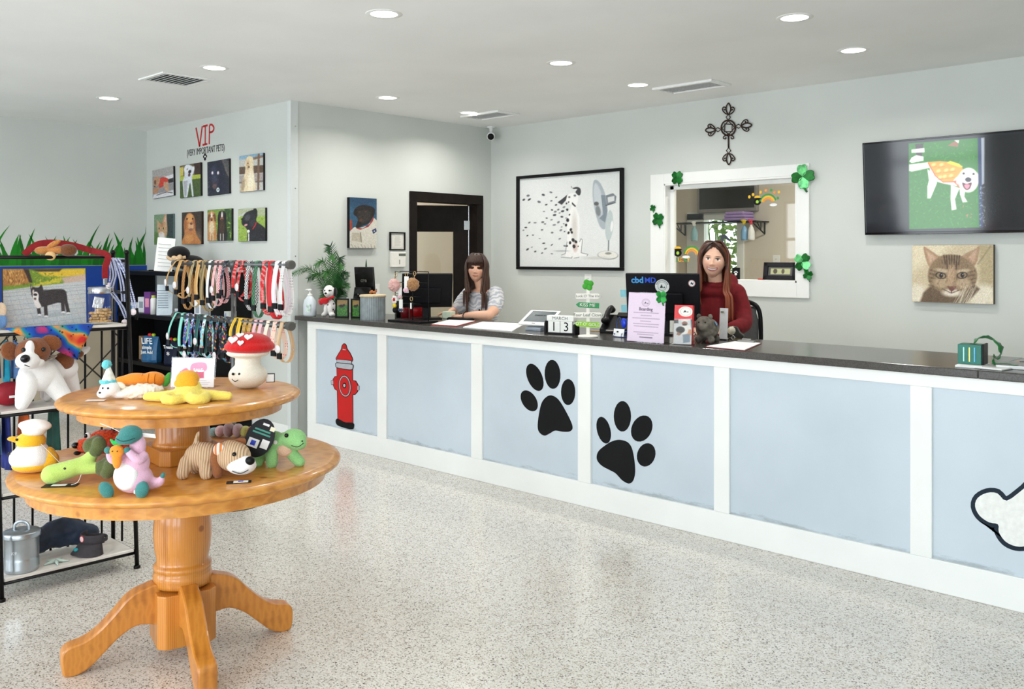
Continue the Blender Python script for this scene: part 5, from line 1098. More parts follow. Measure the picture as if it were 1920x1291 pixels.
# blue sticky notes on the back wall edge of the monitor stand
# brochure holder
c = onC(1277, 646); k = mpp(c); t = thing('brochure_holder', 'clear brochure holder of red brochures with a photo of a man and dog', 'brochure holder', (c.x, c.y+.01, ZC), .2)
W_, HH = .125, 73*k; R = Matrix.Translation((0, 0, .004)) @ Matrix.Rotation(-.1, 4, 'X')
REDB = M('brochure_red', (206, 30, 34), .4)
for i in range(5): MB(R).box((0, .006+i*.006, HH/2), (W_-.012, .005, HH)).obj('brochure', REDB, t, bev=.0005)
pc = Pic(((20, 786), (152, 790), (120, 1215), (0, 1195)), 50, (224, 34, 36), .42); pc.poly((206, 206, 206), [(-20, 945), (170, 945), (170, 1230), (-20, 1230)], 5); pc.ell((240, 238, 226), 97, 862, 52, 58, 0, 4); pc.ell((190, 190, 180), 97, 862, 40, 46, 0, 3); pc.ell((240, 238, 226), 97, 862, 36, 42, 0, 3); pc.poly((40, 44, 44), [(78, 872), (92, 845), (104, 868)], 3); pc.poly((60, 64, 64), [(104, 872), (112, 858), (118, 872)], 3)
pc.poly((70, 66, 64), [(0, 950), (40, 950), (40, 990), (0, 990)], 8); pc.poly((40, 40, 44), [(130, 950), (165, 950), (160, 1080), (130, 1060)], 10); pc.ell((226, 222, 216), 84, 968, 24, 18, 0, 5); pc.ell((150, 96, 76), 84, 996, 20, 24, 0, 6); pc.ell((60, 40, 36), 84, 1008, 15, 12, 0, 6); pc.poly((230, 226, 218), [(60, 1020), (120, 1015), (138, 1100), (60, 1110)], 8); pc.ell((34, 30, 30), 52, 1060, 30, 34, 0, 8); pc.poly((150, 110, 84), [(30, 1080), (60, 1100), (40, 1120), (24, 1110)], 6); pc.poly((206, 150, 116), [(110, 1060), (136, 1060), (128, 1120), (60, 1120), (100, 1100)], 6); pc.poly((120, 136, 150), [(66, 1110), (116, 1110), (112, 1190), (66, 1195)], 8); pc.noise(6, 1, 3)
pc.obj('cover', W_-.012, HH, GLOSSP, t, .0, R @ Matrix.Translation((0, .003, HH/2)) @ RZ)
MB(R).box((0, -.002, HH*.3), (W_, .002, HH*.6)).box((-W_/2, .02, HH*.3), (.002, .044, HH*.6)).box((W_/2, .02, HH*.3), (.002, .044, HH*.6)).box((0, .042, HH*.4), (W_, .002, HH*.8)).obj('clear_pocket', ACRYL, t); bx('clear_foot', (0, .02, .002), (W_, .09, .004), ACRYL, t, 0)
# stone pig
c = onC(1318, 643); k = mpp(c); t = thing('stone_pig', 'grey stone piggy bank figure with snout beside the red brochures', 'figurine', (c.x, c.y+.05, ZC), .25)
STN = M('weathered_stone', (104, 98, 88), .85, var=.35, scale=30, bump=.5)
blob('body', STN, t, [((0, 0, .085), (.07, .085, .065)), ((0, -.06, .115), (.055, .05, .05)), ((0, -.105, .105), (.03, .025, .024))]+[((a, b, .022), (.022, .022, .024)) for a in (-.04, .04) for b in (-.05, .05)], vox=.006)
for s_ in (-1, 1): blob('ear', STN, t, [((s_*.035, -.055, .16), (.016, .008, .02))], vox=.005); MB().ball((s_*.02, -.105, .13), .005, None, 8).obj('eye', BLACK, t, True)
bx('blue_sticker', (.06, -.02, .12), (.004, .03, .022), M('sticker_blue', (90, 150, 206), .4), t, .001, eul(0, -.4, .2))
c = onC(1336, 640); t = thing('price_card', 'upright narrow grey card leaning behind the stone pig', 'card', (c.x, c.y+.13, ZC), -.1)
bx('card', (0, 0, .1), (.062, .003, .2), M('card_grey', (206, 206, 206), .5), t, .001, eul(-.05)); bx('card_mark', (-.005, -.008, .175), (.02, .002, .012), M('mark_olive', (120, 116, 90), .5), t, 0); bx('card_foot', (0, .0, .004), (.06, .03, .008), BLACK, t, .002)
c = onC(1347, 637); t = thing('tape_dispenser', 'dark desk tape dispenser behind the stone pig', 'tape dispenser', (c.x+.0, c.y+.17, ZC), .3)
MB().prism([(-.07, 0), (.07, 0), (.075, .02), (.05, .04), (.03, .075), (-.03, .075), (-.06, .04)], .045, basis((1, 0, 0), (0, 0, 1), (0, .02, 0))).obj('body', M('dark_olive', (46, 44, 40), .4), t, bev=.006); MB().cyl((0, -.028, .05), (0, .024, .05), .026).obj('tape_roll', M('tape_clear', (206, 200, 180), .3), t, True)
c = onC(1371, 636); t = thing('key_bunch', 'bunch of dark keys lying behind the clipboard', 'keys', (c.x+.035, c.y-.035, ZC))
ring('ring', (0, 0, .014), .012, CHROME, t)
for i in range(5): a = .4+i*.5; MB().box((.03*math.cos(a), .03*math.sin(a), .003+.002*i), (.045, .01, .002), eul(0, 0, a)).cyl((.055*math.cos(a), .055*math.sin(a), .002+.002*i), (.055*math.cos(a), .055*math.sin(a), .0045+.002*i), .011, seg=10).obj('key', M('key_brass', (96, 84, 56), .4, .8), t)
# green gift box, booklets and ribbon near the end of the counter
c = onC(1815, 688); k = mpp(c); t = thing('green_box', 'small dark green box with gold stripes and a dark side', 'box', (c.x, c.y+.03, ZC+.012), .10)
GBX = M('box_green', (16, 112, 96), .35, var=.08); s_ = 37*k
MB().box((0, .035, s_/2), (s_*1.1, .1, s_)).obj('carton', GBX, t, bev=.002)
for x, m in ((-.025, M('stripe_pale', (150, 200, 190), .3, .6)), (.0, M('stripe_gold', (220, 206, 110), .3, .6)), (.022, M('stripe_blue', (80, 150, 190), .3, .6))): bx('stripe', (x, -.016, s_*.5), (.005, .001, s_*.72), m, t, 0)
MB().box((s_*.55+.005, .035, s_*.52), (.01, .1, s_*1.05)).obj('dark_side', M('box_dark', (20, 26, 22), .4), t, bev=.002); bx('opening', (.01, .03, s_+.0005), (.03, .03, .001), BLACK, t, 0)
t2 = thing('booklet', 'white folded booklet under the small green box', 'booklet', (c.x+.005, c.y+.05, ZC), .10); bx('pages', (0, 0, .006), (s_*1.25, .18, .0115), PAPER, t2, .003)
c2 = onC(1868, 693)
t2 = thing('booklet', 'open white booklet lying beside the small green box', 'booklet', (c2.x-.02, c2.y+.05, ZC), -.15); bx('pages', (0, 0, .005), (.13, .15, .008), PAPER, t2, .003, eul(0, .02)); bx('cover', (0, 0, .0015), (.135, .155, .003), M('cover_grey', (120, 124, 120), .4), t2, .001)
t2 = thing('magazine', 'grey covered magazine lying near the end of the counter', 'magazine', (c2.x+.05, c2.y+.15, ZC), .2); bx('pages', (0, 0, .009), (.17, .16, .016), PAPER, t2, .001); bx('cover', (0, 0, .0185), (.172, .162, .002), M('cover_photo', (130, 130, 126), .3, var=.4, scale=12), t2, .001)
t2 = thing('ribbon', 'curled green satin ribbon looping beside the small green box', 'ribbon', (c2.x-.06, c2.y+.03, ZC+.012))
SAT = M('green_satin', (14, 112, 44), .3, var=.25, scale=20, sheen=.3)
rib = spline([(-.064, .05, .084), (-.058, .05, .106), (-.034, .048, .126), (.004, .042, .131), (.038, .034, .117), (.062, .028, .088), (.066, .024, .056), (.048, .02, .034), (.034, .02, .05), (.036, .026, .022), (.034, .03, .004)], 7)
n_ = len(rib); b = MB(); rg_ = []
for i, q in enumerate(rib):
    a_ = 1.2+i*.16; w_ = .015+.004*math.sin(i*.9); d = Vector((math.cos(a_)*.5, .8, math.sin(a_)*.6)).normalized()*w_; rg_.append([q-d, q-d*.3+Vector((0, 0, .004)), q+d*.3-Vector((0, 0, .003)), q+d])
b.sheet(rg_); b.obj('loop', SAT, t2, True, solid=.0015)
MB().strap(spline([(.03, .03, .004), (.05, .04, .012), (.09, .05, .012), (.13, .03, .01)], 5), .02, .002, up=(0, 0, 1)).obj('tail', SAT, t2, True)
c3 = onC(1912, 702); t2 = thing('leaflet_stand', 'clear stand with a pale leaflet at the end of the counter', 'stand', (c3.x+.10, c3.y+.03, ZC), 0)
bx('foot', (0, 0, .003), (.15, .08, .006), ACRYL, t2, .001); bx('leaflet', (0, .01, .095), (.14, .003, .18), PAPER, t2, .001, eul(-.08)); bx('leaflet_head', (0, -.006, .16), (.14, .002, .05), M('leaflet_teal', (150, 226, 206), .5), t2, 0, eul(-.08))
c3 = onC(1897, 690); t2 = thing('pen', 'dark pen with orange tip lying beside the magazine', 'pen', (c3.x+.02, c3.y+.24, ZC)); rod('barrel', (-.05, 0, .005), (.06, .05, .005), .005, BLACK, t2, 8); MB().cyl((-.05, 0, .005), (-.075, -.0114, .005), .005, .001, 8).obj('tip', SO, t2)
# ------------------------------------------------------------------ tiered pine table and soft toys
def wood(name, lo, hi, scale=(1, 14, 14), rough=.3, ring=3.0, knots=True):
    m, nt, b = nodes(name); L = nt.links.new
    tc = N(nt, 'ShaderNodeTexCoord'); mp = N(nt, 'ShaderNodeMapping'); mp.inputs['Scale'].default_value = scale; L(tc.outputs['Object'], mp.inputs[0])
    n1 = N(nt, 'ShaderNodeTexNoise', Scale=1.3, Detail=3.0); L(mp.outputs[0], n1.inputs['Vector'])
    w = N(nt, 'ShaderNodeTexWave', Scale=ring, Distortion=2.2, Detail=2.0); w.inputs['Detail Scale'].default_value = 1.2; L(mp.outputs[0], w.inputs['Vector'])
    ad = N(nt, 'ShaderNodeMath', operation='MULTIPLY_ADD'); L(w.outputs['Fac'], ad.inputs[0]); ad.inputs[1].default_value = .22; L(n1.outputs['Fac'], ad.inputs[2])
    r = ramp(nt, ad.outputs[0], [(.3, lo), (.62, hi), (.95, tuple(x*.8 for x in lo))]); last = r.outputs[0]
    if knots:
        v = N(nt, 'ShaderNodeTexVoronoi', Scale=4.5); L(tc.outputs['Object'], v.inputs['Vector'])
        k = ramp(nt, v.outputs['Distance'], [(.045, (.42, .26, .15)), (.075, (1, 1, 1))])
        mx = N(nt, 'ShaderNodeMix', data_type='RGBA', blend_type='MULTIPLY'); mx.inputs[0].default_value = .8; L(last, mx.inputs[6]); L(k.outputs[0], mx.inputs[7]); last = mx.outputs[2]
    L(last, b.inputs['Base Color']); b.inputs['Roughness'].default_value = rough; b.inputs['Coat Weight'].default_value = .35; b.inputs['Coat Roughness'].default_value = .1
    return m
PINE = wood('honey_pine', rgb(190, 116, 40), rgb(220, 152, 66), (1.2, 18, 18), .32)
PINEV = wood('honey_pine_turned', rgb(186, 110, 36), rgb(214, 142, 56), (14, 14, 1.6), .32)
PINEL = wood('honey_pine_leg', rgb(190, 114, 38), rgb(210, 138, 54), (5, 5, 9), .32, 2.0, False)
TX, TY, ZL, ZU = -3.541, 1.768, .777, 1.05
def lrot(a): return Matrix.Rotation(a, 4, 'Z')
t = thing('round_table', 'round honey pine pedestal table with four curved legs holding plush toys', 'table', (TX, TY, 0), CY+.35)
R1 = .632
MB().lathe([(.001, ZL), (R1-.035, ZL), (R1-.02, ZL-.003), (R1-.016, ZL-.007), (R1-.004, ZL-.010), (R1, ZL-.018), (R1-.003, ZL-.028), (R1-.02, ZL-.036), (R1-.05, ZL-.038), (.001, ZL-.038)], seg=96).obj('table_top', PINE, t, True)
ra = R1-.062; pale = wood('pale_pine', rgb(206, 160, 92), rgb(232, 196, 130), (2, 10, 10), .35, knots=False)
for i in range(8):
    a0 = i*PI/4+.1; seg = [a0+j*PI/4/10 for j in range(11)]
    ring_ = lambda r_, z: [(r_*math.cos(a), r_*math.sin(a), z) for a in seg]
    o_, i_ = ring_(ra, ZL-.038), ring_(ra-.022, ZL-.038); o2, i2 = ring_(ra, ZL-.088), ring_(ra-.022, ZL-.088)
    b = MB(); V = [[b._v(q) for q in x] for x in (o_, o2, i2, i_)]
    for k_ in range(4):
        A, B_ = V[k_], V[(k_+1) % 4]
        for j in range(10): b.bm.faces.new((A[j], A[j+1], B_[j+1], B_[j]))
    for e in (0, 10): b.bm.faces.new([V[q][e] for q in range(4)])
    b.obj('apron', PINE, t)
col = [(.06, ZL-.04), (.105, ZL-.045), (.104, ZL-.095), (.114, ZL-.1), (.115, ZL-.125), (.101, ZL-.13), (.101, ZL-.138), (.113, ZL-.143), (.113, ZL-.165), (.099, ZL-.172), (.098, ZL-.19), (.106, ZL-.215), (.112, ZL-.26), (.113, ZL-.31), (.108, ZL-.36), (.1, ZL-.40), (.104, ZL-.415), (.112, ZL-.42), (.113, ZL-.435), (.104, ZL-.443), (.112, ZL-.45), (.115, ZL-.47), (.108, ZL-.49), (.11, ZL-.5), (.06, ZL-.5)]
MB().lathe(col, seg=40).obj('column', PINEV, t, True)
c_ = .028; h_ = .113
MB().prism([(-h_, -h_+c_), (-h_+c_, -h_), (h_-c_, -h_), (h_, -h_+c_), (h_, h_-c_), (h_-c_, h_), (-h_+c_, h_), (-h_, h_-c_)], .21, Matrix.Translation((0, 0, .055)) @ lrot(math.radians(31)-.35)).obj('base_block', PINEV, t, bev=.004)
prof = curved([(.09, .285), (.15, .288), (.21, .262), (.265, .205), (.325, .150), (.375, .124), (.425, .112), (.447, .085), (.444, .02), (.43, .001), (.39, .001), (.345, .022), (.30, .062), (.24, .115), (.18, .145), (.125, .14), (.09, .132)], 4)
for i in range(4):
    Rm = lrot(math.radians(31+90*i)-.35) @ basis((1, 0, 0), (0, 0, 1), (0, .036, 0))
    MB().prism(prof, .072, Rm).obj('leg', PINEL, t, bev=.008)
t = thing('tier_stand', 'smaller round pine tier on a turned post standing on the table', 'stand', (TX, TY, ZL), CY+.2)
zu = ZU-ZL; R2 = .468
MB().lathe([(.001, zu), (R2-.03, zu), (R2-.018, zu-.003), (R2-.012, zu-.007), (R2-.002, zu-.012), (R2, zu-.02), (R2-.006, zu-.03), (R2-.03, zu-.036), (.001, zu-.036)], seg=80).obj('tier_top', PINE, t, True)
MB().lathe([(R2-.075, zu-.036), (R2-.075, zu-.078), (R2-.1, zu-.078), (R2-.1, zu-.036)], seg=64, caps=False).obj('apron', PINE, t)
MB().lathe([(.06, zu-.036), (.115, zu-.045), (.115, zu-.085), (.1, zu-.095), (.105, zu-.12), (.105, .085), (.112, .075), (.118, .06), (.06, .06)], seg=36).obj('post', PINEV, t, True)
c_ = .03; h_ = .125
MB().prism([(-h_, -h_+c_), (-h_+c_, -h_), (h_-c_, -h_), (h_, -h_+c_), (h_, h_-c_), (h_-c_, h_), (-h_+c_, h_), (-h_, h_-c_)], .062, lrot(.5)).obj('foot_block', PINEV, t, bev=.004)

class Toy:
    """soft toy: coordinates in photograph pixels, x right, y away from the viewer, z up, from the base point"""
    def __init__(s, name, label, u, v, z, rz=0, cat='soft toy', dy=0):
        s.p = onZ(u, v, z); s.k = mpp(s.p); s.p = s.p+FW*dy*s.k; s.t = thing(name, label, cat, s.p, CY+rz, 'soft toys on display')
    def S(s, q): return tuple(x*s.k for x in q)
    def blob(s, name, mat, balls=(), tubes=(), vox=.005, sm=5, disp=0, dscale=.008, par=None):
        return blob(name, mat, par or s.t, [(s.S(b[0]), s.S(b[1]) if not isinstance(b[1], (int, float)) else b[1]*s.k)+tuple(b[2:]) for b in balls], [([s.S(q) for q in p], [r*s.k for r in rr] if isinstance(rr, (list, tuple)) else rr*s.k) for p, rr in tubes], vox, sm, disp, dscale)
    def ball(s, name, mat, c, r, rot=None, par=None): return MB().ball(s.S(c), s.S(r) if not isinstance(r, (int, float)) else r*s.k, rot, 14).obj(name, mat, par or s.t, True)
    def tube(s, name, mat, pts, r, par=None): return MB().tube([Vector(s.S(q)) for q in spline(pts, 5)], r*s.k, 8).obj(name, mat, par or s.t, True)
    def card(s, name, mat, c, size, rot=(0, 0, 0)): return MB().box(s.S(c), s.S(size), eul(*rot)).obj(name, mat, s.t, bev=.0008)
STR = M('tag_string', (226, 222, 214), .7); EYEB = M('eye_black', (10, 10, 12), .12, var=0)
# --- upper tier
T_ = Toy('mushroom_toy', 'plush mushroom with red heart spotted cap and smiling face', 465, 727, ZU)
CRM = plush('cream_plush', (238, 230, 214), .05); REDP = plush('red_plush', (206, 14, 16), .12); WHP = plush('white_plush', (246, 243, 240), .03)
T_.blob('stem', CRM, [((0, 0, 24), (36, 34, 25)), ((0, 0, 50), (24, 24, 20)), ((0, 0, 66), (40, 38, 10))])
T_.blob('cap', REDP, [((3, 0, 78), (47, 45, 16)), ((3, 0, 86), (40, 38, 18))])
for x, z, r in ((-18, 93, 9), (-7, 101, 7), (10, 98, 8), (-2, 88, 6)):
    y = -38*math.sqrt(max(0, 1-(x/44)**2-((z-84)/20)**2*.8)) if abs(z-84) < 19 else -10
    hp = [(r*.0625*16*math.sin(a)**3, r*.0625*(13*math.cos(a)-5*math.cos(2*a)-2*math.cos(3*a)-math.cos(4*a))) for a in (2*PI*i/22 for i in range(22))]
    MB().prism([(a*T_.k, b*T_.k) for a, b in hp], .004, Matrix.Translation(Vector(T_.S((x, y-3, z)))) @ Matrix.Rotation(math.radians(90-58*(z-74)/28), 4, 'X')).obj('heart_spot', WHP, T_.t, bev=.0015)
for x in (-19, -7): T_.ball('eye', EYEB, (x, -31+abs(x)*.06, 30), 2.6)
T_.tube('smile', EYEB, [(-20, -33, 21), (-14, -35, 17), (-8, -34.5, 20)], .7)
T_.card('tag', PAPER, (40, 6, 18), (14, 2, 14), (0, 0, .3)); T_.card('tag_edge', BLACK, (40, 8, 18), (16, 1.5, 17), (0, 0, .3))
T_ = Toy('starfish_toy', 'yellow fluffy octopus toy with rounded orange head on the upper tier', 352, 752, ZU)
YEL = plush('yellow_plush', (250, 224, 104), .08); ORG = plush('orange_hood', (240, 168, 30), .08)
T_.t.name = 'octopus_toy'
T_.blob('body', YEL, [((0, 4, 22), (24, 20, 24)), ((0, -4, 14), (30, 24, 14))], [([(-10, -4, 12), (-45, -6, 10), (-76, 0, 9)], [13, 10, 8]), ([(10, 0, 12), (48, 6, 10), (74, 8, 9)], [13, 10, 8]), ([(-8, -8, 12), (-30, -30, 10), (-14, -38, 8), (0, -22, 9)], [12, 10, 9, 9]), ([(10, -8, 12), (20, -30, 9), (38, -22, 8), (36, -4, 10)], [12, 10, 10, 9]), ([(0, 10, 10), (20, 34, 8), (40, 40, 8)], [10, 8, 7])], disp=.004, dscale=.006)
T_.blob('hood', ORG, [((-2, 6, 42), (22, 18, 16)), ((-2, -4, 34), (23, 12, 11))])
# lamb with party hat
T_ = Toy('lamb_toy', 'white fleecy lamb toy lying down in a blue pompom party hat', 232, 748, ZU)
FLC = plush('fleece', (244, 232, 212), .06); AQ = plush('aqua_pompom', (110, 206, 214), .15)
T_.blob('body', FLC, [((24, 8, 13), (40, 16, 13), (0, -.12, 0))], [([(50, 10, 14), (62, 12, 16)], [11, 8])], disp=.014, dscale=.010)
T_.blob('head', WHP, [((-25, -2, 20), (19, 16, 16)), ((-33, -10, 12), (13, 11, 9)), ((-8, 2, 8), (16, 10, 7))])
T_.blob('ear', FLC, [((-6, 2, 26), (11, 5, 6), (0, .5, 0))]); T_.ball('nose', EYEB, (-36, -20, 15), (2.5, 1.5, 1.8)); T_.ball('eye', EYEB, (-32, -16, 23), 2); T_.ball('eye', EYEB, (-22, -17, 23), 2)
MB().lathe([(13*T_.k, 0), (13.5*T_.k, 3*T_.k), (1.5*T_.k, 33*T_.k)], Vector(T_.S((-28, 0, 31))), seg=20).obj('party_hat', M('hat_cream', (240, 238, 226), .7, var=.15, scale=60), T_.t, True)
T_.blob('hat_trim', AQ, [], [([(-42, -3, 33), (-30, -12, 33), (-16, -4, 33), (-20, 6, 33)], 4)], disp=.006); T_.blob('pompom', AQ, [((-32, 0, 65), 9)], disp=.008, dscale=.005)
T_.card('tag', M('tag_pale', (236, 222, 214), .5), (-42, -22, 1.5), (34, 16, 1), (0, 0, .15))
# carrot
T_ = Toy('carrot_toy', 'big plush orange carrot with green leaf behind the lamb', 262, 727, ZU, 0, 'soft toy', 0)
OR2 = plush('carrot_orange', (240, 146, 40), .06)
T_.blob('carrot', OR2, [((22, 8, 15), (24, 16, 15)), ((-5, 4, 15), (30, 14, 13), (0, .05, 0)), ((-28, 2, 14), (20, 9, 9))])
for x, r in ((6, 14.2), (18, 15.6), (30, 14.6)): T_.tube('seam', M('seam_orange', (206, 116, 26), .9), [(x, 6-r*.9*math.cos(a), 15+r*math.sin(a)) for a in (-.9, -.4, 0, .4, .9)], .7)
T_.blob('leaf', plush('leaf_green', (70, 160, 60)), [((47, 8, 12), (8, 4, 13), (0, .4, 0)), ((49, 10, 20), (5, 3, 11), (0, .5, 0))])
# acrylic price sign
c = onZ(361, 727, ZU); k = mpp(c); t = thing('price_sign', 'clear acrylic sign holder with a pink cake print and SALE word', 'sign', (c.x, c.y, ZU), CY-.12)
t['label'] = 'clear acrylic sign holder with a white pink printed sheet on the upper tier'
R = Matrix.Rotation(-.1, 4, 'X') @ Matrix.Translation((0, 0, 29*k)) @ RZ
MB(R).box((0, 0, 0), (88*k, 57*k, .004)).obj('acrylic_sleeve', ACRYL, t); bx('acrylic_foot', (0, .03, .0015), (84*k, .07, .003), ACRYL, t, 0)
pc = Pic(((0, 0), (100, 0), (100, 64), (0, 64)), 90, (246, 244, 246), 1.55); pc.poly((236, 140, 176), [(48, 12), (78, 10), (80, 28), (46, 30)], 2, cur=True); pc.poly((206, 70, 110), [(52, 28), (76, 26), (76, 44), (54, 46)], 3); pc.poly((226, 110, 140), [(14, 56), (16, 36), (34, 22), (44, 40), (36, 56)], 3, cur=True)
for i in range(7): pc.line((190, 40, 90), [(16+i*4, 54), (20+i*4, 30)], 1.2, 1, .8)
for i in range(6): pc.ell((250, 236, 240), 54+i*4, 28, 2, 2.4)
for y in (50, 54, 58): pc.line((170, 166, 176), [(60, y), (90-(y % 3)*4, y)], 1.2, 1, .7)
pc.noise(2); pc.obj('sheet', 84*k, 53*k, GLOSSP, t, .0024, R); text('sheet_word', 'SALE', 9*k, M('sale_white', (252, 250, 252), .5), t, R @ Matrix.Translation((10*k, 4*k, .0028)), bold=.0004)
# --- lower tier
T_ = Toy('chef_duck_toy', 'plush yellow duck in a white chef hat and coat', 60, 884, ZL)
YD_ = plush('duck_yellow', (246, 184, 34), .1)
T_.blob('coat', WHP, [((-2, 0, 26), (39, 32, 25)), ((0, 0, 40), (30, 26, 18))]); T_.blob('lower_body', YD_, [((0, 2, 12), (37, 32, 13)), ((28, 4, 22), (20, 18, 18)), ((26, 6, 34), (14, 14, 12))])
T_.blob('head', YD_, [((-2, 0, 58), (27, 24, 18))]); T_.blob('beak', plush('beak_yellow', (240, 170, 20)), [((-33, -6, 63), (11, 7, 5)), ((-26, -5, 61), (8, 7, 6))])
T_.blob('chef_hat', WHP, [((4, 0, 77), (22, 19, 11)), ((10, 0, 88), (26, 21, 10), (0, .15, 0)), ((-10, -2, 88), (14, 14, 8))])
T_.ball('eye', EYEB, (-18, -19.5, 64), 2.6); T_.tube('embroidery', EYEB, [(-34, -22, 34), (-30, -25, 42), (-26, -27, 38)], .7); T_.tube('embroidery', EYEB, [(-30, -25, 36), (-25, -27, 44)], .6)
T_.card('tag', M('tag_black', (26, 26, 28), .4), (66, 4, 10), (36, 20, 1), (.1, 0, .3)); T_.tube('tag_string', STR, [(22, -10, 54), (40, -6, 34), (56, 2, 11)], .6); T_.card('wash_label', PAPER, (42, -6, 12), (12, 8, .8), (.4, 0, 0))
# orange shaggy dog
T_ = Toy('shaggy_dog_toy', 'shaggy orange red plush dog tucked under the upper tier', 178, 862, ZL, 0, 'soft toy', 26)
SH = plush('shag_orange', (228, 74, 20), .3)
T_.blob('body', SH, [((34, 14, 24), (40, 26, 22)), ((4, 6, 28), (30, 22, 22)), ((-26, 0, 22), (20, 16, 14))], disp=.016, dscale=.007)
T_.ball('nose', EYEB, (-44, -10, 24), (7, 6, 6)); T_.ball('eye_white', WHP, (-18, -16, 44), (6, 4, 6)); T_.ball('eye', EYEB, (-20, -20, 44), (3.4, 2.5, 4)); T_.ball('mouth', BLACK, (-40, -12, 10), (7, 5, 4)); T_.blob('ear', plush('shag_dark', (150, 30, 16)), [((30, -18, 20), (10, 8, 18))], disp=.01)
# broccoli
T_ = Toy('broccoli_toy', 'plush broccoli with pale green stalk and dark green florets', 150, 903, ZL)
STK = plush('stalk_green', (186, 214, 108), .06); FLO = plush('floret_green', (86, 96, 52), .18)
T_.blob('stalk', STK, [((-44, -16, 17), (20, 18, 17))], [([(-46, -16, 18), (-14, -4, 26), (8, 6, 36), (20, 12, 52)], [18, 17, 14, 10]), ([(0, 0, 28), (24, 0, 26), (36, 2, 26)], [15, 11, 10])])
for n_, (x, y, z) in enumerate(((22, 16, 64), (50, 2, 26))): T_.blob('floret', FLO, [((x-10, y, z), (14, 13, 15)), ((x+8, y-3, z+2), (14, 14, 16)), ((x, y+6, z+8), (14, 12, 12)), ((x+4, y-8, z-8), (12, 11, 11))], vox=.004, sm=2)
T_.ball('eye', EYEB, (-18, -22, 30), (2.6, 1.4, 2.2)); T_.card('tag', M('tag_black', (26, 26, 28), .4), (-22, -30, 1), (60, 24, 1), (0, 0, .12)); T_.card('tag_window', PAPER, (-24, -30, 1.8), (26, 12, .6), (0, 0, .12)); T_.tube('tag_string', STR, [(10, -16, 18), (8, -26, 6), (-2, -30, 2)], .6)
# pink dinosaur holding a carrot
T_ = Toy('pink_dinosaur_toy', 'pink plush dinosaur with green head hugging a small carrot', 248, 925, ZL)
PK = plush('pink_plush', (232, 184, 206), .06); TEAL = plush('teal_plush', (60, 128, 124), .12)
T_.blob('body', PK, [((0, 6, 28), (36, 28, 28)), ((4, 2, 58), (28, 22, 24)), ((12, -4, 90), (15, 14, 24))], [([(30, 14, 16), (48, 8, 20), (54, 4, 28)], [12, 9, 6])])
T_.blob('belly', WHP, [((-6, -14, 36), (24, 12, 27))]); T_.blob('head', TEAL, [((2, -12, 114), (22, 19, 17)), ((-2, -24, 107), (20, 14, 11))]); T_.blob('tail_tip', TEAL, [((56, 3, 33), (5, 5, 8), (0, .5, 0))])
for x, r_ in ((-38, -.45), (28, .35)): T_.blob('foot', TEAL, [((x, -24, 13), (13, 9, 18), (.15, r_, 0))])
T_.blob('arm', PK, [], [([(-16, -8, 72), (-30, -12, 66), (-34, -20, 78)], [11, 9, 7])]); T_.blob('arm', PK, [], [([(24, -8, 72), (20, -22, 68), (4, -26, 84)], [10, 9, 7])])
for x in (-34, 2): T_.ball('paw', TEAL, (x, -27, 87), 6.5)
T_.blob('small_carrot', OR2, [((-16, -30, 86), (14, 9, 12)), ((-16, -30, 70), (9, 7, 18))]); T_.blob('carrot_top', plush('carrot_leaf', (40, 180, 80)), [((-24, -28, 102), (4, 3, 10), (0, -.6, 0)), ((-16, -28, 106), (4, 3, 11)), ((-8, -28, 102), (4, 3, 10), (0, .6, 0))])
for x in (-20, -11): T_.ball('carrot_eye', EYEB, (x, -40, 88), 1.2)
T_.tube('mouth_line', EYEB, [(-16, -34, 110), (0, -40, 106), (18, -32, 110)], .5); T_.card('tag', PAPER, (34, -6, 110), (24, 1, 10), (.6, .1, 0))
T_.tube('tag_string', STR, [(-8, -6, 110), (-30, -12, 124), (-54, -14, 134)], .8); T_.card('wash_label', PAPER, (14, -20, 8), (6, 1, 6))
# corduroy dog
T_ = Toy('corduroy_dog_toy', 'tan corduroy plush dog with striped ear facing the table edge', 402, 894, ZL)
def cord(name, c1, c2, sc=300):
    m, nt, b = nodes(name); L = nt.links.new; tc = N(nt, 'ShaderNodeTexCoord'); w = N(nt, 'ShaderNodeTexWave', Scale=sc/9, Distortion=.3); L(tc.outputs['Object'], w.inputs['Vector'])
    r = ramp(nt, w.outputs['Fac'], [(.2, rgb(*c1)), (.7, rgb(*c2))]); L(r.outputs[0], b.inputs['Base Color']); b.inputs['Roughness'].default_value = .9
    bp = N(nt, 'ShaderNodeBump', Strength=.8, Distance=.004); L(w.outputs['Fac'], bp.inputs['Height']); L(bp.outputs[0], b.inputs['Normal']); return m
CORD = cord('tan_corduroy', (196, 160, 122), (224, 194, 160)); BRN = plush('brown_plush', (150, 92, 52), .15)
T_.blob('body', CORD, [((-22, 6, 40), (36, 24, 25)), ((-40, 8, 32), (20, 20, 24))], [([(-50, -6, 30), (-54, -14, 10)], [13, 12]), ([(-14, -12, 26), (-10, -16, 10)], [12, 12]), ([(-46, 26, 26), (-46, 28, 10)], [12, 11]), ([(-40, 10, 56), (-34, 8, 78), (-30, 6, 84)], [5, 4, 2])])
T_.blob('neck_ruff', BRN, [((6, 2, 34), (14, 24, 28)), ((10, -12, 14), (10, 12, 14)), ((18, 10, 58), (16, 10, 10))])
T_.blob('head', CORD, [((38, -6, 40), (32, 26, 28)), ((30, -2, 50), (24, 22, 20))]); T_.blob('muzzle', WHP, [((56, -18, 26), (28, 20, 17)), ((66, -22, 30), (18, 16, 15))])
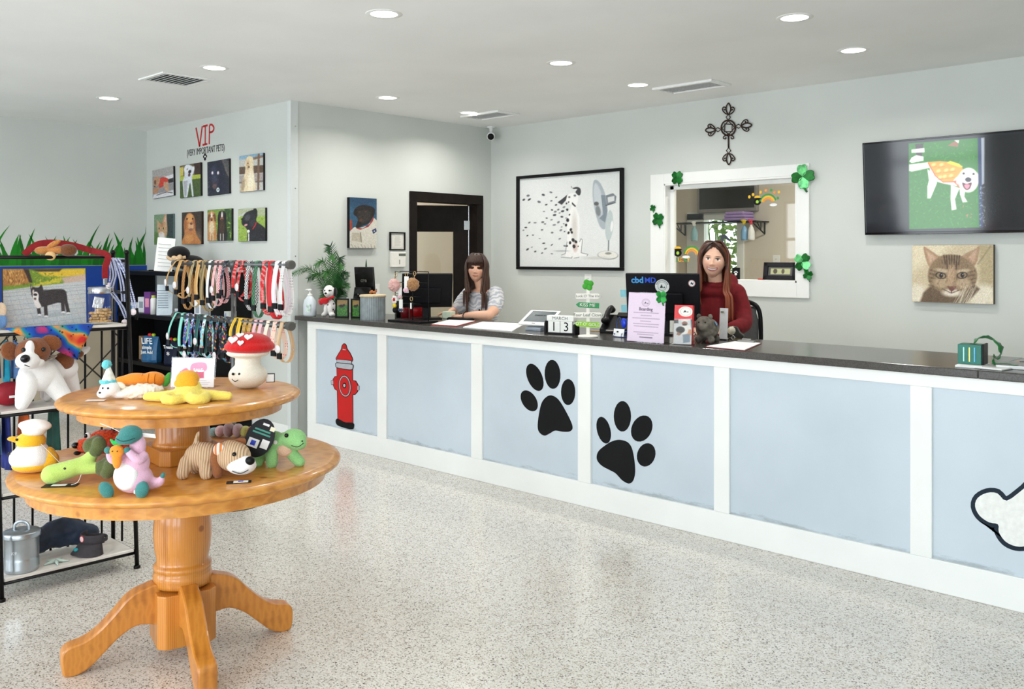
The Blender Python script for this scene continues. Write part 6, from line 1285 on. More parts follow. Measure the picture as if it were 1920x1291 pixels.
T_.ball('nose', BLACK, (76, -32, 38), (9, 8, 8)); T_.ball('eye', EYEB, (46, -29, 49), 4); T_.tube('smile', EYEB, [(44, -36, 20), (60, -39, 16), (74, -36, 22)], .8)
STRP = M('striped_ear', (238, 150, 80), .8, var=.3, scale=50)
T_.blob('ear', cord('ear_stripes', (226, 130, 60), (246, 240, 232), 150), [((14, -18, 56), (11, 6, 13), (0, .3, 0))]); T_.blob('ear', BRN, [((44, 12, 62), (14, 6, 10), (0, -.4, 0))])
T_.card('tag', M('tag_black', (26, 26, 28), .4), (58, -40, 1), (44, 18, 1), (0, 0, .25)); T_.card('tag_window', PAPER, (62, -42, 2), (26, 14, .8), (0, 0, .25)); T_.card('tag_logo', BLU, (62, -42, 2.6), (9, 6, .5), (0, 0, .25))
# green dinosaur
T_ = Toy('green_dinosaur_toy', 'pale green plush long neck dinosaur with large black hang tag', 522, 872, ZL)
GRN = plush('mint_green', (150, 206, 132), .1); PCH = plush('peach', (230, 190, 160))
T_.blob('body', GRN, [((-16, 8, 40), (32, 22, 24)), ((30, -4, 50), (24, 19, 20)), ((12, 2, 46), (20, 16, 16)), ((40, -12, 44), (16, 14, 13))], [([(-34, -2, 26), (-36, -8, 8)], [11, 10]), ([(-10, -10, 22), (-8, -16, 8)], [12, 11]), ([(20, 0, 28), (36, -4, 12), (42, -6, 8)], [12, 11, 10]), ([(-38, 26, 26), (-38, 28, 8)], [10, 9])])
T_.blob('belly', PCH, [((14, -6, 30), (16, 13, 13))]); T_.ball('eye', EYEB, (20, -20, 60), 4); T_.ball('nostril', EYEB, (50, -23, 50), 1.6); T_.tube('smile', EYEB, [(30, -23, 42), (42, -26, 40), (52, -21, 46)], .7); T_.ball('spot', WHP, (-2, -14, 46), (4, 2, 4)); T_.ball('spot', WHP, (-22, -13, 54), (3, 2, 3))
TM = Matrix.Translation(Vector(T_.S((-27, -28, 57)))) @ Matrix.Rotation(.35, 4, 'Y') @ Matrix.Rotation(1.3, 4, 'X'); kk_ = T_.k
MB().prism([(26*kk_*math.cos(a), 36*kk_*math.sin(a)) for a in (i*PI/12 for i in range(24))], .002, TM).obj('hang_tag', M('tag_black', (26, 26, 28), .4), T_.t)
for (x, y, w_, h_2, m) in ((-8, -12, 20, 16, PAPER), (-8, -12, 9, 9, BLU), (13, -8, 14, 16, PAPER), (0, 8, 34, 3, M('tag_teal', (60, 150, 130), .5)), (0, 14, 30, 3, M('tag_teal', (60, 150, 130), .5)), (2, 26, 12, 4, PAPER), (16, 22, 9, 8, M('tag_cream', (236, 230, 200), .5))):
    MB(TM).box((x*kk_, y*kk_, .0024+(.0006 if m is BLU else 0)), (w_*kk_, h_2*kk_, .0008)).obj('tag_print', m, T_.t)
# long multi-colour toy at the back
T_ = Toy('rope_snake_toy', 'long pastel plush caterpillar in grey, pink and green at the back', 432, 822, ZL, 0, 'soft toy', 14)
for i, (x, c, r_) in enumerate(((-36, (150, 190, 190), 9), (-24, (226, 196, 200), 11), (-8, (170, 150, 156), 14), (10, (186, 166, 172), 13), (24, (196, 206, 120), 11), (38, (176, 96, 60), 11))): T_.blob('segment', plush('segment_%d' % i, c), [((x, 4-i*1.2, r_), (11, r_, r_))])
# ------------------------------------------------------------------ black metal rack on the left and what it holds
RK = thing('display_rack', 'black metal display rack with whitewashed shelves beside the round table', 'rack', (0, 0, 0))
YA, YZ = 1.435, 2.07
def xf(z): return -4.64-.075*z          # the front leans back a little
XBK = -4.93
WHW = wood('whitewashed_wood', rgb(186, 176, 166), rgb(232, 226, 218), (10, 1.4, 10), .6, 4.0, False)
def rpost(y, front):
    a = Vector((xf(0) if front else XBK, y, .012)); b = Vector((xf(1.62) if front else XBK, y, 1.62))
    rod('post', a, b, .011, BLKMET, RK, 10)
    MB().lathe([(.001, 0), (.017, 0), (.017, .012), (.011, .016)], (a.x, a.y, 0), 12).obj('foot', BLKMET, RK, True); MB().ball((b.x, b.y, b.z), .014, None, 12).obj('finial', BLKMET, RK, True)
for y in (YA, YZ):
    rpost(y, True); rpost(y, False)
    for z in (.1, .49, .87, 1.25, 1.43, 1.595): rod('side_rail', (xf(z), y, z-.02), (XBK, y, z-.02), .008, BLKMET, RK, 8)
    rod('side_bar', ((xf(.9)+XBK)/2, y, .1), ((xf(.9)+XBK)/2, y, 1.25), .006, BLKMET, RK, 6)
for z in (.1, .49, .87, 1.25):
    for x in (xf(z), XBK): rod('shelf_rail', (x, YA, z-.022), (x, YZ, z-.022), .008, BLKMET, RK, 8)
    bx('shelf', ((xf(z)+XBK)/2, (YA+YZ)/2, z-.007), (abs(XBK-xf(z))+.01, YZ-YA-.03, .014), WHW, RK, .002)
rod('top_rail', (xf(1.595), YA, 1.595), (xf(1.595), YZ-.14, 1.595), .009, BLKMET, RK, 8); rod('top_rail', (XBK, YA, 1.595), (XBK, YZ, 1.595), .009, BLKMET, RK, 8)
for i in range(7):
    y = YA+(i+.7)*(YZ-YA)/7.4; rod('back_bar', (XBK, y, .1), (XBK, y, 1.25), .006, BLKMET, RK, 6)
def rp(u, v, z, dx=0): q = onZ(u, v, z); return q
# canvas with the brindle dog standing on the shelf
vR = crop(0, 400, 3.585); q = ((28, 358), (580, 330), (598, 718), (30, 752)); PX = -4.79
p = Pic(q, 170, (186, 190, 190), 1.4); p.poly((120, 150, 50), [(20, 350), (600, 320), (600, 400), (420, 440), (180, 480), (20, 500)], 8); p.poly((226, 190, 60), [(250, 370), (300, 350), (400, 345), (580, 330), (580, 385), (420, 395), (300, 395)], 14); p.poly((70, 56, 40), [(200, 352), (300, 348), (420, 340), (400, 360), (260, 366)], 8); p.poly((176, 122, 66), [(25, 360), (180, 352), (215, 440), (120, 460), (25, 470)], 10); p.dabs([(214, 160, 90), (120, 76, 40), (236, 190, 110)], 90, (30, 365, 185, 455), 10, (60, 120), .3); p.poly((60, 44, 40), [(160, 352), (195, 352), (222, 440), (200, 440)], 8)
p.poly((196, 186, 60), [(330, 420), (410, 400), (415, 430), (300, 455), (200, 470)], 10); p.dabs([(90, 120, 40), (220, 200, 70)], 60, (220, 370, 420, 450), 9); p.poly((206, 178, 160), [(415, 400), (580, 370), (600, 430), (440, 450)], 14)
p.poly((194, 197, 198), [(25, 500), (200, 470), (420, 440), (600, 410), (600, 725), (25, 755)], 6)
for i in range(9): f = i/8; y = 500+250*f**1.3; p.line((130, 136, 140), [(25, y), (600, y-60-20*f)], 2.5, 3, .7)
for i in range(14): x = -60+i*52; p.line((140, 146, 150), [(x+60, 470), (x+140+i*4, 760)], 2.5, 3, .55)
p.dabs([(210, 206, 200), (176, 184, 190), (206, 196, 190)], 120, (30, 500, 600, 740), 18, (-10, 10), .4, .35)
D = (54, 48, 50)
p.ell((150, 156, 160), 370, 650, 120, 14, -10, 16, .5); p.poly(D, [(285, 500), (330, 485), (400, 478), (440, 485), (456, 530), (450, 575), (400, 570), (330, 590), (280, 600), (262, 560)], 6, cur=True); p.poly(D, [(208, 450), (225, 468), (262, 470), (278, 450), (292, 480), (290, 520), (262, 560), (222, 540), (210, 500)], 5, cur=True)
for a, b in (((258, 590), (268, 655)), ((308, 590), (314, 665)), ((425, 560), (432, 635)), ((448, 560), (468, 640))): p.line(D, [a, b], 24, 6); p.ell((226, 224, 224), b[0], b[1]+2, 15, 8, 0, 4)
p.poly((232, 224, 220), [(222, 515), (246, 500), (262, 520), (262, 560), (280, 600), (250, 610), (228, 560)], 6, cur=True); p.ell((40, 36, 40), 240, 520, 13, 9, 0, 4); p.ell((210, 196, 186), 226, 500, 6, 14); p.ell((90, 70, 60), 238, 548, 8, 8, 0, 5); p.poly((200, 180, 176), [(212, 455), (220, 470), (214, 480)], 3); p.dabs([(80, 70, 68), (40, 36, 40)], 70, (290, 485, 450, 570), 8, (-20, 40), .3, .5); p.noise(8, 1, 3)
c, w_, h_ = wallquad(q, vR, 'C', PX)
t = thing('canvas_print', 'canvas photo of a brindle dog on pavers standing on the rack', 'picture', M4=Matrix.Translation((PX-.012, c.y, 1.252)) @ Matrix.Rotation(-.05, 4, 'Y') @ basis((0, 1, 0), (0, 0, 1)))
bx('canvas_block', (0, h_/2, -.01), (w_, h_, .02), M('canvas_edge_40_40_42', (40, 40, 42), .7), t, .002); p.obj('print', w_-.002, h_-.002, PRINT, t, .001, Matrix.Translation((0, h_/2, 0)))
# biscuit jar
c = Vector((-4.79, 1.946, 1.251)); t = thing('biscuit_jar', 'glass jar with steel lid half filled with dog biscuits', 'jar', c)
MB().lathe([(.001, .002), (.055, .0), (.059, .006), (.059, .155), (.054, .16)], seg=32, caps=False).obj('glass', ACRYL, t, True); MB().lathe([(.06, .158), (.061, .16), (.061, .186), (.058, .19), (.001, .19)], seg=32).obj('lid', CHROME, t, True)
BIS = M('biscuit', (206, 168, 116), .8, var=.15, scale=60)
def bisc(b, c, a, tl):
    R = eul(tl, 0, a); c = Vector(c)
    b.box(c, (.032, .016, .012), R)
    for s_ in (-1, 1):
        for e in (-1, 1): b.ball(c+R @ Vector((s_*.017, e*.006, 0)), (.0085, .0085, .007), R, 8)
rr = random.Random(2)
for i in range(22):
    z = .016+(i//5)*.014+(.05 if i > 17 else 0)*0; a = rr.uniform(0, 6.28); rad = .03*(i % 5 > 0)
    b = MB(); bisc(b, (rad*math.cos(i*1.5708), rad*math.sin(i*1.5708), z), a, rr.uniform(-.2, .2)); b.obj('biscuit', BIS, t)
bx('silver_packet', (-.0, -.01, .11), (.05, .012, .06), M('foil', (190, 190, 196), .25, .9, bump=.6, scale=60), t, .004, eul(0, .2, 1.2))
# bandana hung over the shelf edge
def tiedye(name):
    m, nt, b = nodes(name); L = nt.links.new; tc = N(nt, 'ShaderNodeTexCoord'); n = N(nt, 'ShaderNodeTexNoise', Scale=9.0, Detail=1.0); L(tc.outputs['Object'], n.inputs['Vector'])
    r = ramp(nt, n.outputs['Fac'], [(.28, rgb(210, 40, 40)), (.38, rgb(236, 150, 60)), (.44, rgb(40, 150, 140)), (.52, rgb(20, 90, 190)), (.62, rgb(30, 60, 150)), (.72, rgb(190, 50, 110))])
    v = N(nt, 'ShaderNodeTexVoronoi', Scale=42.0); L(tc.outputs['Object'], v.inputs['Vector']); k = ramp(nt, v.outputs['Distance'], [(.20, (.02, .02, .04)), (.26, (1, 1, 1))])
    mx = N(nt, 'ShaderNodeMix', data_type='RGBA', blend_type='MULTIPLY'); mx.inputs[0].default_value = .85; L(r.outputs[0], mx.inputs[6]); L(k.outputs[0], mx.inputs[7]); L(mx.outputs[2], b.inputs['Base Color']); b.inputs['Roughness'].default_value = .85; return m
t = thing('bandana', 'bright tie-dye paw print bandana hanging off the rack shelf', 'bandana', (xf(1.25)+.006, 1.68, 1.252))
g = []
for i in range(9):
    f = i/8; row = []
    for j in range(13):
        s_ = (j/12-.5); y = s_*.41*(1-f)+.12*f; z = -.172*f+.006; x = .004+.012*math.sin(j*1.1+i*.7)*f+.02*f
        row.append((x, y, z))
    g.append(row)
g = [[(-.06, (j/12-.5)*.40, .004) for j in range(13)]]+g
MB().sheet(g).obj('cloth', tiedye('tie_dye_cloth'), t, True, solid=.002)
# big plush terrier on the middle shelf, stepping out toward the table
bp = Vector((-4.745, 1.635, .871)); kk = .00243
t = thing('terrier_toy', 'large white and brown plush terrier standing on the rack shelf', 'soft toy', bp, PI/2-.06, 'soft toys on display')
class Tt(Toy):
    def __init__(s, t, k): s.t = t; s.k = k
T_ = Tt(t, kk); BRW = plush('terrier_brown', (132, 74, 36), .25)
T_.blob('body', WHP, [((0, 6, 62), (38, 32, 34)), ((50, 40, 68), (36, 30, 28)), ((24, 24, 66), (32, 28, 28)), ((-8, -2, 88), (24, 22, 22))], [([(-22, -6, 56), (-28, -10, 30), (-36, -16, 10)], [22, 19, 13]), ([(18, 4, 56), (34, 0, 30), (46, -6, 12)], [24, 20, 16]), ([(62, 46, 60), (74, 50, 30), (80, 48, 12)], [24, 18, 14]), ([(36, 56, 50), (34, 60, 24), (30, 56, 12)], [18, 15, 13])])
T_.blob('head', BRW, [((-20, -28, 112), (33, 30, 27)), ((-14, -24, 124), (26, 24, 16))])
T_.blob('face_blaze', WHP, [((-36, -54, 98), (22, 20, 17)), ((-31, -48, 118), (9, 12, 20), (.3, 0, 0)), ((-24, -42, 92), (22, 20, 12))])
T_.blob('ear', BRW, [((-60, -24, 116), (17, 8, 20), (0, -.5, .3))]); T_.blob('ear', BRW, [((12, -34, 128), (20, 8, 16), (0, .35, -.3))])
T_.ball('nose', EYEB, (-45, -72, 104), (9, 7, 8)); T_.ball('eye', EYEB, (-8, -55, 118), 4.5); T_.ball('eye', EYEB, (-42, -50, 119), 4.5); T_.tube('mouth', EYEB, [(-46, -71, 92), (-34, -68, 88), (-18, -58, 90)], 1)
T_.blob('saddle', BRW, [((52, 20, 84), (20, 16, 20)), ((60, 30, 90), (14, 14, 12))]); T_.blob('rump_patch', BRW, [((82, 46, 94), (18, 14, 10))]); T_.blob('tail', WHP, [], [([(84, 48, 92), (104, 54, 100), (112, 56, 104)], [9, 8, 5])])
cp = [(-8+32*math.cos(a), -8+30*math.sin(a), 92+8*math.cos(a)) for a in (2*PI*i/20 for i in range(20))]
MB().strap([Vector(T_.S(q)) for q in cp], .028, .004, up=None, closed=True).obj('collar', M('woven_collar', (176, 160, 146), .8, var=.4, scale=90), t)
# folded checked cloth under it, red bag, clothes
t = thing('checked_cloth', 'folded red and white checked cloth under the plush terrier', 'cloth', (-4.80, 1.70, .8705)); 
def checks(name, a, b, sc, rough=.9):
    m, nt, bs = nodes(name); tc = N(nt, 'ShaderNodeTexCoord'); ck = N(nt, 'ShaderNodeTexChecker', Scale=sc); nt.links.new(tc.outputs['Object'], ck.inputs['Vector']); ck.inputs[1].default_value = (*rgb(*a), 1); ck.inputs[2].default_value = (*rgb(*b), 1)
    nt.links.new(ck.outputs[0], bs.inputs['Base Color']); bs.inputs['Roughness'].default_value = rough; return m
CHK = checks('gingham', (206, 90, 76), (238, 216, 206), 60)
# (the cloth lies flat on the shelf beside the paws)
for i in range(2): MB().box((.06, .1, .0025+i*.005), (.10, .16-.01*i, .004)).obj('fold', CHK, t, bev=.0015)
t = thing('red_bag', 'dark red fabric bag slumped at the back of the rack', 'bag', (-4.86, 1.555, .8705))
blob('bag', M('red_nylon', (150, 18, 36), .6, var=.2, scale=14, bump=.4), t, [((0, -.02, .06), (.05, .075, .06)), ((.0, .04, .05), (.045, .06, .05))], vox=.007); bx('bag_mark', (.052, -.02, .05), (.002, .03, .012), PAPER, t, 0)
GARM = 'small pet garments hung inside the rack'
for i, (y, c, L, lb) in enumerate(((1.49, (60, 110, 186), .18, 'mid blue pet shirt hanging inside the rack'), (1.53, (36, 160, 190), .2, 'turquoise pet shirt hanging inside the rack'), (1.462, (236, 150, 40), .14, 'bright orange pet shirt hanging at the end of the rack'), (1.57, (110, 150, 206), .19, 'light blue pet shirt hanging inside the rack'), (1.62, (60, 30, 50), .18, 'plum coloured pet shirt hanging inside the rack'))):
    t = thing('pet_shirt', lb, 'pet clothing', (-4.884, y, 1.2), 0, GARM)
    MB().tube(spline([(0, 0, .03), (.006, 0, .02), (0, 0, .004), (-.028, 0, -.015), (.028, 0, -.015), (0, 0, .004)], 4), .002, 5).obj('hanger', BLKMET, t)
    g = [[(x*(.026+.004*f), .006*math.sin(x*6+i)+.008*f*math.sin(x*9), -.012-.02*abs(x)*(1-f)-L*f) for x in [q/6-1 for q in range(13)]] for f in [q/7 for q in range(8)]]
    MB().sheet(g).obj('fabric', M('shirt_%d' % i, c, .85, var=.15, scale=20), t, True, solid=.008)
# second row of garments hanging under the lower shelf
for i, (y, c, L, lb) in enumerate(((1.46, (90, 140, 196), .18, 'pale blue pet vest hanging under the lower rack shelf'), (1.50, (40, 50, 120), .26, 'navy pet vest hanging under the lower rack shelf'), (1.58, (206, 96, 40), .12, 'rust orange pet vest hanging under the lower rack shelf'), (1.72, (26, 66, 56), .2, 'dark green pet vest hanging under the lower rack shelf'))):
    t = thing('pet_vest', lb, 'pet clothing', (-4.80, y, .842), 0, GARM)
    g = [[(x*(.05+.02*f), .006*math.sin(x*6+i)+.006*f*math.sin(x*9), -.0-L*f) for x in [q/6-1 for q in range(13)]] for f in [q/6 for q in range(7)]]
    MB().sheet(g).obj('fabric', M('vest_%d' % i, c, .85, var=.15, scale=20), t, True, solid=.008)
# bottom shelf: tin, starfish, visor, dark jacket
c = Vector((-4.725, 1.548, .101)); t = thing('metal_tin', 'galvanised metal treat tin with a hoop handled lid on the lowest shelf', 'tin', c, CY)
GALV = M('galvanised', (176, 184, 190), .3, .9, var=.1, scale=8)
pr = [(.001, 0), (.073, 0), (.075, .004)]+[(.075+(.0025 if i % 2 else 0), .012+i*.006) for i in range(9)]+[(.076, .07), (.077, .165), (.079, .168)]
MB().lathe(pr, seg=40).obj('can', GALV, t, True); MB().lathe([(.083, .160), (.084, .164), (.083, .182), (.078, .188), (.001, .194)], seg=40).obj('lid', GALV, t, True); MB().strap(spline([(-.036, 0, .186), (-.034, 0, .21), (-.02, 0, .226), (0, 0, .231), (.02, 0, .226), (.034, 0, .21), (.036, 0, .186)], 4), .014, .004, up=(0, 1, 0)).obj('handle', GALV, t, True)
text('tin_mark', 'K9', .022, M('mark_light', (226, 228, 230), .4), t, Matrix.Translation((.004, -.0772, .1)) @ RZ, shear=.2)
t = thing('starfish_ornament', 'small pale green starfish ornament on the lowest shelf', 'ornament', (-4.712, 1.70, .1005), CY+.3)
for i in range(5): MB().tube([(0, 0, .009), (.028*math.cos(i*1.2566), .028*math.sin(i*1.2566), .008), (.058*math.cos(i*1.2566), .058*math.sin(i*1.2566), .005)], [.0095, .0075, .003], 8).obj('arm', M('starfish', (190, 208, 198), .7), t, True)
t = thing('sun_visor', 'dark grey sun visor with a round red and white badge', 'visor', (-4.752, 1.90, .101), CY-.5); t.scale = (.86, .86, .92)
VIS = M('visor_grey', (62, 58, 62), .8, var=.12)
g = []
for k_ in range(9):
    f = k_/8; row = []
    for j in range(17):
        a = -PI*.98+(j/16)*PI*.96; r_ = .075+.062*f*(math.sin(-a))**1.0; row.append((r_*math.cos(a)*(1+.1*f), r_*math.sin(a)*.95-.02*f*0, .058-.05*f-.012*f*f*abs(math.cos(a))))
    g.append(row)
MB().sheet(g).obj('brim', VIS, t, True, solid=.003)
g = [[(.076*math.cos(a), .072*math.sin(a), z) for a in [-PI*1.05+j*PI*1.1/18 for j in range(19)]] for z in (.055, .075, .092, .104)]
MB().sheet(g).obj('band', VIS, t, True, solid=.003)
g = [[(.075*math.cos(a), .07*math.sin(a)+.0, z) for a in [.0+j*PI/12 for j in range(13)]] for z in (.06, .08)]
MB().sheet(g).obj('back_strap', VIS, t, True, solid=.003)
Rb = Matrix.Translation((-.012, -.073, .083)) @ RZ
MB(Rb).lathe([(.001, 0), (.018, 0), (.018, .002), (.001, .002)], seg=24).obj('badge_rim', M('badge_red', (206, 40, 50), .5), t); MB(Rb).lathe([(.001, .002), (.0145, .002), (.0145, .003), (.001, .003)], seg=24).obj('badge', M('badge_white', (236, 216, 214), .5), t)
MB().ball((-.02, -.108, .034), (.02, .011, .003), eul(.8, 0, 0), 14).obj('brim_logo', M('brim_teal', (40, 150, 160), .5), t, True)
t = thing('dark_jacket', 'dark navy folded jacket piled at the back of the lowest shelf', 'jacket', (-4.884, 1.73, .101))
blob('fabric', M('navy_nylon', (46, 58, 78), .45, var=.35, scale=12, bump=.5), t, [((0, -.08, .075), (.032, .12, .07)), ((-.005, .06, .09), (.03, .13, .075)), ((.0, .16, .06), (.03, .09, .055))], vox=.008, disp=.012, dscale=.04)
# brown plush hound and red lead over the top rail
t = thing('hound_toy', 'floppy tan plush hound lying over the top rail of the rack', 'soft toy', (xf(1.6)-.02, 1.72, 1.606), CY, 'soft toys on display')
T_ = Tt(t, .0024); TAN = plush('hound_tan', (186, 120, 56), .25); DKB = plush('hound_dark', (110, 62, 26), .3)
T_.blob('body', TAN, [((-24, 0, 9), (18, 14, 9)), ((4, 2, 10), (24, 14, 9))]); T_.blob('head', DKB, [((26, 2, 10), (18, 14, 13))]); T_.blob('ear', TAN, [((0, -6, 22), (18, 5, 6), (0, -.5, 0))]); T_.blob('paw', plush('hound_cream', (216, 176, 120)), [((-4, -10, -2), (12, 6, 10))])
t = thing('red_lead', 'wide dark red dog lead draped along the rack top', 'dog lead', (0, 0, 0))
pts = [(xf(1.6)-.03-.06, 1.60, 1.607), (xf(1.6)-.03-.07, 1.66, 1.655), (xf(1.6)-.03-.08, 1.74, 1.668), (xf(1.6)-.03-.08, 1.84, 1.655), (xf(1.6)-.03-.07, 1.93, 1.628), (xf(1.6)-.05, 1.99, 1.605), (xf(1.6)-.04, 1.975, 1.54), (xf(1.6)-.04, 1.975, 1.485)]
MB().strap(spline(pts, 6), .032, .004, up=(1, 0, .2)).obj('webbing', M('lead_red', (150, 20, 30), .7, var=.15), t); bx('clip', (xf(1.6)-.04, 1.975, 1.468), (.012, .02, .035), CHROME, t, .003)
# rope leads hanging from the rack end
def ropemat(): return checks('rope_blue_white', (70, 90, 170), (236, 238, 244), 240)
RP = ropemat(); PKT = M('tag_pink', (246, 232, 236), .5)
for i, (u0, pts_, lb) in enumerate(((206, [(0, 0), (4, 24), (2, 44)], 'short white rope lead with round tag at the rack end'), (213, [(-3, 0), (4, 30), (-2, 60), (14, 84), (26, 112)], 'blue and white rope lead looped over the rack end rail'), (221, [(-2, 0), (10, 40), (14, 80)], 'blue and white rope lead beside the looped one'), (228, [(-4, 0), (12, 26), (22, 60), (30, 92)], 'blue and white rope lead with black clip at the rack end'))):
    y0 = YZ+.03; o_ = onY(u0, 486, YZ); o_.z = 1.588; kx = mpp(o_)
    t = thing('rope_lead', lb, 'dog lead', o_, CY, 'rope leads on the rack end')
    P = spline([(a*kx, (-6-4*i)*kx, -b_*kx) for a, b_ in pts_], 6); P2 = [q+Vector((.012, .004, .004*math.sin(j))) for j, q in enumerate(P)]
    MB().tube([Vector((0, .035, -.05)), Vector((0, .014, -.004))]+P, .0045, 7).obj('rope', RP, t, True)
    if i: MB().tube([Vector((.01, .035, -.05)), Vector((.01, .014, -.004))]+P2, .0045, 7).obj('rope', RP, t, True)
    e = P[-1]
    if i != 2: MB().cyl(e+Vector((0, -.008, -.02)), e+Vector((0, -.005, -.02)), .017, seg=18).obj('tag', PKT, t, True)
    if i == 3: MB().tube([e+Vector((.016, 0, 0)), e+Vector((.02, 0, -.03)), e+Vector((.014, 0, -.06))], .008, 8).obj('clip', BLACK, t, True)
t = thing('hanging_toy', 'small peach and blue plush toy hung at the rack end', 'soft toy', (-4.68, 1.37, 1.36), CY, 'soft toys on display')
t.location = (-4.762, 1.470, 1.252)
blob('body', plush('peach_plush', (236, 206, 176)), t, [((0, 0, .09), (.025, .02, .04))], vox=.005); blob('shirt', plush('blue_plush', (110, 150, 200)), t, [((0, 0, .04), (.028, .024, .04))], vox=.005); MB().ball((.0, -.018, .105), .004, None, 8).obj('eye', EYEB, t, True)

# ------------------------------------------------------------------ black shelving against the photo wall
SH_ = thing('black_shelving', 'black open shelving unit standing against the photo wall', 'shelving', (0, 0, 0))
sx0, sx1, sy0, sy1 = -9.62, -7.62, 4.08, 4.48; MBK = M('shelf_black', (16, 16, 18), .5, var=.1)
for z in (.08, .52, 1.0, 1.43): MB().box2((sx0, sy0, z-.02), (sx1, sy1, z+.02)).obj('shelf', MBK, SH_, bev=.003)
for x in (sx0, (sx0+sx1)/2+.35, sx1-.03): MB().box2((x, sy0, 0), (x+.03, sy1, 1.43)).obj('upright', MBK, SH_, bev=.003)
MB().box2((sx0, sy1-.012, .08), (sx1-.9, sy1, 1.0)).obj('back_panel', MBK, SH_)
def onS(u, v, Y=4.2): return onY(u, v, Y)
def sx(u, Y=4.2): return onY(u, 500, Y).x
t = thing('black_handle_caddy', 'black arched wire caddy on top of the black shelving', 'caddy', (sx(292), 4.26, 1.45))
MB().tube(spline([(-.09, 0, .0), (-.09, 0, .1), (-.05, 0, .15), (.05, 0, .15), (.09, 0, .1), (.09, 0, .0)], 5), .014, 8).obj('handle', MBK, t, True); bx('tray', (0, 0, .006), (.24, .16, .012), MBK, t, .003)
b = bx('wood_block', (.0, .0, .06), (.08, .07, .09), M('tan_wood', (186, 150, 112), .6), t, .004)
t = thing('info_sheet', 'tall white printed sheet standing on the black shelving', 'sheet', (sx(320), 4.14, 1.45), CY+.1)
bx('sheet', (0, 0, .165), (.17, .004, .33), PAPER, t, 0, eul(-.12, .08)); bx('sheet_foot', (0, .02, .003), (.16, .06, .006), ACRYL, t, 0)
for i in range(7): bx('printed_line', (.0, .012-.0045*(7-i)-.006, .05+i*.036), (.12, .001, .004), M('print_grey', (150, 150, 152), .7), t, 0, eul(-.12, .08))
t = thing('price_list', 'pale blue price list standing on the middle black shelf', 'sheet', (sx(318), 4.15, 1.02), CY+.1)
bx('sheet', (0, 0, .15), (.15, .004, .30), M('pale_blue_paper', (206, 218, 226), .6), t, 0, eul(-.1)); bx('sheet_foot', (0, .02, .003), (.14, .06, .006), ACRYL, t, 0)
for i in range(9): bx('printed_line', (-.012, -.0195-.0*(i)+.003*(8-i)-.012, .05+i*.024), (.10, .001, .005), M('print_blue_grey', (96, 112, 128), .7), t, 0)
BOXG = 'product boxes on the black shelving'
for i, (u, w_, h_2, c, lb) in enumerate(((252, .16, .10, (226, 230, 232), 'low white product box by the end of the middle black shelf'), (272, .12, .16, (232, 234, 236), 'white product box with grey print on the middle black shelf'), (283, .10, .22, (110, 60, 130), 'purple topped product box on the middle black shelf'), (345, .2, .07, (222, 228, 230), 'flat white product box beside the price list'), (378, .10, .17, (236, 236, 238), 'white bottle box with pink label behind the collars'), (418, .26, .08, (206, 210, 206), 'pale box printed cbd at the end of the middle shelf'))):
    Y_ = 4.18+.05*(i % 2); t = thing('product_box', lb, 'box', (max(sx0+.13, sx(u, Y_)), Y_, 1.02), .1*(i % 3), BOXG); bx('carton', (0, 0, h_2/2), (w_, .09, h_2), M('carton_%d' % i, c, .5), t, .002); bx('label_panel', (0, -.0455, h_2*.5), (w_*.6, .001, h_2*.4), M('carton_label_%d' % (i % 3), ((90, 150, 190), (150, 160, 170), (226, 150, 170))[i % 3], .5), t, 0)
    if i == 5: text('box_word', 'cbd', .07, M('cbd_teal', (80, 140, 180), .5), t, Matrix.Translation((.05, -.0462, .04)) @ RZ)
t = thing('spray_can', 'slim white spray can with yellow green cap on the black shelf', 'can', (sx(288, 4.13), 4.13, 1.02)); MB().lathe([(.001, 0), (.03, 0), (.03, .15), (.022, .165), (.001, .165)], seg=20).obj('can', WHITE, t, True); MB().lathe([(.02, .165), (.02, .19), (.001, .192)], seg=16).obj('cap', M('cap_lime', (190, 206, 90), .4), t, True)
def bag(lb, u, Y_, w_, h_2, c, words):
    x = sx(u, Y_); t = thing('treat_bag', lb, 'bag', (x, Y_, .54), .35, 'bags of treats on the lower black shelf')
    g = MB(); rings = []
    for z, a, d in ((0, 1, .05), (.1, 1.02, .06), (.5, 1, .05), (.85, .98, .025), (1, 1, .006)): rings.append([Vector((w_/2*a*sx_, d*sy_, z*h_2)) for sx_, sy_ in ((-1, -.6), (-.6, -1), (0, -1.1), (.6, -1), (1, -.6), (1, .6), (.6, 1), (0, 1.1), (-.6, 1), (-1, .6))])
    g.rings(rings).obj('pouch', M('bag_%d' % u, c, .4, var=.12), t, bev=.004)
    for s_, sz, z in words: text('bag_word', s_, sz, PAPER, t, Matrix.Translation((.0, -.062, z*h_2)) @ eul(.06).to_4x4() @ RZ, bold=.0008)
    for x_, c2 in ((-.02, (206, 40, 40)), (.03, (176, 206, 40))): MB().ball((x_, 0, h_2+.012), (.022, .02, .018), None, 10).obj('knob_toy', M('knob_%d' % c2[0], c2, .5), t, True)
bag('blue treat bag printed LIFE simple just add', 284, 4.14, .20, .26, (40, 96, 140), (('LIFE', .085, .82), ('simple', .05, .58), ('Just Add', .045, .40), ('.....', .04, .2)))
bag('dark navy treat bag with a paw print beside the blue bag', 324, 4.16, .16, .24, (24, 30, 52), (('Treats', .045, .75), ('*', .09, .42)))
bx('kraft', (0, 0, 0), (.06, .1, .24), M('kraft_paper', (150, 122, 90), .8), None, .004).name = 'kraft_bag'
o = bpy.data.objects['kraft_bag']; o.location = (sx(268, 4.2), 4.22, .66); tag(o, 'brown kraft paper bag beside the blue treat bag', 'bag')
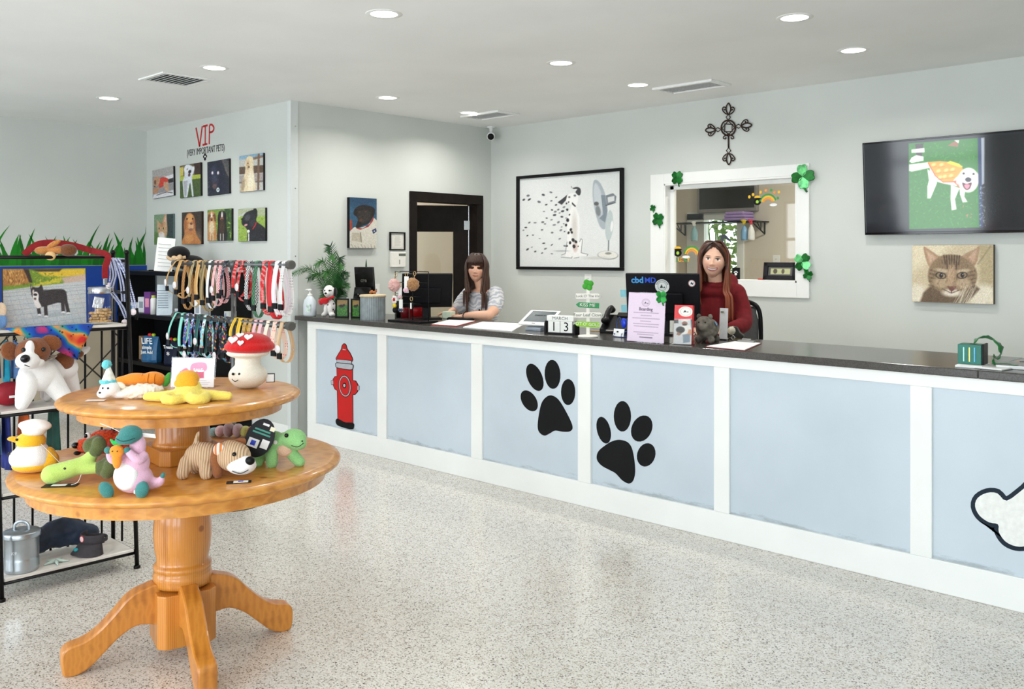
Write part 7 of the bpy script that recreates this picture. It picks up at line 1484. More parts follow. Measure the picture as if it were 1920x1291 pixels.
t = thing('black_dog_toy', 'black plush dog with gold ribbon bow lying on the black shelving', 'soft toy', (sx(350, 4.2), 4.2, 1.45), CY, 'soft toys on display')
T_ = Tt(t, .0054); BP = plush('black_plush', (24, 22, 24), .3)
T_.blob('body', BP, [((6, 0, 16), (26, 16, 14)), ((24, 0, 10), (22, 14, 10))], vox=.008); T_.blob('head', BP, [((-12, -6, 32), (20, 16, 14)), ((-8, -2, 22), (14, 12, 12))], vox=.008); T_.tube('band', M('gold_ribbon', (214, 180, 140), .4), [(-29, -12, 26), (-20, -20, 22), (-8, -22, 23), (4, -16, 26)], 3); T_.blob('bow', M('gold_ribbon', (214, 180, 140), .4), [((-14, -23, 25), (5, 3, 4)), ((-4, -23, 26), (5, 3, 5))], vox=.006)
# ------------------------------------------------------------------ collar stand
PZ = 5.9; cp0 = atD(438, 495, PZ); CXs, CYs = cp0.x, cp0.y
ZA1, ZA2 = CH-15*PZ/F, CH-121*PZ/F
st_ = thing('collar_stand', 'grey pipe stand with two long arms carrying dog collars', 'stand', (CXs, CYs, 0))
PIPE = M('grey_pipe', (96, 98, 98), .35, .7, var=.1)
def armx(u, v): d = ray(u, v); k = CYs/d.y; return d.x*k-CXs
XL1, XR1 = armx(332, 488), armx(541, 495)
rod('pole', (0, 0, .03), (0, 0, ZA1), .016, PIPE, st_, 16); MB().lathe([(.001, 0), (.17, 0), (.172, .006), (.16, .018), (.03, .03), (.001, .03)]).obj('base', PIPE, st_, True)
for z in (ZA1, ZA2):
    rod('arm', (XL1, 0, z), (XR1, 0, z), .019, PIPE, st_, 16); MB().cyl((XR1, 0, z), (XR1+.04, 0, z), .027).obj('end_cap', M('cap_grey', (84, 82, 78), .5), st_, bev=.004); MB().cyl((XL1-.04, 0, z), (XL1, 0, z), .027).obj('end_cap', M('cap_grey', (84, 82, 78), .5), st_, bev=.004); rod('tee', (-.03, 0, z), (.03, 0, z), .026, PIPE, st_, 18)
def patt(name, a, b, kind='dots', sc=110):
    if name in MATS: return MATS[name]
    m, nt, bs = nodes(name); L = nt.links.new; tc = N(nt, 'ShaderNodeTexCoord')
    if kind == 'check': f = N(nt, 'ShaderNodeTexChecker', Scale=sc); L(tc.outputs['Object'], f.inputs['Vector']); src = f.outputs['Fac']; st = [(.4, rgb(*a)), (.6, rgb(*b))]
    elif kind == 'stripe': f = N(nt, 'ShaderNodeTexWave', Scale=sc/8); L(tc.outputs['Object'], f.inputs['Vector']); src = f.outputs['Fac']; st = [(.45, rgb(*a)), (.55, rgb(*b))]
    elif kind == 'dots': f = N(nt, 'ShaderNodeTexVoronoi', Scale=sc); f.inputs['Randomness'].default_value = .15; L(tc.outputs['Object'], f.inputs['Vector']); src = f.outputs['Distance']; st = [(.26, rgb(*b)), (.32, rgb(*a))]
    else: f = N(nt, 'ShaderNodeTexVoronoi', Scale=sc*.7); L(tc.outputs['Object'], f.inputs['Vector']); sp = N(nt, 'ShaderNodeSeparateColor'); L(f.outputs['Color'], sp.inputs[0]); src = sp.outputs[0]; st = [(.5, rgb(*a)), (.62, rgb(*b)), (.84, rgb(236, 180, 60)), (.92, rgb(200, 60, 110))]
    r = ramp(nt, src, st); r.color_ramp.interpolation = 'CONSTANT' if kind == 'flora' else 'LINEAR'; L(r.outputs[0], bs.inputs['Base Color']); bs.inputs['Roughness'].default_value = .75; MATS[name] = m; return m
def collar(u, row, L_px, w_px, mat, label, tagm=None, twist=0.0, open_=.5, buckle=True, sway=0):
    x = armx(u, 488 if row == 1 else 600); z = ZA1 if row == 1 else ZA2; k = PZ/F; L = L_px*k; w = max(.012, min(w_px*k*1.15, .036)); hw = .026+open_*.035
    t = thing('dog_collar', label, 'dog collar', (CXs+x, CYs, z), twist*.25, 'dog collars on the upper arm' if row == 1 else 'dog collars on the lower arm')
    pts = []
    n = 22
    for i in range(n):
        a = 2*PI*i/n; yy = hw*math.sin(a)*(1-.35*math.cos(a)); zz = .0225-(L+.0225)*(1-math.cos(a))/2
        if abs(a) < .35 or abs(a-2*PI) < .35: yy = .021*math.sin(a)/.35
        pts.append(Vector((twist*.05*(1-math.cos(a))*.5+sway*math.sin(a)*.5, yy, zz)))
    b = MB(); rings = []
    for i in range(n):
        tg = (pts[(i+1) % n]-pts[i-1]).normalized(); sd = Vector((1, .25*twist, 0)); sd = (sd-tg*sd.dot(tg)).normalized(); nm = tg.cross(sd)
        rings.append([pts[i]+sd*a_*w/2+nm*b_*.0016 for a_, b_ in ((-1, -1), (1, -1), (1, 1), (-1, 1))])
    b.rings(rings, False, True); b.obj('strap', mat, t)
    if buckle:
        q = pts[n//2+3]; MB().box(q+Vector((0, -.002, 0)), (w*1.25, .012, .036)).obj('buckle', BLACK, t, bev=.003)
        q = pts[n//2-4]; ring('dee_ring', q+Vector((0, 0, -.004)), .011, CHROME, t)
    if tagm is not None:
        q = pts[-6 if u % 2 else -8]; MB().cyl(q+Vector((.006, -.012, -.02)), q+Vector((.006, -.0095, -.02)), .024, seg=20).obj('paper_tag', tagm, t, True)
    return t
TGP = M('tag_round', (246, 238, 240), .5)
tan1 = patt('tan_web', (196, 148, 84), (216, 176, 120), 'stripe', 60); tan2 = patt('tan_plaid', (186, 136, 76), (150, 104, 60), 'check', 80); olv = patt('olive_stripe', (150, 130, 90), (196, 176, 130), 'stripe', 90)
U = [(335, 62, 9, tan1, 'tan webbing collar at the free end of the upper arm', TGP, -.6, 1.4), (343, 70, 8, tan1, 'plain tan collar with two round tags on the upper arm', TGP, .2, .9), (352, 92, 11, tan2, 'tan plaid collar with black buckle on the upper arm', None, .1, .3), (367, 86, 9, olv, 'olive striped collar with round tag on the upper arm', TGP, -.2, .5), (377, 80, 9, tan1, 'light tan collar between two olive collars on the upper arm', None, .3, .5), (387, 92, 9, patt('olive_dark', (120, 100, 66), (166, 144, 100), 'stripe', 90), 'dark olive collar on the upper arm', None, .5, .6),
 (398, 86, 11, patt('diamond_white', (236, 234, 230), (40, 46, 66), 'stripe', 40), 'white and navy diamond collar on the upper arm', None, .2, .3), (409, 80, 10, patt('pink_dot', (240, 190, 190), (206, 60, 70), 'dots', 120), 'pink collar with red dots on the upper arm', TGP, -.1, .3), (418, 74, 9, patt('red_gingham', (206, 40, 50), (240, 226, 226), 'check', 130), 'red gingham collar next to the pole on the upper arm', None, .2, .3), (427, 66, 11, patt('navy_print', (30, 36, 56), (226, 226, 232), 'flora2' if False else 'dots', 140), 'navy and white printed collar next to the pole', None, -.3, .4),
 (449, 60, 11, patt('red_dot', (200, 26, 30), (246, 236, 236), 'dots', 150), 'red collar with fine white dots beside the pole', None, .2, .6), (459, 68, 10, patt('red_dot', (200, 26, 30), (246, 236, 236), 'dots', 150), 'red dotted collar with a round white tag', TGP, -.2, .5), (471, 84, 10, patt('houndstooth', (24, 24, 26), (240, 240, 240), 'check', 110), 'black and white houndstooth collar on the upper arm', None, .1, .3), (485, 96, 13, patt('green_plaid', (46, 96, 66), (80, 130, 96), 'check', 70), 'wide green plaid collar on the upper arm', None, 0, .3), (500, 90, 13, patt('red_dot', (200, 26, 30), (246, 236, 236), 'dots', 150), 'long red dotted collar between green plaid and white', None, .5, .5), (511, 96, 11, patt('red_plain', (190, 20, 28), (206, 40, 46), 'stripe', 50), 'plain bright red collar beside the white collars', None, .8, .6), (524, 88, 10, patt('white_satin', (240, 234, 236), (226, 214, 220), 'stripe', 40), 'plain white satin collar on the upper arm', None, .4, .7), (536, 90, 10, patt('grey_floral', (226, 222, 220), (170, 160, 160), 'dots', 60), 'white and grey floral collar at the capped end of the upper arm', None, .1, .4)]
for u, L, w, m, lb, tg, tw, op in U: collar(u, 1, L, w, m, lb, tg, tw, op)
mint = patt('mint_web', (150, 222, 206), (120, 200, 186), 'stripe', 50); bluf = patt('blue_flora', (50, 90, 160), (200, 220, 240), 'flora', 130); blkf = patt('black_flora', (24, 26, 44), (70, 130, 150), 'flora', 120); leo = patt('leopard', (206, 164, 96), (40, 28, 20), 'dots', 110); yel = patt('yellow_web', (236, 186, 40), (250, 210, 80), 'stripe', 60)
Lw = [(335, 66, 10, mint, 'mint green collar with round tag at the free end of the lower arm', TGP, -.4, 1.1), (346, 80, 9, mint, 'mint green collar second from the free end of the lower arm', None, .1, .4), (356, 84, 10, bluf, 'blue floral collar with round tag on the lower arm', TGP, .1, .4), (367, 78, 9, bluf, 'blue floral collar without a tag on the lower arm', None, -.2, .4), (377, 74, 9, patt('dark_teal', (36, 84, 80), (60, 120, 110), 'stripe', 50), 'dark teal collar on the lower arm', TGP, .2, .4), (389, 76, 10, patt('aqua_print', (140, 210, 216), (236, 244, 244), 'flora', 120), 'pale aqua printed collar on the lower arm', None, 0, .4), (402, 70, 11, blkf, 'dark floral collar next to the pale aqua one', None, .2, .5), (414, 76, 12, blkf, 'dark floral collar with round tag on the lower arm', TGP, -.1, .4), (426, 80, 11, blkf, 'dark floral collar next to the pole on the lower arm', None, .3, .4),
 (446, 40, 10, yel, 'short yellow collar beside the pole on the lower arm', None, -.2, .6), (455, 46, 9, yel, 'yellow collar next to leopard print on the lower arm', None, .2, .4), (465, 48, 9, leo, 'leopard print collar next to the yellow ones', None, 0, .3), (474, 50, 8, leo, 'leopard print collar next to the pink one', None, .2, .3), (484, 46, 10, patt('pink_web', (240, 196, 200), (232, 178, 186), 'stripe', 50), 'wide pale pink collar on the lower arm', None, 0, .3), (494, 48, 9, patt('pink_black', (236, 190, 196), (30, 28, 30), 'stripe', 30), 'pink and black collar on the lower arm', None, .1, .3), (507, 50, 11, patt('cream_web', (240, 224, 206), (226, 204, 182), 'stripe', 40), 'cream collar with black buckle on the lower arm', None, .1, .4), (520, 60, 9, patt('blush_print', (236, 206, 186), (226, 120, 130), 'dots', 60), 'blush printed collar on the lower arm', None, .5, .6), (533, 64, 8, patt('beige_web', (216, 186, 150), (196, 160, 120), 'stripe', 60), 'beige collar with round tag by the capped end of the lower arm', TGP, .4, .7)]
for u, L, w, m, lb, tg, tw, op in Lw: collar(u, 2, L, w, m, lb, tg, tw, op)
# ------------------------------------------------------------------ the two people behind the counter
SKIN = attrmat('skin', .5, bump=.05)
def headgrid(skin, lip, brow, iris, smile, blush):
    nu, nv = 170, 130; co = np.zeros((nv*nu, 3)); c = np.zeros((nv*nu, 3)); c[:] = skin
    u, v = np.meshgrid(np.linspace(0, 2*PI, nu, endpoint=False), np.linspace(.02, PI-.02, nv))
    x = np.sin(v)*np.sin(u); y = -np.sin(v)*np.cos(u); z = np.cos(v)            # u = 0 is the front (-y)
    front = np.clip(-y, 0, 1)
    X = x*.074; Y = y*np.where(y > 0, .098, .088); Z = z*.116
    low = np.clip(-z, 0, 1); X = X*(1-.24*low**1.8); Y = np.where(y < 0, Y*(1-.04*low), Y*(1-.45*low))
    g = lambda cx, cz, sx, sz: np.exp(-((X-cx)/sx)**2-((Z-cz)/sz)**2)*(front > .2)
    Y = Y+.006*front*(front > .55)*0
    Y = Y-.019*g(0, -.030, .011, .010)-.011*g(0, -.012, .008, .020)-.005*g(.012, -.033, .007, .007)-.005*g(-.012, -.033, .007, .007)
    Y = Y+.008*(g(.031, .004, .015, .010)+g(-.031, .004, .015, .010))-.004*(g(.031, .022, .02, .007)+g(-.031, .022, .02, .007))
    Y = Y-.005*g(0, -.058, .022, .009)-.006*g(0, -.092, .018, .012)-.004*(g(.04, -.028, .018, .018)+g(-.04, -.028, .018, .018))
    # ears
    for s_ in (1, -1):
        m = np.exp(-((Y-.008)/.014)**2-((Z+.002)/.026)**2)*(np.sign(X) == s_)*(np.abs(X) > .05); X = X+s_*.012*m
    co[:, 0], co[:, 1], co[:, 2] = X.ravel(), Y.ravel(), Z.ravel()
    f = (front.ravel() > .3); x, z = co[:, 0], co[:, 2]
    def put(m, col, a=1.0):
        m = (m*f*a)[:, None]; c[:] = c*(1-m)+np.array(col)*m
    E = lambda cx, cz, rx, rz: np.clip(1.6-1.6*np.sqrt(((x-cx)/rx)**2+((z-cz)/rz)**2)+.3, 0, 1)
    put(np.exp(-((np.abs(x)-.042)/.016)**2-((z+.03)/.016)**2), blush, .45); put(np.exp(-(x/.012)**2-((z+.034)/.008)**2), blush, .3)
    for s_ in (1, -1):
        put(E(s_*.031, .0035, .016, .0072), (.92, .86, .84)); put(E(s_*.031, .0038, .0074, .0072), iris); put(E(s_*.031, .0038, .003, .003), (.01, .01, .01))
        put(E(s_*.031, .0108, .0185, .0034), (.04, .025, .02)); put(E(s_*.033, .0235-.0, .021, .0042), brow, .9)
    w = .035 if smile else .024; t = np.clip(np.abs(x)/w, 0, 1)
    zc = -.062+(.011 if smile else .003)*t**2
    if smile:
        put(np.clip(2-np.abs(z-zc+.001)/.0062*(1+.2*t), 0, 1)*(np.abs(x) < w), lip); put(np.clip(1.6-np.abs(z-zc+.0006)/.0036*(1+.9*t**4), 0, 1)*(np.abs(x) < w*.86), (.98, .97, .95)); put(E(0, -.0715, .02, .0028), tuple(k*.95 for k in lip))
    else:
        put(np.clip(1.5-np.abs(z-zc)/.0062*(1+.6*t**3), 0, 1)*(np.abs(x) < w), lip); put(np.clip(1.3-np.abs(z-zc)/.0012, 0, 1)*(np.abs(x) < w), tuple(k*.7 for k in lip))  # darker line where the lips meet: shade painted into the lip colour
    i = np.arange(nu*nv).reshape(nv, nu); n = np.roll(i, -1, 1); q = np.stack([i[:-1], i[1:], n[1:], n[:-1]], -1).reshape(-1, 4)
    faces = q.tolist()+[i[0].tolist(), i[-1][::-1].tolist()]
    return co, faces, c
def baked(balls, tubes, vox, sm):
    o = blob('tmp', SKIN, None, balls, tubes, vox, sm); bpy.context.view_layer.update(); dg = bpy.context.evaluated_depsgraph_get()
    me = bpy.data.meshes.new_from_object(o.evaluated_get(dg)); bpy.data.objects.remove(o)
    co = np.zeros(len(me.vertices)*3); me.vertices.foreach_get('co', co); fc = [list(p.vertices) for p in me.polygons]; bpy.data.meshes.remove(me)
    return co.reshape(-1, 3), fc
def person(label, loc, rz, headT, head, balls, tubes, skin):
    hco, hf, hc = head; H4 = np.array(headT); hco = hco @ H4[:3, :3].T+H4[:3, 3]
    bco, bf = baked(balls, tubes, .0055, 3); n = len(hco)
    me = bpy.data.meshes.new('person'); me.from_pydata(np.concatenate([hco, bco]).tolist(), [], hf+[[k+n for k in q] for q in bf])
    col = np.concatenate([hc, np.tile(np.array(skin), (len(bco), 1))]); at = me.color_attributes.new('Col', 'FLOAT_COLOR', 'POINT'); at.data.foreach_set('color', np.concatenate([col, np.ones((len(col), 1))], 1).ravel())
    o = link('person', me, SKIN, None, True); o.location = loc; o.rotation_euler = (0, 0, rz); return tag(o, label, 'person', 'staff behind the counter')
def hand(palm, d, up, s=1):                       # palm centre, finger direction, palm normal; s = thumb side
    d = Vector(d).normalized(); up = Vector(up).normalized(); sd = d.cross(up)*s; P = Vector(palm); T_ = []; B_ = [(P, (.036, .036, .018))]
    for i, (o_, L) in enumerate(((-.030, .062), (-.010, .074), (.011, .078), (.031, .068))):
        b0 = P+d*.03+sd*o_; T_.append(([b0-d*.02, b0+d*L*.45+up*.006+sd*o_*.12, b0+d*L*.8-up*.002+sd*o_*.18, b0+d*L-up*.012+sd*o_*.2], [.0095, .009, .008, .0065]))
    b0 = P-d*.012+sd*.03; T_.append(([b0, b0+sd*.028+d*.02, b0+sd*.036+d*.05-up*.006], [.011, .010, .008]))
    return B_, T_
def strands(name, mat, parent, headT, specs, cols, rad=.008):
    vs, fs, cs = [], [], []; seg = 6
    for pts, c0, c1, r0 in specs:
        P = spline([headT @ Vector(p) for p in pts], 5); m = len(P); b = len(vs)
        for i, p in enumerate(P):
            f = i/(m-1); t = (P[min(i+1, m-1)]-P[max(i-1, 0)]).normalized(); x = t.cross(Vector((.3, .9, .2))).normalized(); y = x.cross(t); r = r0*(1-.8*f**4)
            for k in range(seg): a = 2*PI*k/seg; vs.append(tuple(p+x*(math.cos(a)*r)+y*(math.sin(a)*r*.6))); cs.append(tuple(p0*(1-f)+p1*f for p0, p1 in zip(c0, c1))+(1,))
        for i in range(m-1):
            for k in range(seg): fs.append((b+i*seg+k, b+i*seg+(k+1) % seg, b+(i+1)*seg+(k+1) % seg, b+(i+1)*seg+k))
        fs.append(tuple(b+k for k in range(seg))[::-1]); fs.append(tuple(b+(m-1)*seg+k for k in range(seg)))
    me = bpy.data.meshes.new(name); me.from_pydata(vs, [], fs); at = me.color_attributes.new('Col', 'FLOAT_COLOR', 'POINT'); at.data.foreach_set('color', np.array(cs).ravel())
    return link(name, me, mat, parent, True)
HAIRM = attrmat('hair', .42, coat=.0, scale=400)
def jit(c, r, a=.25): k = 1+r.uniform(-a, a); return tuple(x*k for x in c)
def hairdo(bangs, L, root, tip, seed, side_open=.9, fronts=()):
    r = random.Random(seed); S_ = []
    for lay, n in ((0, 70), (1, 64)):
        for i in range(n):
            ph = side_open+(2*PI-2*side_open)*(i+r.uniform(-.3, .3))/(n-1); e = .012-.006*lay      # ph = 0 front, going round
            ax, ay = math.sin(ph), -math.cos(ph); st_x = .012*(1 if ax > 0 else -1); z_end = -L*(1-.12*r.random())
            hang = .088+e; bk = .1 if ay > 0 else .078
            pts = [(st_x, -.03+.05*ay, .122), (ax*.052, ay*.055-.0, .113+e*.3), (ax*(.083+e), ay*(bk+e*.6), .045), (ax*(.086+e), ay*(bk+e), -.04), (ax*(.088+e)+.004*math.sin(i), ay*(bk+.005)+.006, -.14), (ax*.095, ay*.085+.012, -.14+(z_end+.14)*.6), (ax*.09+r.uniform(-.01, .01), ay*.08+.01, z_end)]
            S_.append((pts, jit(root, r), jit(tip, r), .010))
    if bangs:
        for i in range(34):
            x = -.068+.136*i/33+r.uniform(-.002, .002); yb = -.096*math.sqrt(max(.05, 1-(x/.086)**2)); S_.append(([(x*.3, -.03, .122), (x*.75, -.065, .108), (x, yb-.004, .07), (x*1.02, yb-.008, .040+r.uniform(-.004, .003)+.012*abs(x)/.07)], jit(root, r), jit(root, r), .0075))
    else:
        for s_ in (-1, 1):
            for i in range(22):
                a = .05+i*.045; S_.append(([(s_*.004, -.045-.002*i*0, .118), (s_*(.03+.02*a), -.075+.01*a, .098), (s_*(.07+.012*a), -.054+.03*a, .045), (s_*(.081+.014*a), -.03+.03*a, -.03), (s_*(.083+.016*a), -.025+.03*a, -.10)], jit(root, r), jit(tip, r, .2) if i % 3 else jit(root, r), .008))
    for (x0, y0, x1, y1, z1, n) in fronts:
        for i in range(n):
            o_ = r.uniform(-.022, .022); q = r.uniform(-.015, .015); S_.append(([(x0*.7, y0+.03, .06), (x0, y0, -.02), (x0*1.02+o_*.4, y0+q*.4, -.09), (x1*.8+o_*.8, (y0+y1)/2+q, -.2), (x1+o_, y1+q, z1*(.6)), (x1+o_*1.2, y1+q, z1*r.uniform(.85, 1))], jit(root, r), jit(tip, r), .0085))
    return S_
# ---- woman in the tie-dye shirt, at the keyboard
A0 = Vector((-5.60, 5.50, 0)); sk = rgb(226, 176, 148)
HT = Matrix.Translation((-.0, -.07, 1.495)) @ Matrix.Rotation(.66, 4, 'Z') @ Matrix.Rotation(.06, 4, 'Y') @ Matrix.Rotation(.0, 4, 'X')
HT3 = Matrix.Translation((-.0, -.07, 1.495)) @ Matrix.Rotation(.52, 4, 'Z')
hb, ht = hand((.035, -.275, 1.100), (-1, .02, -.03), (0, 0, 1), -1); hb2, ht2 = hand((-.17, -.225, 1.112), (-.8, -.5, -.04), (0, 0, 1), 1)
B_ = [((0, 0, 1.14), (.15, .095, .17)), ((0, .0, .93), (.14, .1, .16)), ((0, .0, .80), (.17, .13, .12)), ((0, -.01, 1.27), (.15, .075, .06))]+[(tuple(a), b) for a, b in hb+hb2]
T_ = [([(0, .0, 1.27), (0, -.02, 1.34), (-.004, -.045, 1.42)], [.058, .048, .05]), ([(.165, .0, 1.275), (.23, -.07, 1.18), (.265, -.19, 1.115)], [.052, .046, .040]), ([(.265, -.19, 1.115), (.16, -.245, 1.112), (.06, -.272, 1.105)], [.042, .036, .025]), ([(-.165, 0, 1.275), (-.215, -.03, 1.18), (-.25, -.09, 1.125)], [.052, .046, .04]), ([(-.25, -.09, 1.125), (-.22, -.16, 1.12), (-.18, -.21, 1.115)], [.04, .032, .026]),
      ([(.09, 0, .78), (.11, -.25, .80), (.11, -.42, .78)], [.085, .075, .06]), ([(.11, -.42, .78), (.11, -.43, .55), (.11, -.40, .36)], [.058, .055, .04]), ([(-.09, 0, .78), (-.11, -.25, .80), (-.11, -.42, .78)], [.085, .075, .06]), ([(-.11, -.42, .78), (-.11, -.43, .55), (-.11, -.40, .36)], [.058, .055, .04])]
B_ = [((a[0], a[1]*.66 if a[2] < .8 and a[1] < -.2 else a[1], a[2]), b) for a, b in B_]
def tuck(T): return [([(q[0], max(q[1], -.20) if q[2] < .9 else q[1], q[2]) for q in p], r) for p, r in T]
T_ = tuck(T_)+ht+ht2
pa = person('woman with long brown hair and fringe in a tie-dye shirt at the keyboard', A0, 0, HT, headgrid(sk, rgb(196, 120, 108), rgb(84, 54, 40), rgb(70, 60, 50), False, rgb(222, 140, 120)), B_, T_, sk)
def tiegrey():
    m, nt, b = nodes('grey_tie_dye'); L = nt.links.new; tc = N(nt, 'ShaderNodeTexCoord'); w = N(nt, 'ShaderNodeTexWave', Scale=9.0, Distortion=14.0, Detail=3.0, wave_type='RINGS'); L(tc.outputs['Object'], w.inputs['Vector'])
    r = ramp(nt, w.outputs['Fac'], [(.2, rgb(168, 172, 182)), (.5, rgb(188, 190, 196)), (.8, rgb(212, 210, 210))]); L(r.outputs[0], b.inputs['Base Color']); b.inputs['Roughness'].default_value = .85; return m
blob('t_shirt', tiegrey(), pa, [((0, 0, 1.14), (.165, .112, .17)), ((0, .0, .95), (.16, .118, .17)), ((0, -.005, 1.265), (.16, .085, .055))], [([(.155, .0, 1.282), (.2, -.035, 1.225), (.228, -.085, 1.17)], [.068, .066, .060]), ([(-.15, .0, 1.282), (-.20, -.03, 1.22), (-.222, -.06, 1.165)], [.066, .066, .064])], vox=.007, sm=4, disp=.006, dscale=.05)
blob('trousers', M('dark_denim', (40, 46, 62), .8), pa, [((0, .0, .80), (.185, .145, .10))], [(tuck([([(s_*.09, 0, .79), (s_*.11, -.25, .81), (s_*.11, -.42, .79)], 0)])[0][0], [.098, .088, .074]) for s_ in (-1, 1)]+[(tuck([([(s_*.11, -.42, .78), (s_*.11, -.43, .55), (s_*.11, -.40, .4)], 0)])[0][0], [.072, .068, .06]) for s_ in (-1, 1)], vox=.009)
blob('shoe', M('shoe_dark', (40, 40, 44), .6), pa, [((.11, -.24, .33), (.045, .11, .04))], vox=.008); blob('shoe', M('shoe_dark', (40, 40, 44), .6), pa, [((-.11, -.24, .33), (.045, .11, .04))], vox=.008)
MB().ball((0, .012, .022), (.084, .1, .108), None, 28).obj('scalp_hair', M('brown_hair_base', (58, 36, 26), .5, var=.2, scale=90), pa, True).data.transform(HT)
strands('hair', HAIRM, pa, HT3, hairdo(True, .40, rgb(60, 37, 26), rgb(80, 50, 34), 3, 1.02, ((.07, -.05, .085, -.085, -.36, 26), (-.075, -.04, -.075, -.07, -.32, 18))), None)
bx('shirt_print', (.075, -.117, 1.13), (.022, .004, .05), BLACK, pa, .003, eul(0, .3)); ring('wristband', (.075, -.268, 1.106), .03, BLACK, pa, .004); bpy.data.objects['wristband'].data.transform(Matrix.Translation((.075, -.268, 1.106)) @ Matrix.Rotation(PI/2-.25, 4, 'Z') @ Matrix.Translation((-.075, .268, -1.106)))
# ---- woman in the red hoodie, behind the lettered monitor
B0 = Vector((-3.43, 5.68, 0)); sk2 = rgb(232, 184, 158)
HB = Matrix.Translation((-.015, -.09, 1.572)) @ Matrix.Rotation(-.10, 4, 'Z') @ Matrix.Rotation(.10, 4, 'Y') @ Matrix.Rotation(-.03, 4, 'X') @ Matrix.Scale(1.06, 4)
hb, ht = hand((.085, -.30, 1.10), (-.6, -.75, -.05), (0, 0, 1), -1); hb2, ht2 = hand((-.15, -.305, 1.10), (.3, -.9, -.05), (0, 0, 1), 1)
B_ = [((0, 0, 1.20), (.15, .1, .18)), ((.0, .06, .98), (.14, .1, .16)), ((0, .1, .82), (.17, .14, .12)), ((0, -.02, 1.34), (.15, .08, .06))]+[(tuple(a), b) for a, b in hb+hb2]
T_ = [([(0, -.02, 1.34), (-.005, -.045, 1.42), (-.012, -.065, 1.50)], [.058, .05, .052]), ([(.15, -.01, 1.335), (.185, -.05, 1.20), (.185, -.15, 1.125)], [.05, .045, .04]), ([(.185, -.15, 1.125), (.14, -.23, 1.112), (.10, -.28, 1.105)], [.04, .034, .027]), ([(-.15, -.01, 1.335), (-.19, -.06, 1.20), (-.2, -.16, 1.125)], [.05, .045, .04]), ([(-.2, -.16, 1.125), (-.175, -.24, 1.112), (-.155, -.28, 1.105)], [.04, .034, .027]),
      ([(.09, .1, .80), (.11, -.12, .82), (.11, -.16, .80)], [.085, .075, .06]), ([(.11, -.16, .80), (.11, -.17, .55), (.11, -.15, .36)], [.058, .055, .04]), ([(-.09, .1, .80), (-.11, -.12, .82), (-.11, -.16, .80)], [.085, .075, .06]), ([(-.11, -.16, .80), (-.11, -.17, .55), (-.11, -.15, .36)], [.058, .055, .04])]
T_ += ht+ht2
pb = person('smiling woman with long auburn hair in a dark red hooded sweatshirt', B0, .55, HB, headgrid(sk2, rgb(186, 78, 80), rgb(84, 56, 44), rgb(74, 52, 38), True, rgb(232, 150, 128)), B_, T_, sk2)
HOOD = M('hoodie_red', (112, 16, 24), .9, var=.15, scale=30, bump=.3)
blob('hooded_sweatshirt', HOOD, pb, [((0, 0, 1.20), (.165, .12, .19)), ((0, .05, .98), (.16, .13, .17)), ((0, -.02, 1.35), (.15, .095, .06)), ((0, -.03, 1.395), (.085, .085, .035))], [([(.14, -.01, 1.345), (.185, -.05, 1.21), (.185, -.15, 1.135), (.14, -.23, 1.12), (.11, -.27, 1.115)], [.064, .06, .055, .05, .044]), ([(-.14, -.01, 1.345), (-.19, -.06, 1.21), (-.2, -.16, 1.135), (-.175, -.23, 1.12), (-.16, -.27, 1.115)], [.064, .06, .055, .05, .044]), ([(.075, -.075, 1.37), (.105, .0, 1.40), (.095, .06, 1.43), (0, .095, 1.43), (-.095, .06, 1.42), (-.105, .0, 1.39), (-.075, -.075, 1.365)], [.03, .042, .05, .05, .05, .042, .03])], vox=.007, sm=4, disp=.006, dscale=.06)
blob('trousers', M('dark_denim', (40, 46, 62), .8), pb, [((0, .1, .82), (.185, .15, .10))], [([(s_*.09, .1, .81), (s_*.11, -.12, .83), (s_*.11, -.16, .81)], [.098, .088, .074]) for s_ in (-1, 1)]+[([(s_*.11, -.16, .80), (s_*.11, -.17, .55), (s_*.11, -.15, .4)], [.072, .068, .06]) for s_ in (-1, 1)], vox=.009)
for s_ in (-1, 1): blob('shoe', M('shoe_dark', (40, 40, 44), .6), pb, [((s_*.11, -.19, .33), (.045, .11, .04))], vox=.008)
MB().ball((0, .017, .028), (.084, .095, .101), None, 28).obj('scalp_hair', M('auburn_hair_base', (66, 40, 28), .5, var=.2, scale=90), pb, True).data.transform(HB)
HB3 = Matrix.Translation((-.015, -.09, 1.572)) @ Matrix.Rotation(-.10, 4, 'Z') @ Matrix.Scale(1.05, 4)
strands('hair', HAIRM, pb, HB3, hairdo(False, .34, rgb(56, 34, 24), rgb(148, 70, 34), 8, 1.35, ((.085, -.02, .105, -.075, -.42, 40), (-.088, -.02, -.12, -.05, -.34, 30))), None)
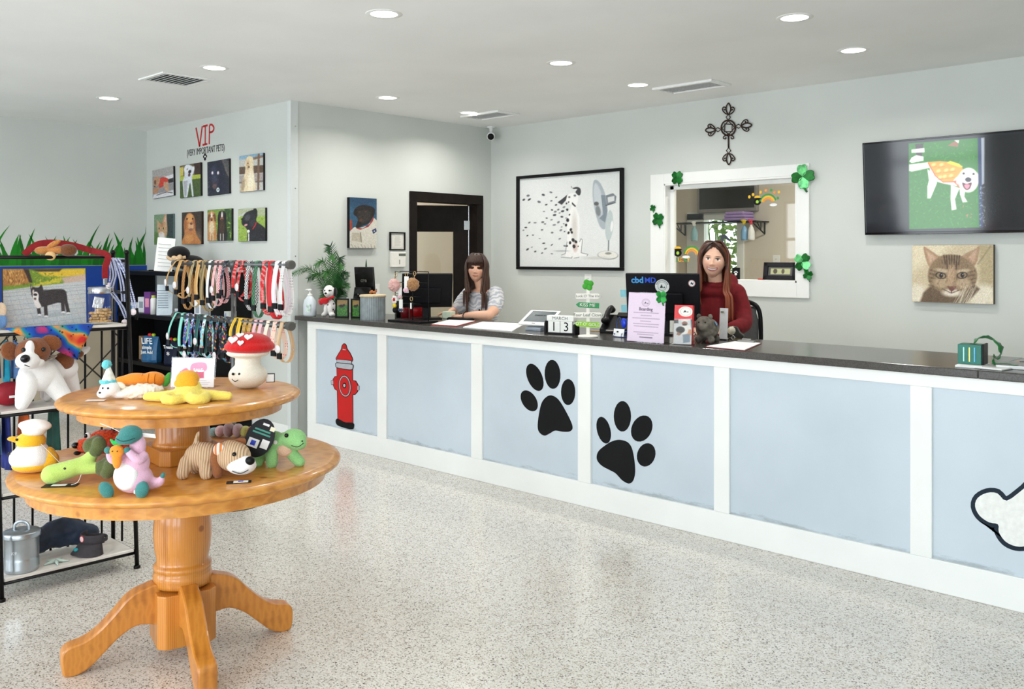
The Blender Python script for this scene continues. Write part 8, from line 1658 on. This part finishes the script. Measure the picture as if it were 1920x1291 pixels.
# ---- drafting chairs
def chair(label, loc, rz, zs, back=True):
    t = thing('drafting_chair', label, 'chair', loc, rz, 'tall office chairs behind the counter')
    blob('seat', M('seat_black', (24, 24, 26), .8), t, [((0, 0, zs-.04), (.23, .22, .035))], vox=.01)
    rod('column', (0, 0, .08), (0, 0, zs-.06), .025, CHROME, t, 14)
    for i in range(5):
        a = i*2*PI/5+.3; MB().tube([(0, 0, .1), (.15*math.cos(a), .15*math.sin(a), .085), (.29*math.cos(a), .29*math.sin(a), .065)], [.022, .02, .014], 8).obj('base_leg', BLACK, t, True); MB().cyl((.29*math.cos(a)-.012*math.sin(a), .29*math.sin(a)+.012*math.cos(a), .028), (.29*math.cos(a)+.012*math.sin(a), .29*math.sin(a)-.012*math.cos(a), .028), .028, seg=14).obj('caster', BLACK, t, True)
    MB().tube([(.3*math.cos(a), .3*math.sin(a), .285) for a in (2*PI*i/24 for i in range(24))], .01, 8, True).obj('foot_ring', CHROME, t, True)
    for s_ in (-1, 1): rod('ring_spoke', (0, 0, .285), (s_*.3, 0, .285), .007, CHROME, t, 6)
    if not back: t.name = 'tall_stool'; return
    fr_ = [(x, .225+.03*(1-(x/.2)**2)*0+.02*z, zs+z) for x, z in ((-.2, .16), (-.21, .35), (-.19, .47), (-.12, .515), (0, .525), (.12, .515), (.19, .47), (.21, .35), (.2, .16), (.1, .12), (-.1, .12))]
    MB().tube(spline(fr_, 5, True), .017, 8, True).obj('back_frame', BLACK, t, True)
    g = [[(x*.19*(1 if z < .4 else .9-.25*(z-.4)*4*0), .232+.02*z+.012*(1-x*x), zs+z) for x in [q/6-1 for q in range(13)]] for z in (.14, .22, .3, .38, .44, .485)]
    MB().sheet(g).obj('back_mesh', M('mesh_grey', (92, 94, 94), .8, var=.2, scale=300), t, True, solid=.004)
    MB().strap(spline([(0, .05, zs-.05), (0, .2, zs-.03), (0, .255, zs+.1), (0, .25, zs+.2)], 5), .06, .015, up=(1, 0, 0)).obj('back_bracket', BLACK, t, True)
chair('tall black mesh office chair behind the woman in red', (-3.50, 5.86, 0), .12, .745)
chair('tall black backless stool under the woman in tie-dye', (-5.60, 5.53, 0), .1, .70, False)
t = thing('paw_sign', 'small black sign with a white paw on the window sill', 'sign', M4=wallB((onY(1377, 520, YB-.01).x, YB+.02, WZ0+.0185)))
bx('board', (0, .05, 0), (.07, .1, .012), BLACK, t, .002)
for dx, dy, r_ in ((0, .045, .012), (-.014, .06, .005), (-.005, .067, .005), (.006, .067, .005), (.015, .06, .005)): MB().prism([(dx+r_*math.cos(i*.6283), dy+r_*math.sin(i*.6283)) for i in range(10)], .001, Matrix.Translation((0, 0, .006))).obj('paw_mark', PAPER, t)
